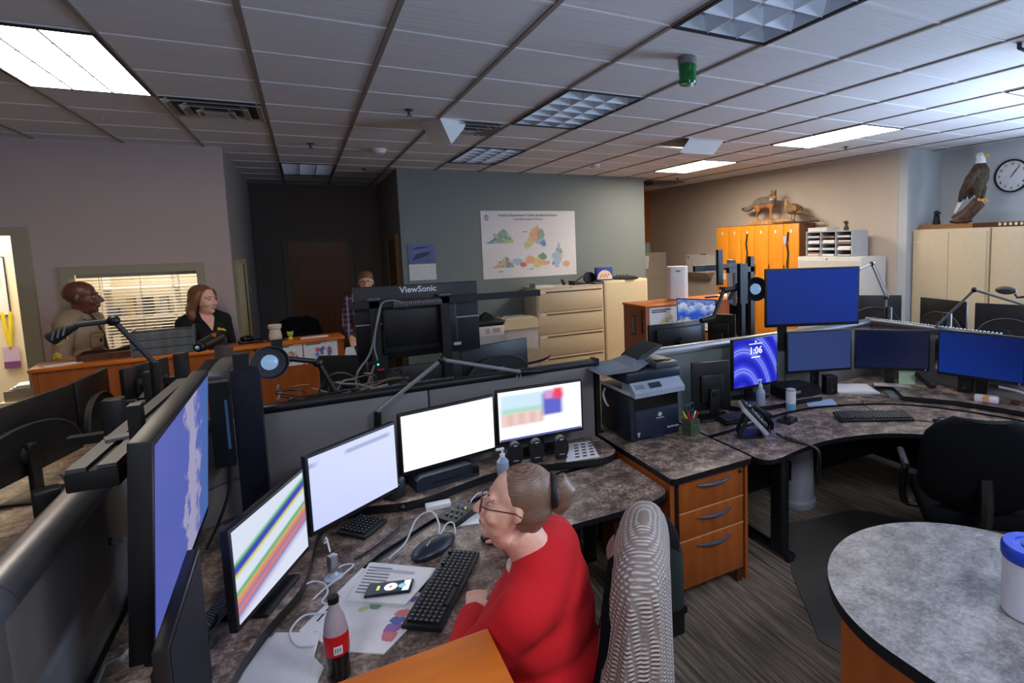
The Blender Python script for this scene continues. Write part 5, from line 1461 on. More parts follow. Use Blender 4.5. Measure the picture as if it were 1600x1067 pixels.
t = thing('tissue_pack', 'white tissue pack with an orange mark on the right platform edge', 'tissue pack', (4.20, 2.15, .785), -1.15)
MB().box((0, 0, .022), (.15, .08, .045), 0, .012).build('pack', M['white'], t)
MB().box((0, -.02, .03), (.035, .06, .036)).build('orange_mark', plain('orange print', (236, 160, 100), .5), t)
one(MB().lathe([(.02, 0), (.026, .01), (.026, .028), (.001, .03)]), 'volume_knob', M['dwood'], 'small brown knob right of the tissue pack', 'knob', (4.28, 2.0, .785))
t = thing('radio_handset', 'black radio handset leaning beside the navy monitor', 'handset', (4.21, 2.62, .785), -.7)
MB().tube([(-.06, 0, .11), (.0, 0, .05), (.05, 0, .012)], [.018, .014, .02], 10).build('grip', M['black'], t)
MB().ball((.065, 0, .018), (.028, .026, .018), 12).build('ear_cup', M['blackm'], t)
# bucket, wipes, bag
t = thing('water_jug', 'off white plastic pail under the right desk', 'pail', (3.12, 2.90, 0))
MB().lathe([(.125, 0), (.132, .01), (.132, .05), (.118, .065), (.112, .3), (.105, .47), (.108, .5), (.001, .5)]).build('pail', plain('milky plastic', (150, 150, 160), .5), t)
MB().bb((-.118, -.04, .22), (-.108, .05, .36)).build('label', M['black'], t)
t = thing('wipes_canister', 'white wipes canister with a blue lid on the island table', 'canister', (2.005, .865, .747))
MB().lathe([(.078, 0), (.083, .006), (.085, .19), (.001, .19)], n=40).build('tub', plain('milky white tub', (216, 218, 230), .35), t)
MB().lathe([(.088, .19), (.09, .195), (.09, .225), (.084, .235), (.055, .236), (.052, .231), (.001, .231)], n=40).build('lid', M['blue'], t)
MB().lathe([(.034, .231), (.034, .235), (.028, .2355), (.001, .2355)], n=24).build('dispenser_ring', plain('dark blue ring', (18, 44, 150), .4), t)
b = MB(); b.loft([[(.0868 * math.cos(a), .0868 * math.sin(a), z) for a in [-2.75 + .75 * k / 8 for k in range(9)]] for z in (.08, .14)], False, False)
b.build('label', plain('gray label', (104, 106, 118), .5), t)
t = thing('shoulder_bag', 'dark green bag hanging by the drawer pedestal', 'bag', (1.515, 2.30, 0))
MB().box((0, .0, .30), (.10, .24, .36), 0, .035).build('bag_body', M['bag'], t)
MB().tube(spline([(0, -.09, .42), (0, -.1, .52), (0, 0, .58), (0, .1, .52), (0, .09, .42)]), .012, 6, flat=2).build('strap', M['strap'], t)
MB().bb((-.055, -.12, .12), (.055, .12, .15)).build('bottom_trim', M['black'], t)
MB().bb((-.05, -.1, 0), (.05, .1, .12)).build('bag_base', M['blackm'], t)

# ------------------------------------------------------------------ arms, lamps, rails
def boom(name, label, cat, pts, r, head=None, base=None, m='dgray'):
    t = thing(name, label, cat, base or pts[0])
    for k in range(len(pts) - 1): W(t).tube([pts[k], pts[k + 1]], r).build('arm', M[m if k else m], t)
    for p in pts[1:-1]: W(t).ball(p, r * 2.1, 12).build('joint', M['black'], t)
    if base: W(t).tube([base, pts[0]], r * 1.7).build('base_post', M['black'], t)
    return t
t = boom('microphone_stand', 'gray microphone boom arching over the white monitor', 'microphone arm', [(.285, 3.15, 1.14), (.629, 3.15, 1.376), (1.08, 3.15, 1.245)], .011, base=(.262, 3.16, .75), m='gray')
W(t).tube([(1.08, 3.15, 1.245), (1.10, 3.15, 1.243), (1.21, 3.14, 1.235)], [.012, .02, .017], 12).build('microphone', M['black'], t)
W(t).tube([(1.06, 3.15, 1.23), (1.05, 3.15, 1.205), (1.075, 3.15, 1.20), (1.08, 3.15, 1.23)], .004).build('hanging_clip', M['gray'], t)
t = boom('microphone_stand', 'black microphone boom in front of the officer', 'microphone arm', [(-.757, 3.9, 1.41), (-.905, 3.9, 1.655), (-1.06, 3.9, 1.645)], .014, base=(-.76, 3.9, .75), m='dgray')
W(t).tube([(-1.05, 3.9, 1.64), (-1.11, 3.9, 1.615), (-1.16, 3.9, 1.58)], [.012, .03, .034], 14).build('microphone', M['blackm'], t)
for q in range(3):
    W(t).tube([(-1.09 - .022 * q, 3.868, 1.645 - .01 * q), (-1.10 - .022 * q, 3.862, 1.60 - .01 * q)], .004, 5).build('mount_ring', M['gray'], t)
t = boom('microphone_stand', 'thin gray boom at the right edge before the beige cabinets', 'microphone arm', [(4.44, 2.70, 1.215), (4.44, 2.388, 1.56), (4.44, 1.95, 1.45)], .010, base=(4.45, 2.70, 1.20), m='gray')
t = thing('boom_microphone', 'flat dark microphone at the right edge above the rightmost monitor backs', 'microphone', (5.2, 2.50, 1.40))
W(t).ball((5.2, 2.54, 1.495), (.03, .085, .035), 14).build('head', M['dgray'], t)
W(t).tube([(5.2, 2.47, 1.47), (5.2, 2.45, 1.44), (5.2, 2.40, 1.45), (5.2, 2.2, 1.5)], .009).build('yoke', M['black'], t)
W(t).tube([(5.2, 2.2, 1.5), (5.2, 1.95, 1.3), (5.2, 1.93, .745)], .012).build('arm', M['gray'], t)
t = boom('microphone_stand', 'gray double tube boom right of the big upper blue monitor', 'microphone arm', [(4.89, 3.45, 1.22), (4.90, 3.45, 1.39), (4.675, 3.45, 1.726), (4.50, 3.45, 1.68)], .011, base=(4.89, 3.45, .745), m='alu')
W(t).tube([(4.93, 3.45, 1.40), (4.71, 3.45, 1.735)], .008).build('arm', M['alu'], t)
def round_lamp(label, c, ax, r):
    """task lamp: black dish with a bright lens"""
    t = thing('task_lamp', label, 'lamp', c)
    a = Vector(ax).normalized()
    q = Vector((0, 0, 1)).rotation_difference(a).to_matrix().to_4x4()
    b = MB(); b.M = q; b.lathe([(r * .45, -.05), (r * .9, -.03), (r, .0), (r, .012), (r * .94, .012), (r * .88, -.01), (r * .4, -.012)], n=32); b.build('dish', M['navy'], t)
    b = MB(); b.M = q; b.lathe([(r * .46, -.012), (r * .44, .0), (r * .3, .01), (.001, .014)], n=24); b.build('lens', emit('lamp lens', (150, 190, 235), .45), t)
    return t
t = round_lamp('round black task lamp with a bluish lens left of the lettered monitor back', (-.185, 3.33, 1.435), (.25, -1, .1), .085)
W(t).tube([(-.20, 3.38, 1.46), (.03, 3.42, 1.395)], .014).tube([(.03, 3.42, 1.395), (.105, 3.42, 1.21)], .015).ball((.03, 3.42, 1.39), .026, 12).build('arm', M['black'], t)
W(t).box((.105, 3.42, .975), (.05, .05, .48)).box((-.15, 3.36, 1.52), (.05, .02, .05)).build('post', M['black'], t)
t = round_lamp('round black task lamp on the pole left of the big blue monitor', (3.27, 3.50, 1.575), (-.45, -1, .05), .10)
W(t).tube([(3.28, 3.56, 1.60), (2.99, 3.58, 1.575)], .022).tube([(2.99, 3.58, 1.57), (2.88, 3.58, 1.36)], .016).tube([(3.14, 3.58, 1.62), (3.05, 3.58, 1.5)], .014).build('arm', M['black'], t)
W(t).tube([(2.88, 3.58, 1.36), (2.75, 3.57, 1.35)], [.03, .022], 12).build('lamp_head', M['black'], t)
W(t).bb((3.12, 3.52, 1.46), (3.20, 3.56, 1.79)).bb((3.15, 3.54, .745), (3.19, 3.58, 1.5)).build('pole', M['black'], t)
t = thing('mount_pole', 'tall black pole with short cross bars left of the big blue monitor', 'pole', (3.40, 3.7, .745))
W(t).bb((3.38, 3.68, .745), (3.42, 3.72, 1.84)).build('pole', M['black'], t)
W(t).box((3.28, 3.70, 1.73), (.28, .04, .045)).build('cross_bar', M['black'], t)
W(t).box((3.46, 3.70, 1.52), (.3, .04, .05)).build('cross_bar', M['black'], t)
W(t).box((3.05, 3.72, 1.76), (.5, .03, .05)).build('cross_bar', M['black'], t)
W(t).box((3.06, 3.71, 1.76), (.05, .03, .3)).build('clamp_plate', M['black'], t)
t = monitor((3.62, 4.28), (3.44, 3.98), 1.38, 1.80, 1.38, S['off'], 'gray monitor back held high beside the golden lockers', foot=False)
for o in bpy.data.objects:
    if o.parent == t and o.name.startswith(('housing', 'back_cover')):
        o.data.materials[0] = plain('silver monitor shell', (128, 128, 134), .4)
W(t).bb((3.52, 3.98, .745), (3.56, 4.02, 1.42)).build('pole', M['black'], t)
monitor((3.79, 5.38), (4.03, 4.95), .94, 1.32, .745, S['mount'], 'monitor showing a blue mountain picture before the wood credenza')
monitor((2.635, 4.20), (3.27, 4.215), .95, 1.25, .745, S['off'], 'black monitor back with its hub before the wood credenza', back='box').rotation_euler.z += PI
monitor((4.14, 4.86), (4.28, 4.62), .92, 1.29, .745, S['off'], 'dark screen standing right of the mountain picture monitor')
monitor((3.75, 4.30), (3.60, 4.55), .90, 1.24, .745, S['off'], 'black edge-on screen back left of the upper blue monitor')
t = thing('workstation_desk', 'desk behind the right partition carrying the mountain picture monitor', 'desk', (3.4, 4.3, 0))
slab(W(t), [(2.1, 3.34), (4.42, 3.34), (4.46, 5.2), (3.6, 5.42), (3.3, 4.7), (2.3, 4.5)], .717, .745).build('worktop', lamk, t)
for x, y in ((2.2, 3.5), (4.3, 3.5), (3.7, 5.2)): W(t).bb((x - .03, y - .03, 0), (x + .03, y + .03, .717)).build('desk_leg', M['black'], t)
# left rail and corner pole
t = thing('mount_rail', 'dark double track rail above the left partition', 'rail', (-.45, 2.6, 1.38))
rz_ = -.045
W(t).box((-.515, 2.58, 1.395), (.115, 1.2, .055), rz_, .006).build('rail_body', M['blackm'], t)
for s_ in (-1, 1): W(t).box((-.515 + s_ * .032, 2.58, 1.427), (.042, 1.19, .012), rz_).build('rail_track', M['alud'], t)
W(t).box((-.462, 2.10, 1.40), (.03, .05, .33)).build('mount_bar', M['black'], t)
W(t).box((-.53, 2.25, 1.437), (.09, .05, .008), .3).build('clamp_plate', M['gray'], t)
W(t).box((-.56, 2.6, 1.30), (.05, .05, .16)).box((-.62, 2.6, 1.262), (.16, .05, .012)).build('bracket', M['black'], t)
t = thing('mount_rail', 'second dark track rail with ribs running to the black corner pole', 'rail', (-.36, 3.3, 1.38))
W(t).box((-.40, 3.42, 1.41), (.10, .5, .045), -.1, .005).build('rail_body', M['alud'], t)
for k in range(12): W(t).box((-.46, 3.22 + .035 * k, 1.43), (.05, .012, .02)).build('rib', M['black'], t)
W(t).box((-.41, 3.5, 1.06), (.05, .05, .64)).build('bracket', M['black'], t)
t = thing('corner_pole', 'thick black pole in the corner left of the long partition', 'pole', (-.27, 3.06, .75))
W(t).bb((-.325, 3.01, .75), (-.215, 3.10, 1.47)).build('pole', plain('blue black pole', (16, 20, 34), .4), t)
W(t).bb((-.31, 3.02, 1.47), (-.25, 3.09, 1.54)).build('pole_cap', M['black'], t)
t = thing('light_bar', 'narrow black light bar with a blue strip before the corner pole', 'light bar', (-.37, 2.95, 1.06))
W(t).bb((-.40, 2.93, 1.06), (-.325, 2.99, 1.44)).build('bar', M['black'], t)
W(t).bb((-.345, 2.927, 1.14), (-.335, 2.93, 1.36)).build('strip', plain('blue strip', (70, 110, 150), .3), t)
W(t).tube(spline([(-.35, 2.95, 1.06), (-.36, 2.93, .95), (-.40, 2.88, .84), (-.44, 2.8, .77)]), .006).build('cord', M['black'], t)
t = thing('panel_peg', 'thin gray peg sticking out of the left partition', 'peg', (-.665, 2.50, 1.0))
W(t).tube([(-.665, 2.52, 1.0), (-.53, 2.46, 1.005)], .007).build('peg', M['lgray'], t)
W(t).ball((-.665, 2.52, 1.0), .014, 10).build('rosette', M['black'], t)
# pole mounts behind the lettered monitor
t = thing('mount_rail', 'black horizontal bar on two poles behind the lettered monitor back', 'rail', (.7, 3.9, .745))
W(t).box((.88, 3.95, 1.635), (1.30, .04, .045)).build('bar', M['black'], t)
for x in (.38, .83): W(t).bb((x - .03, 3.93, .745), (x + .03, 3.99, 1.665)).build('pole', M['black'], t)
for x in (.38, .83): W(t).bb((x - .04, 3.92, 1.665), (x + .04, 4.0, 1.68)).build('pole_cap', M['alud'], t)
W(t).box((.39, 3.91, 1.25), (.09, .04, .1)).build('power_strip', M['black'], t)
W(t).ball((.375, 3.885, 1.25), .006, 8).build('green_led', emit('green led', (40, 230, 120), 4), t)
W(t).box((.39, 3.885, 1.215), (.04, .004, .01)).build('red_switch', M['red'], t)
cable([(.42, 3.9, 1.64), (.38, 3.88, 1.5), (.33, 3.87, 1.33), (.25, 3.86, 1.22), (.24, 3.86, 1.13), (.29, 3.86, 1.12), (.35, 3.87, 1.25)], .006, M['gray'], 'gray cable looping down beside the lettered monitor back')
cable([(.55, 3.9, 1.64), (.47, 3.88, 1.66), (.41, 3.88, 1.62), (.36, 3.87, 1.4), (.37, 3.87, 1.28)], .006, M['gray'], 'second gray cable down the left pole of the lettered monitor')
b = MB()
for k in range(26):
    b.tube([(.50 + .012 * k, 3.92 + .018 * math.cos(a), 1.625 + .018 * math.sin(a)) for a in [2 * PI * q / 8 for q in range(9)]], .003, 5)
one(b, 'cable_coil', M['gray'], 'ribbed cable sleeve along the bar behind the lettered monitor', 'cable sleeve')
# tangle of cables behind the long partition and on the left desk
def tangle(n, x0, x1, y0, y1, z0, z1, label, r=.006, seed=1):
    R = random.Random(seed); b = MB()
    for k in range(n):
        p = Vector((R.uniform(x0, x1), R.uniform(y0, y1), R.uniform(z0, z1))); pts = [p]
        d = Vector((R.uniform(-1, 1), R.uniform(-1, 1), 0)).normalized()
        for q in range(5):
            d = (d + Vector((R.uniform(-.8, .8), R.uniform(-.8, .8), R.uniform(-.3, .3)))).normalized()
            p = p + d * (x1 - x0) * .16
            p = Vector((min(max(p.x, x0), x1), min(max(p.y, y0), y1), min(max(p.z, z0), z1))); pts.append(p)
        b.m(R.choice((0, 0, 0, 1, 1, 2, 3, 4))).tube(spline(pts, 4), r * R.uniform(.6, 1.1), 6)
    o = one(b, 'cable_tangle', [M['black'], M['gray'], M['lgray'], plain('brown cable', (110, 76, 56), .5), M['dgray']], label, 'cables')
    o['kind'] = 'stuff'
    return o
tangle(46, -.18, .5, 3.40, 3.80, 1.02, 1.22, 'tangle of cables on the tray behind the long partition', seed=3)
one(MB().bb((-.2, 3.34, 0), (.55, 3.86, .02)).bb((-.15, 3.6, -.27), (-.10, 3.65, 0)).bb((.45, 3.6, -.27), (.5, 3.65, 0)), 'cable_tray', M['black'], 'black tray carrying the cable tangle behind the long partition', 'cable tray', (0, 0, 1.0))
b = MB()
for k in range(34): b.tube([(.30 + .013 * k, 3.36 + .022 * math.cos(a), 1.20 + .022 * math.sin(a)) for a in [2 * PI * q / 8 for q in range(9)]], .0035, 5)
one(b, 'cable_coil', M['gray'], 'ribbed cable sleeve just behind the long partition cap', 'cable sleeve')
one(MB().box((0, 0, 0), (.04, .03, .03)), 'cable_clip', M['orange'], 'orange clip in the cable tangle behind the long partition', 'clip', (-.02, 3.38, 1.17))
tangle(26, -1.12, -.78, 3.2, 4.6, .75, .95, 'tangle of cables on the left desk behind the monitor backs', seed=5)
tangle(22, 3.15, 3.95, 3.5, 4.1, .75, 1.12, 'tangle of pale cables at the pole behind the right partition', seed=9)
tangle(14, -.60, -.34, 1.7, 2.6, .752, .80, 'dark cables on the platform behind the big side monitor', .007, seed=12)
b = MB()
for k in range(48): b.tube([(-.40 + .0047 * k + .022 * math.cos(a), 2.10 + .0115 * k - .01 * math.cos(a), .785 + .024 * math.sin(a)) for a in [2 * PI * q / 8 for q in range(9)]], .0042, 5)
one(b, 'cable_coil', M['gray'], 'ribbed gray cable sleeve behind the striped monitor', 'cable sleeve')
b = MB()
for k in range(40): b.tube([(4.62, 3.45 - .03 * k + .004 * math.cos(a), 1.13 + .022 * math.sin(a)) if False else (4.62 + .022 * math.cos(a), 3.45 - .03 * k, 1.20 + .022 * math.sin(a)) for a in [2 * PI * q / 8 for q in range(9)]], .004, 5)
one(b, 'cable_coil', M['lgray'], 'ribbed pale cable sleeve behind the right partition cap', 'cable sleeve')
for y, lab in ((3.30, 'black post behind the right partition, left of the rightmost backs'), (2.75, 'black post behind the right partition, at the boom foot')):
    one(MB().lathe([(.035, 0), (.035, .57), (.03, .58), (.001, .58)]), 'mount_post', M['black'], lab, 'post', (4.72, y, .745))
# left desk clutter
for (x, y, sx, sy, h, rz, m_, lab) in ((-1.0, 3.30, .22, .3, .05, .2, 'dgray', 'flat gray box on the left desk near the rounded cap'), (-1.16, 3.62, .1, .1, .15, .3, 'black', 'black cube box on the left desk'), (-.92, 3.75, .16, .12, .12, .1, 'navy', 'dark box on the left desk by the pole'),
                                   (-1.02, 2.75, .18, .24, .16, .2, 'blackm', 'lumpy black bag like box on the left desk at the picture edge')):
    one(MB().box((0, 0, h / 2), (sx, sy, h), 0, .012), 'desk_box', M[m_], lab, 'box', (x, y, .745), rz)
for (x, y, rz, lab) in ((-.98, 3.02, .3, 'white paper on the left desk beside the flat gray box'), (-1.02, 4.05, .1, 'white papers on the left desk under the monitor backs'), (-1.12, 3.92, -.4, 'tan papers on the left desk behind the black cube box')):
    b = MB(); papers(b, [(-.11, -.15), (.11, -.15), (.11, .15), (-.11, .15)], 0, 3)
    one(b, 'paper_stack', M['paper'] if 'tan' not in lab else plain('tan paper', (190, 160, 130), .8), lab, 'papers', (x, y, .745), rz)
for (x, y, lab) in ((-.86, 3.55, 'black post on the left desk before the nearest monitor back'), (-.84, 4.25, 'black post on the left desk before the second monitor back'), (-.80, 4.9, 'black post on the left desk farthest from us')):
    one(MB().bb((-.04, -.04, 0), (.04, .04, .56), .006).bb((-.18, -.03, .36), (0, .03, .40)), 'mount_post', M['black'], lab, 'post', (x, y, .745))
t = thing('mount_rail', 'dark track rail behind the monitor backs of the left desk', 'rail', (-.9, 4.3, .745))
W(t).box((-.90, 4.3, 1.12), (.05, 1.7, .05), .05).build('rail_body', M['alud'], t)
for y in (3.62, 5.05): W(t).bb((-.93, y - .02, .745), (-.88, y + .02, 1.1)).build('bracket', M['black'], t)
t = thing('webcam', 'black camera on an angled stand at the counter before the woman in black', 'camera', (-.55, 4.5, .745))
W(t).tube([(-.62, 4.45, 1.40), (-.54, 4.62, 1.43)], [.036, .042], 14).build('camera_body', M['black'], t)
W(t).cyl((-.632, 4.425, 1.395), (-.62, 4.45, 1.40), .03).build('lens_ring', M['navy'], t)
W(t).ball((-.634, 4.422, 1.395), .013, 10).build('lens', M['lgray'], t)
W(t).extr([(-.60, .745), (-.52, .745), (-.46, 1.36), (-.56, 1.39)], 4.55, 4.60).build('stand', plain('taupe stand', (92, 84, 80), .5), t)
W(t).box((-.555, 4.55, 1.445), (.02, .035, .03)).build('orange_sticker', M['orange'], t)
# ------------------------------------------------------------------ mounted animals
def fur(name, a, b_, sc=60, st=(1, 1, 1)):
    k = NT(name); n = k.noise(k.coords(st), sc, 4, .7)
    k.l(k.ramp(n, [(.32, rgb(a)), (.68, rgb(b_))]), k.b.inputs['Base Color']); k.set(Roughness=.85); k.bump(n, .5, .006)
    return k.m
F = [fur('gray fox fur', (66, 60, 54), (150, 138, 122)), fur('rust fox fur', (150, 92, 46), (198, 140, 84)), fur('white fox fur', (206, 196, 180), (232, 226, 214)), fur('dark fox fur', (34, 30, 28), (70, 62, 56))]
# fox: local +x is its head end; stands along the lockers with its head turned to the room
t = thing('mounted_fox', 'stuffed gray fox with rust legs standing on the golden lockers', 'fox', (6.45, 6.68, 2.275), -PI / 2)
b = MB()
b.tube(spline([(-.22, 0, .27), (-.10, 0, .29), (.04, 0, .285), (.15, 0, .275)]), [.062, .066, .07, .072, .074, .076, .078, .078, .078, .078, .08, .082, .082, .082, .08, .078, .076, .07, .06][:19], 14)
b.ball((-.19, 0, .26), (.085, .07, .085)).ball((.11, 0, .255), (.09, .068, .09)).ball((-.02, 0, .25), (.11, .06, .07))
b.tube([(.13, 0, .27), (.18, -.01, .32), (.20, -.02, .35)], [.065, .055, .05], 12)
b.ball((.205, -.04, .37), (.05, .055, .048)).tube([(.205, -.075, .36), (.208, -.115, .35), (.208, -.145, .345)], [.034, .022, .012], 10)
b.ball((.17, -.05, .355), (.03, .03, .03)).ball((.24, -.05, .355), (.03, .03, .03))
for s_ in (-1, 1): b.tube([(.205 + s_ * .028, -.03, .40), (.205 + s_ * .04, -.03, .435), (.205 + s_ * .043, -.03, .462)], [.026, .018, .005], 8)
for x, y in ((.08, .035), (.17, -.035)):
    b.tube([(x, y, .22), (x - .01, y, .13), (x, y, .06), (x + .005, y, .015)], [.036, .02, .015, .014], 8); b.ball((x + .02, y, .012), (.026, .016, .012), 8)
for x, y in ((-.21, .035), (-.14, -.04)):
    b.tube([(x, y, .24), (x + .035, y, .15), (x - .025, y, .085), (x - .01, y, .015)], [.055, .03, .015, .013], 8); b.ball((x + .012, y, .012), (.026, .016, .012), 8)
b.tube(spline([(-.25, 0, .27), (-.32, 0, .22), (-.40, 0, .195), (-.50, 0, .20), (-.56, 0, .215)]), [.03, .034, .036, .038, .04, .042, .043, .044, .045, .046, .046, .046, .045, .044, .042, .04, .037, .034, .03, .026, .022, .018, .014, .01, .006][:25], 10)
def fpaint(c):
    if c.x < -.46: return 3
    if c.y < -.11 and c.x > .15: return 2 if c.z < .345 else 1
    if c.x > .15 and c.z > .30: return 0 if c.z > .37 and c.y > -.06 else (2 if c.y < -.05 and c.z < .35 else 1)
    if c.z < .2 and c.x > -.3: return 1
    if c.z < .235 and c.x > -.26: return 1
    return 0
organic(b, 'fox_body', F, t, .008, 3, fpaint)
b = MB()
for s_ in (-1, 1): b.ball((.205 + s_ * .024, -.088, .375), .008, 8)
b.ball((.208, -.152, .347), (.009, .008, .007), 8)
b.build('eyes_and_nose', M['blackg'], t)
one(MB().prism([(-.27, -.09), (.24, -.10), (.28, .0), (.25, .10), (-.25, .09), (-.3, 0)], 0, .065, .01), 'display_board', wood('pale log slab', (150, 104, 60), (206, 160, 106), (2, .4, 2)), 'pale wood slab under the stuffed fox', 'board', (6.45, 6.70, 2.205), -PI / 2)
one(MB().ball((0, 0, 0), (.20, .11, .05), 16), 'display_rock', plain('sandy mound', (180, 140, 92), .9, var=.2, scale=30), 'sandy mound between the stuffed fox and pheasant', 'mound', (6.45, 6.28, 2.235), PI / 2)
one(MB().bb((-.26, -.1, 0), (.26, .1, .02)), 'display_board', M['dwood'], 'dark base board under the stuffed pheasant', 'board', (6.45, 5.96, 2.205), -PI / 2)
# pheasant: head toward the fox
FT = [fur('brown mottled feathers', (74, 52, 32), (176, 140, 96), 45, (1, 1, 1)), fur('buff feathers', (150, 116, 78), (206, 172, 130), 60), fur('tail feathers', (84, 62, 40), (150, 118, 80), 30, (.4, 6, 6))]
t = thing('mounted_pheasant', 'stuffed brown pheasant standing right of the fox', 'pheasant', (6.45, 6.10, 2.225), PI / 2)
b = MB()
b.ball((.02, 0, .19), (.14, .075, .085), 18, Matrix.Rotation(-.35, 3, 'Y') if False else Matrix.Rotation(.0, 3, 'Y'))
b.tube([(.13, 0, .22), (.06, 0, .20), (-.06, 0, .17), (-.16, 0, .12)], [.05, .078, .075, .03], 14)
b.tube([(.11, 0, .22), (.14, 0, .28), (.145, 0, .31)], [.05, .034, .026], 12).ball((.15, 0, .325), (.03, .024, .026), 12)
b.tube([(.165, 0, .325), (.19, 0, .316)], [.012, .003], 8)
b.tube([(-.12, 0, .14), (-.26, 0, .09), (-.41, 0, .05)], [.045, .025, .008], 10, flat=.5)
for s_ in (-1, 1): b.ball((-.01, s_ * .06, .185), (.13, .03, .06), 14)
organic(b, 'pheasant_body', FT, t, .007, 3, lambda c: 2 if c.x < -.17 else (1 if c.x > .09 and c.z > .16 else 0))
b = MB()
for s_ in (-1, 1): b.tube([(.0, s_ * .03, .13), (.01, s_ * .03, .05), (.0, s_ * .03, .0)], [.016, .007, .006], 8).tube([(-.02, s_ * .03, .004), (.04, s_ * .04, .004)], .005, 6).tube([(.0, s_ * .03, .004), (.035, s_ * .01, .004)], .005, 6)
b.build('legs', plain('bird leg', (170, 140, 100), .6), t)
b = MB()
for s_ in (-1, 1): b.ball((.16, s_ * .022, .33), .005, 8)
b.build('eyes', M['blackg'], t)
# eagle on a leaning log
t = thing('mounted_eagle', 'stuffed bald eagle with white head perched on a leaning log', 'eagle', (6.95, 3.72, 2.36))
E_ = [fur('dark eagle feathers', (28, 22, 20), (92, 70, 50), 32, (1, 1, .5)), fur('white eagle feathers', (206, 206, 206), (236, 236, 236), 60), plain('horn yellow', (226, 160, 50), .4)]
b = MB()
b.tube([(0, .07, .10), (0, .05, .18), (0, .01, .27), (0, -.0, .36), (0, .0, .42)], [.06, .098, .108, .095, .06], 18)
for s_ in (-1, 1):
    b.tube([(s_ * .09, -.02, .37), (s_ * .11, .05, .25), (s_ * .08, .14, .10), (s_ * .05, .20, .0)], [.045, .055, .045, .02], 12)
    b.tube([(s_ * .05, -.0, .16), (s_ * .045, -.01, .07), (s_ * .045, -.015, .02)], [.055, .035, .02], 10)
b.tube([(0, .14, .13), (0, .21, .0), (0, .275, -.13)], [.06, .055, .03], 12, flat=.5)
b.tube([(0, .0, .40), (0, -.005, .46), (0, .0, .50)], [.062, .05, .045], 14)
b.ball((0, .005, .51), (.045, .05, .043), 14)
def epaint(c):
    if c.z > .425: return 1
    if c.y > .15 and abs(c.x) < .055 and c.z < .10: return 1
    return 0
organic(b, 'eagle_body', E_, t, .009, 3, epaint)
MB().tube([(0, -.03, .512), (0, -.065, .515), (0, -.085, .508), (0, -.09, .488)], [.018, .016, .011, .002], 10).build('beak', M['orange'] if False else E_[2], t)
b = MB()
for s_ in (-1, 1): b.ball((s_ * .038, -.022, .52), .007, 8)
b.build('eyes', M['blackg'], t)
for s_ in (-1, 1):
    b = MB().tube([(s_ * .045, -.015, .03), (s_ * .045, -.02, .0)], .013)
    for a in (-.5, 0, .5): b.tube([(s_ * .045, -.02, .0), (s_ * .045 + .04 * math.sin(a), -.02 - .05 * math.cos(a), .002), (s_ * .045 + .045 * math.sin(a), -.02 - .065 * math.cos(a), -.02)], [.011, .01, .003], 8)
    b.build('foot', E_[2], t)
b = MB().tube([(6.95, 3.95, 2.125), (6.95, 3.84, 2.22), (6.95, 3.72, 2.345)], [.10, .078, .075], 14)
b.ball((6.95, 3.92, 2.13), (.11, .13, .03))
one(b, 'driftwood_log', wood('driftwood bark', (58, 40, 34), (110, 80, 66), (4, 4, 1)), 'leaning dark log holding the eagle', 'log')
one(MB().bb((6.83, 3.72, 2.048), (7.07, 4.36, 2.10)), 'display_board', wood('tan plank', (132, 88, 50), (176, 126, 78), (2, .4, 2)), 'tan wood plank under the eagle log', 'board')
b = MB().m(0).bb((6.82, 2.7, 2.048), (6.95, 3.70, 2.10))
for q in range(12): b.m(1).ball((6.819, 3.42 - .055 * q, 2.076), (.004, .017, .018), 10)
one(b, 'name_board', [M['dwood'], M['cream']], 'long dark wood board with a row of pale marks under the clock', 'sign')
t = thing('dark_statuette', 'small black statuette on the left end of the eagle plank', 'statuette', (6.9, 4.19, 2.10))
MB().lathe([(.04, 0), (.045, .02), (.032, .08), (.036, .11), (.015, .125)]).build('body', M['blackm'], t)
MB().ball((0, 0, .145), (.03, .034, .03)).ball((0, -.03, .14), (.016, .025, .014)).build('head', M['blackm'], t)
# ------------------------------------------------------------------ people
def rotm(yaw=0, pitch=0, roll=0):
    return Matrix.Rotation(yaw, 4, 'Z') @ Matrix.Rotation(-pitch, 4, 'Y') @ Matrix.Rotation(roll, 4, 'X')
def head_shapes(b, HM, s=1.0, full=0):
    """skull, face and ears in the head's own frame: +x is where the face looks"""
    M0 = b.M.copy(); b.M = b.M @ HM @ Matrix.Scale(s, 4)
    b.ball((-.014, 0, .036), (.097, .077, .084), 22)
    b.ball((.030, 0, -.025), (.061, .062 + full, .086), 20)
    b.ball((.034, 0, -.075), (.050, .052 + full, .040), 16)
    b.ball((.068, 0, -.101), (.022, .027, .018), 12)
    b.ball((.02, 0, -.10), (.045, .045 + full, .03), 14)
    b.tube([(.086, 0, .016), (.105, 0, -.010), (.121, 0, -.034)], [.010, .011, .013], 12)
    b.ball((.116, 0, -.036), (.014, .012, .010), 12)
    for y in (-1, 1):
        b.ball((.100, y * .013, -.040), (.011, .008, .008), 10)
        b.ball((.076, y * .028, .024), (.016, .026, .010), 12)
        b.ball((.062, y * .040, -.034), (.028, .024 + full * .5, .026), 12)
        b.ball((-.010, y * .077, -.006), (.015, .009, .025), 12, Matrix.Rotation(.2, 3, 'Y'))
        b.ball((-.004, y * .074, -.028), (.008, .007, .010), 10)
    b.ball((.094, 0, -.063), (.010, .023, .006), 12)
    b.ball((.091, 0, -.073), (.011, .020, .007), 12)
    b.ball((.088, 0, -.055), (.012, .016, .010), 10)
    b.M = M0
def lips_at(c, HI, s=1.0):
    p = HI @ c / s
    return p.x > .094 and abs(p.y) < .021 and -.081 < p.z < -.058
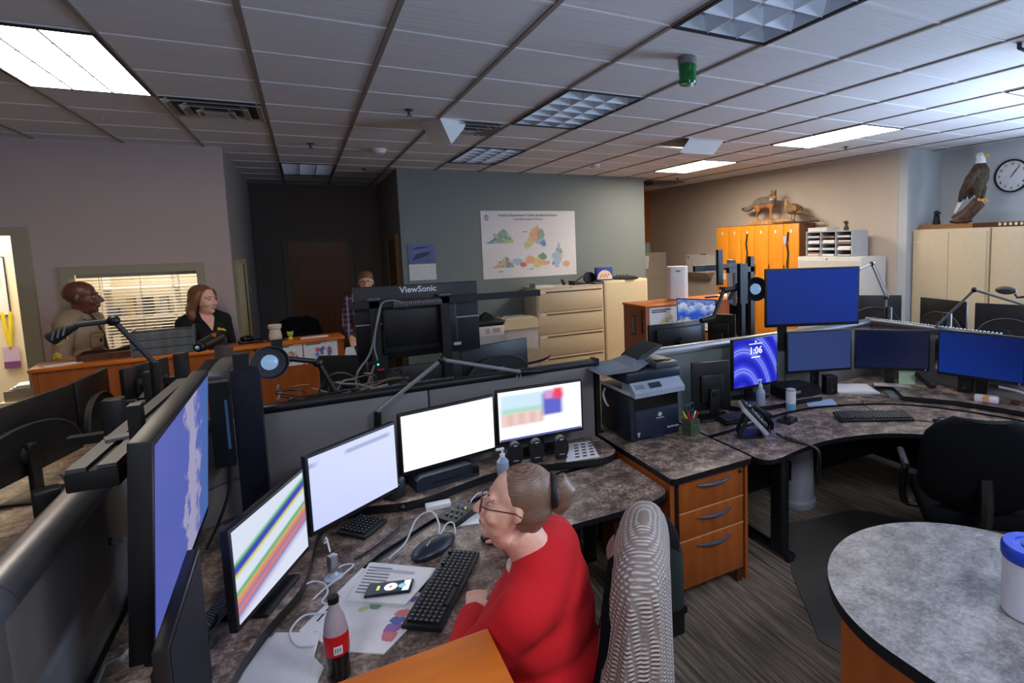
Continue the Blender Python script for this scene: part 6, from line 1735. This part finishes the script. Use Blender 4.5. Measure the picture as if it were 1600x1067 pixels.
def face_bits(t, HM, s, iris, brow, dz=0):
    ew = plain('eye white', (190, 182, 176), .25, var=.01); im = plain('iris', iris, .15); bm_ = plain('brow hair', brow, .8)
    for y in (-1, 1):
        b = MB(); b.M = HM @ Matrix.Scale(s, 4)
        b.ball((.0795, y * .030, .003), (.0075, .0105, .0052), 12)
        e = b.build('eye', ew, t)
        b = MB(); b.M = HM @ Matrix.Scale(s, 4); b.ball((.0845, y * .0305, .003), (.0032, .0055, .0052), 10); b.build('iris', im, e)
        b = MB(); b.M = HM @ Matrix.Scale(s, 4)
        b.tube([(.089, y * .012, .023), (.088, y * .030, .029), (.071, y * .050, .023)], [.003, .0038, .002], 6)
        b.build('eyebrow', bm_, t)
def glasses(t, HM, s, m, lens=True):
    b = MB(); b.M = HM @ Matrix.Scale(s, 4)
    for y in (-1, 1):
        b.tube([(.106 - .10 * (abs(y * .034 + .027 * math.cos(a)) - .034) ** 1 * .3, y * .034 + .027 * math.cos(a), -.004 + .021 * math.sin(a)) for a in [2 * PI * k / 20 for k in range(21)]], .0018, 6)
        b.tube([(.103, y * .060, .004), (.086, y * .074, .004), (.0, y * .084, .004), (-.02, y * .083, -.006)], .002, 6)
    b.tube([(.107, -.008, .002), (.110, 0, .006), (.107, .008, .002)], .0018, 6)
    g = b.build('glasses', m, t)
    if lens:
        b = MB(); b.M = HM @ Matrix.Scale(s, 4)
        for y in (-1, 1): b.quad([(.105, y * .034 + .026 * math.cos(a), -.004 + .020 * math.sin(a)) for a in [2 * PI * k / 20 for k in range(20)]], ())
        k = NT('glasses lens'); tr = k.n('BsdfTransparent'); gl = k.n('BsdfGlossy'); mx = k.n('MixShader')
        gl.inputs['Roughness'].default_value = .05; mx.inputs[0].default_value = .14
        k.l(tr.outputs[0], mx.inputs[1]); k.l(gl.outputs[0], mx.inputs[2]); k.l(mx.outputs[0], k.t.nodes['Material Output'].inputs[0])
        b.build('lenses', k.m, g)
def hand(b, wrist, palm_dir, up, side, curl=.5, s=1.0):
    """palm, four bent fingers of unequal length and a thumb on the given side"""
    w = Vector(wrist); d = Vector(palm_dir).normalized(); u = Vector(up).normalized(); l = u.cross(d).normalized()
    pc = w + d * .045 * s
    R = Matrix((d, l, u)).transposed()
    b.ball(pc, (.05 * s, .038 * s, .015 * s), 14, R)
    b.ball(w + d * .07 * s, (.03 * s, .039 * s, .013 * s), 12, R)
    for k, (off_, ln) in enumerate(((-.03, .058), (-.010, .070), (.011, .076), (.031, .066))):
        off2 = off_ * side * -1
        p0 = w + d * .085 * s + l * off2 * s
        p1 = p0 + (d * .5 + u * .10) * ln * s * .9
        p2 = p1 + (d * (.5 - curl * .3) - u * curl * .55) * ln * s * .75
        p3 = p2 + (d * (.35 - curl * .3) - u * (curl * .6 + .1)) * ln * s * .6
        b.tube([p0, p1, p2, p3], [.0098 * s, .0092 * s, .0085 * s, .0068 * s], 8); b.ball(p3, .0068 * s, 8)
    q0 = w + d * .025 * s + l * .03 * side * s; q1 = q0 + (d * .03 + l * .025 * side - u * .008) * s; q2 = q1 + (d * .032 + l * .004 * side - u * .012) * s
    b.tube([q0, q1, q2], [.013 * s, .011 * s, .008 * s], 8); b.ball(q2, .008 * s, 8)
def hairmat(name, a, c):
    k = NT(name)
    w = k.n('TexWave', wave_type='BANDS', bands_direction='Z'); w.inputs['Scale'].default_value = 70; w.inputs['Distortion'].default_value = 9; w.inputs['Detail'].default_value = 4
    k.l(k.coords((.35, 1, 1)), w.inputs[0])
    k.l(k.ramp(w.outputs['Fac'], [(-.6 + .6, rgb(a)), (1, rgb(c))]), k.b.inputs['Base Color'])
    k.set(Roughness=.42); k.bump(w.outputs['Fac'], .12, .0015)
    return k.m

# ---- the seated woman in red; local +x is where she faces
RZ = math.radians(146)
PX, PY = .656, 1.482
def loc2w(p):
    c, s = math.cos(RZ), math.sin(RZ)
    return (PX + c * p[0] - s * p[1], PY + s * p[0] + c * p[1], p[2])
t = thing('person', 'woman in a red top with glasses and a hair bun seated at the desk', 'person', (PX, PY, 0), RZ)
HM = Matrix.Translation((.165, .05, 1.245)) @ rotm(.27, .24, 0)
HS = 0.92
SH = {-1: [(.115, -.19, 1.0), (.28, -.45, .815), (.405, -.655, .742)], 1: [(.115, .19, 1.0), (.325, .165, .785), (.39, -.17, .748)]}
def trunk(b, g=0):
    b.ball((.085, 0, .58), (.17 + g, .205 + g, .13 + g), 20)
    b.ball((.10, 0, .72), (.175 + g, .20 + g, .14 + g), 20)
    b.ball((.115, 0, .87), (.165 + g, .20 + g, .15 + g), 20)
    b.ball((.19, .07, .87), (.10 + g, .09 + g, .085 + g), 16).ball((.19, -.07, .87), (.10 + g, .09 + g, .085 + g), 16)
    b.tube([(.105, -.185, .985), (.095, -.10, 1.02), (.095, 0, 1.035), (.095, .10, 1.02), (.105, .185, .985)], [.078 + g, .088 + g, .092 + g, .088 + g, .078 + g], 16)
    b.ball((.10, 0, .96), (.135 + g, .185 + g, .10 + g), 18)
def arms(b, g=0, upto=1.0):
    for s_, (S_, E2, W2) in SH.items():
        e = Vector(E2); w = e.lerp(Vector(W2), upto)
        b.ball(S_, .076 + g, 14).tube([S_, Vector(S_).lerp(e, .5), e], [.074 + g, .066 + g, .056 + g], 14).ball(e, .055 + g, 14)
        b.tube([e, e.lerp(w, .4), w], [.053 + g, .050 + g, .036 + g if upto > .95 else .046 + g], 14)
b = MB()
trunk(b, -.012); arms(b, -.010)
b.tube([(.10, .01, 1.03), (.135, .03, 1.10), (.165, .045, 1.165)], [.068, .062, .062], 16)
b.ball((.195, .045, 1.145), (.05, .055, .035), 14)
head_shapes(b, HM, HS, .006)
for s_ in (-1, 1):
    b.tube([(.10, s_ * .10, .53), (.40, s_ * .11, .54), (.52, s_ * .12, .52)], [.105, .085, .065], 14)
    b.tube([(.52, s_ * .12, .52), (.50, s_ * .12, .28), (.46, s_ * .12, .08)], [.062, .055, .04], 12)
    b.ball((.52, s_ * .12, .045), (.12, .045, .04), 12)
W1 = Vector(SH[-1][2]); W2_ = Vector(SH[1][2])
hand(b, W1, (.75, -.62, -.05), (0, 0, 1), -1 * -1, .55)
hand(b, W2_, (.25, -.95, -.10), (0, 0, 1), -1, .35)
HI = HM.inverted()
def wpaint(c):
    if c.z < .62 and c.x < .7 and not (c.z > .60): return 1
    return 2 if lips_at(c, HI, HS) else 0
organic(b, 'body', [M['skin'], M['darkc'], M['lips']], t, .0065, 3, wpaint)
b = MB(); trunk(b, .006); arms(b, .007, .93)
for s_ in (-1, 1): b.ball(SH[s_][1], .066, 12)
b.ball((.10, 0, .52), (.185, .215, .07), 18)
k = M['shirt']
organic(b, 'red_top', [M['shirt']], t, .009, 22)
# pale inner collar
b = MB()
b.tube([(.115 + .082 * math.cos(a), .018 + .088 * math.sin(a), 1.062 + .016 * math.cos(a + PI)) for a in [2 * PI * q / 28 for q in range(29)]], .010, 8)
b.build('inner_collar', plain('pale collar', (214, 196, 186), .8), t)
face_bits(t, HM, HS, (80, 96, 110), (120, 92, 76))
glasses(t, HM, HS, plain('dark red glasses', (70, 24, 30), .3))
HB = [hairmat('brown hair', (92, 70, 58), (142, 112, 94)), M['blackm']]
b = MB(); b.M = HM @ Matrix.Scale(HS, 4)
b.ball((-.026, 0, .044), (.097, .083, .088), 22).ball((-.045, 0, .0), (.078, .079, .072), 18).ball((-.055, 0, -.045), (.05, .058, .045), 14)
b.ball((-.12, 0, .055), (.03, .045, .045), 14)
o = organic(b, 'hair', [HB[0]], t, .007, 4)
b = MB(); b.M = HM @ Matrix.Scale(HS, 4)
b.tube([(-.108, 0, .066), (-.130, 0, .082), (-.146, 0, .062), (-.143, 0, .02), (-.130, 0, -.012)], [.030, .040, .042, .037, .024], 14)
b.ball((-.132, 0, .060), (.028, .044, .042), 14)
organic(b, 'hair_bun', [HB[0]], t, .005, 16)
b = MB(); b.M = HM @ Matrix.Scale(HS, 4) @ Matrix.Translation((-.112, 0, .058)) @ Matrix.Rotation(PI / 2 + .25, 4, 'Y')
b.tube([(.046 * math.cos(a), .050 * math.sin(a), 0) for a in [2 * PI * q / 24 for q in range(25)]], .011, 8)
b.build('hair_tie', M['blackm'], t)
b = MB(); b.M = HM @ Matrix.Scale(HS, 4)
for y in (-1, 1): b.ball((-.004, y * .080, -.036), .0035, 8)
b.build('earring', M['chrome'], t)

# ---- office chairs
def task_chair(name, label, loc, rz, zb=(.60, 1.08), w=.5):
    c = thing(name, label, 'chair', loc, rz)
    rings = []
    for q in range(13):
        u = q / 12; z = zb[0] + (zb[1] - zb[0]) * u
        hw = w / 2 * (1 - .5 * abs(2 * u - 1) ** 4.5) * (1 if u < .5 else 1 - .02 * u)
        dx = -.05 * math.sin(PI * u) * .6 - .10 * u
        ring = []
        for a in [2 * PI * k2 / 28 for k2 in range(28)]:
            cx = math.copysign(abs(math.cos(a)) ** .6, math.cos(a)); sy = math.copysign(abs(math.sin(a)) ** .6, math.sin(a))
            ring.append((dx + .045 * cx * (.5 + .5 * min(1, 4 * u, 4 * (1 - u) + .3)) - .06 * (sy ** 2) * -1, hw * sy, z))
        rings.append(ring)
    MB().loft(rings).build('backrest', M['chairf'], c, 60)
    MB().box((.25, 0, .47), (.50, .52, .10), 0, .04, seg=4).build('seat', M['chairf'], c)
    MB().tube(spline([(.10, 0, .42), (-.06, 0, .44), (-.12, 0, .56), (-.10, 0, .75)]), .028, 8, flat=1.6).build('back_post', M['black'], c)
    for s_ in (-1, 1):
        MB().tube(spline([(.25, s_ * .22, .42), (.26, s_ * .32, .44), (.22, s_ * .33, .62), (.16, s_ * .33, .685), (.34, s_ * .33, .70), (.40, s_ * .32, .68)]), .022, 8).build('armrest', M['black'], c)
    MB().cyl((.25, 0, .12), (.25, 0, .44), .03).cyl((.25, 0, .08), (.25, 0, .14), .05).build('gas_lift', M['black'], c)
    for q in range(5):
        a = 2 * PI * q / 5 + .3
        lg = MB().tube([(.25, 0, .11), (.25 + .29 * math.cos(a), .29 * math.sin(a), .075)], [.03, .022], 8).build('base_leg', M['black'], c)
        MB().cyl((.25 + .29 * math.cos(a), .29 * math.sin(a) - .02, .028), (.25 + .29 * math.cos(a), .29 * math.sin(a) + .02, .028), .028).build('caster', M['blackm'], lg)
    return c
c1 = task_chair('office_chair', 'black office chair under the knitted cardigan behind the woman in red', (.745, 1.480, 0), RZ, (.58, 1.08), .46)
# chair at right: faces the right desk
c2 = task_chair('office_chair', 'large black office chair with its back to us before the right desk', (3.02, 1.56, 0), math.radians(42), (.52, 1.045), .60)
for o in [x for x in bpy.data.objects if x.parent == c2 and x.name.startswith('armrest')]:
    pass
# knitted cardigan over the chair back
def knit():
    k = NT('beige waffle knit')
    v = k.coords((1, 1, 1))
    w1 = k.n('TexWave', wave_type='BANDS', bands_direction='Z'); w1.inputs['Scale'].default_value = 26
    w2 = k.n('TexWave', wave_type='BANDS', bands_direction='Y'); w2.inputs['Scale'].default_value = 22
    for w in (w1, w2): w.inputs['Distortion'].default_value = 1.2; w.inputs['Detail'].default_value = 1; k.l(v, w.inputs[0])
    h = k.math('MULTIPLY', w1.outputs['Fac'], w2.outputs['Fac'])
    k.l(k.ramp(h, [(.0, rgb((128, 114, 108))), (.35, rgb((186, 172, 166))), (1, rgb((206, 194, 188)))]), k.b.inputs['Base Color'])
    k.set(Roughness=.95); k.bump(h, .9, .008)
    return k.m
cg = thing('knitted_cardigan', 'beige waffle knit cardigan draped over the chair back', 'cardigan', (.745, 1.480, 0), RZ)
R5 = random.Random(5)
rings = []
for q in range(27):
    u = q / 26; z = .30 + .86 * u
    top = max(0, (u - .86) / .14)
    hw = (.33 - .085 * u) * math.sqrt(max(.02, 1 - top ** 2)); hd = (.15 - .07 * u) * math.sqrt(max(.03, 1 - top ** 2))
    ring = []
    for k2 in range(64):
        a = 2 * PI * k2 / 64
        f = 1 + (.07 * math.sin(9 * a + 1.5 * u) + .05 * math.sin(17 * a + 2)) * (1 - u) ** .7
        cx = math.copysign(abs(math.cos(a)) ** .75, math.cos(a)); sy = math.copysign(abs(math.sin(a)) ** .7, math.sin(a))
        ring.append((-.06 - .07 * u + hd * cx * f, hw * sy * f, z))
    rings.append(ring)
MB().loft(rings).build('knit_body', knit(), cg, 180)
MB().tube(spline([(-.10, -.20, 1.02), (-.03, -.23, .96), (-.01, -.25, .90), (-.03, -.25, .84)]), .028, 10, flat=.4).build('sleeve', M['cardsleeve'] if 'cardsleeve' in M else plain('cardigan sleeve', (176, 152, 144), .9), cg)

# ---- standing people behind the counter
def standing(label, x, y, H, face, head_yaw, skin, lips, cloth, top_g=.012, s_head=1.0, arm=None, legs='darkc', sleeve=1.0, male=True, pitch=0):
    p = thing('person', label, 'person', (x, y, 0), face)
    s = H / 1.75
    S = Matrix.Scale(s, 4)
    HM = S @ Matrix.Translation((.035, 0, 1.75 - .118 * s_head)) @ rotm(head_yaw, pitch)
    sw = .185 if male else .155
    arm = arm or {sd: [(0, sd * (sw + .015), 1.40), (-.02, sd * (sw + .07), 1.13), (.16, sd * (sw + .02), .99)] for sd in (-1, 1)}
    def torso(b, g=0):
        b.ball((0, 0, .95), (.115 + g, .155 + g, .13 + g), 18).ball((.025, 0, 1.10), (.125 + g, .15 + g, .15 + g), 18)
        b.ball((.015, 0, 1.27), (.12 + g, .165 + g, .16 + g), 18)
        b.tube([(0, -sw, 1.405), (-.01, -.09, 1.44), (-.012, 0, 1.445), (-.01, .09, 1.44), (0, sw, 1.405)], [.062 + g, .064 + g, (.06 if male else .042) + g, .064 + g, .062 + g], 14)
        if not male: b.ball((.09, .065, 1.26), (.07 + g, .07 + g, .07 + g)).ball((.09, -.065, 1.26), (.07 + g, .07 + g, .07 + g))
    def arms_(b, g, f):
        for sd, (a, e, w) in arm.items():
            a, e, w = Vector(a), Vector(e), Vector(w)
            b.ball(a, .064 + g, 12).tube([a, a.lerp(e, .5), e], [.06 + g, .052 + g, .044 + g], 12)
            if f > .5:
                b.ball(e, .044 + g, 12).tube([e, e.lerp(w, (f - .5) * 2)], [.043 + g, .03 + g], 12)
    b = MB(); b.M = S
    torso(b, -.008); arms_(b, -.006, 1.0)
    b.tube([(.0, 0, 1.42), (.012, 0, 1.50), (.02, 0, 1.56)], [.062, .056, .056] if male else [.054, .047, .048], 14)
    for sd in (-1, 1):
        b.tube([(0, sd * .085, .93), (.01, sd * .095, .5), (-.02, sd * .095, .09)], [.088, .06, .042], 12).ball((.05, sd * .095, .04), (.12, .045, .04), 12)
        w = Vector(arm[sd][2]); e = Vector(arm[sd][1])
        hand(b, w, (w - e), (0, 0, 1) if abs((w - e).normalized().z) < .9 else (1, 0, 0), -sd, .5)
    b.M = Matrix.Identity(4)
    head_shapes(b, HM, s_head)
    HI = HM.inverted()
    organic(b, 'body', [skin, M[legs], lips], p, .009, 3, lambda c: 2 if lips_at(c, HI, s_head) else (1 if c.z < .99 * s and abs(c.y) < .2 and c.x < .13 else 0))
    b = MB(); b.M = S; torso(b, top_g); arms_(b, top_g - .002, sleeve)
    o = organic(b, 'shirt', cloth, p, .011, 5)
    return p, HM, S, arm
# officer
po, HM, S, arm = standing('officer in a tan uniform shirt and dark tie behind the counter at left', -1.745, 6.54, 1.785, math.radians(-12), math.radians(10), M['skin2'], M['lips2'], [M['tanc']], .018, 1.16)
face_bits(po, HM, 1.16, (40, 24, 18), (30, 20, 18))
b = MB(); b.M = S
b.tube(spline([(.075, 0, 1.44), (.125, 0, 1.37), (.152, 0, 1.25), (.166, 0, 1.10), (.160, 0, 1.0)]), [.016] * 4 + [.02] * 17, 8, flat=.5) if False else b.loft([[(x, y, z) for y in (-w, w)] for x, w, z in ((.085, .022, 1.455), (.128, .016, 1.40), (.158, .026, 1.28), (.172, .032, 1.13), (.165, .03, 1.02))], False, False)
b.build('necktie', M['blackm'], po)
b = MB(); b.M = S
for y in (-1, 1):
    b.loft([[(.06, y * .01, 1.49), (.085, y * .06, 1.475), (.02, y * .075, 1.50)], [(.105, y * .035, 1.425), (.10, y * .085, 1.425), (.03, y * .09, 1.465)]], False, False)
b.build('collar', M['tanc'], po)
b = MB(); b.M = S
b.box((.150, -.085, 1.245), (.02, .10, .11), -.35, .006).box((.155, -.088, 1.288), (.02, .105, .03), -.35, .004)
b.build('chest_pocket', M['tanc'], po)
b = MB(); b.M = S; b.box((.158, -.085, 1.318), (.012, .075, .014), -.35); b.build('name_bar', plain('gold bar', (216, 160, 60), .3, .6), po)
b = MB(); b.M = S; b.ball((.162, -.06, 1.245), (.012, .018, .02), 10); b.build('badge', M['blackg'], po)
a, e = Vector(arm[-1][0]), Vector(arm[-1][1])
for (f, r, dx, m_, nm) in ((.28, .058, .0, 'navy', 'shoulder_patch'),):
    c = a.lerp(e, f); b = MB(); b.M = S
    b.loft([[(c.x + w * math.cos(PI * k2 / 10 + 0) , c.y - .074 + .018 * abs(math.cos(PI * k2 / 10)), c.z + z) for k2 in range(11)] for w, z in ((.030, -.055), (.052, -.02), (.055, .02), (.045, .05))], False, False)
    b.build('shoulder_patch', M['blackg'], po)
    b = MB(); b.M = S
    b.tube([(c.x - .03, c.y - .08, c.z - .06), (c.x, c.y - .083, c.z - .072), (c.x + .03, c.y - .08, c.z - .06)], .005, 6)
    b.tube([(c.x + .055, c.y - .066, c.z - .03), (c.x + .058, c.y - .062, c.z + .03)], .005, 6)
    b.build('patch_edge', M['yellow'], po)
c = a.lerp(e, .78); b = MB(); b.M = S
for q in range(3): b.tube([(c.x - .026, c.y - .064, c.z - .02 - .014 * q + .0), (c.x, c.y - .068, c.z - .0 - .014 * q), (c.x + .026, c.y - .064, c.z - .02 - .014 * q)], .0055, 6)
b.build('sleeve_chevrons', M['yellow'], po)
# woman in black
pw, HM, S, arm = standing('smiling woman in a black polo with auburn hair behind the counter', -.866, 6.55, 1.69, math.radians(-60), math.radians(24), M['skin'], M['lips'], [M['polo']], .012, 1.14, sleeve=.5, male=False)
face_bits(pw, HM, 1.14, (60, 44, 30), (90, 58, 40))
hw_ = hairmat('auburn hair', (84, 50, 32), (150, 96, 60))
b = MB(); b.M = HM @ Matrix.Scale(1.14, 4)
b.ball((-.026, 0, .046), (.099, .088, .088), 20).ball((-.055, 0, -.01), (.07, .088, .09), 16)
for y in (-1, 1):
    b.tube(spline([(.035, y * .066, .085), (.02, y * .088, .03), (-.005, y * .095, -.03), (-.03, y * .105, -.09), (-.02, y * .112, -.135), (-.035, y * .10, -.18)], 3), [.016, .018, .021, .024, .027, .029, .031, .033, .034, .036, .037, .036, .033, .028, .020, .010], 10)
b.tube([(-.07, 0, 0), (-.085, 0, -.08), (-.075, 0, -.16)], [.06, .075, .04], 12)
organic(b, 'hair', [hw_], pw, .008, 4)
b = MB(); b.M = HM @ Matrix.Scale(1.14, 4)
b.loft([[(.1045, -.016, -.0655), (.107, 0, -.067), (.1045, .016, -.0655)], [(.1035, -.013, -.071), (.106, 0, -.0725), (.1035, .013, -.071)]], False, False)
b.build('teeth', M['white'], pw)
b = MB(); b.M = S
b.ball((.142, .085, 1.315), (.012, .03, .012), 10).ball((.146, .06, 1.325), (.01, .016, .016), 8).ball((.140, .11, 1.303), (.012, .02, .006), 8)
b.build('shirt_logo', M['yellow'], pw)
b = MB(); b.M = S
b.loft([[(.045, -.058, 1.492), (.066, 0, 1.47), (.045, .058, 1.492)], [(.095, -.052, 1.435), (.108, 0, 1.43), (.095, .052, 1.435)], [(.132, -.026, 1.375), (.140, 0, 1.372), (.132, .026, 1.375)], [(.150, -.004, 1.32), (.152, 0, 1.318), (.150, .004, 1.32)]], False, False)
b.build('open_neckline', M['skin'], pw)
b = MB(); b.M = S
for y in (-1, 1): b.loft([[(.03, y * .075, 1.50), (.062, y * .055, 1.485)], [(.075, y * .09, 1.43), (.125, y * .022, 1.36)]], False, False)
b.build('collar', M['polo'], pw)
# man in plaid
def plaid():
    k = NT('blue plaid cloth'); v = k.coords()
    w1 = k.n('TexWave', wave_type='BANDS', bands_direction='Z'); w1.inputs['Scale'].default_value = 5
    w2 = k.n('TexWave', wave_type='BANDS', bands_direction='Y'); w2.inputs['Scale'].default_value = 5
    k.l(v, w1.inputs[0]); k.l(v, w2.inputs[0])
    c = k.mixc(k.ramp(w1.outputs['Fac'], [(.5, (0, 0, 0, 1)), (.8, (1, 1, 1, 1))]), rgb((46, 56, 96)), rgb((170, 80, 76)))
    c = k.mixc(k.ramp(w2.outputs['Fac'], [(.7, (0, 0, 0, 1)), (.9, (.6, .6, .6, 1))]), c, rgb((180, 186, 206)))
    k.l(c, k.b.inputs['Base Color']); k.set(Roughness=.9)
    return k.m
pm, HM, S, arm = standing('man in glasses and a plaid shirt half hidden by the lettered monitor back', .645, 7.40, 1.72, math.radians(-97), 0, M['skin'], M['lips'], [plaid()], .014, 1.06)
face_bits(pm, HM, 1.06, (50, 40, 34), (96, 72, 52))
glasses(pm, HM, 1.06, M['blackm'], False)
b = MB(); b.M = HM @ Matrix.Scale(1.06, 4)
b.ball((-.016, 0, .056), (.098, .083, .080), 18).ball((-.05, 0, .0), (.066, .084, .07), 14)
organic(b, 'hair', [hairmat('short brown hair', (90, 62, 42), (150, 108, 76))], pm, .009, 4)
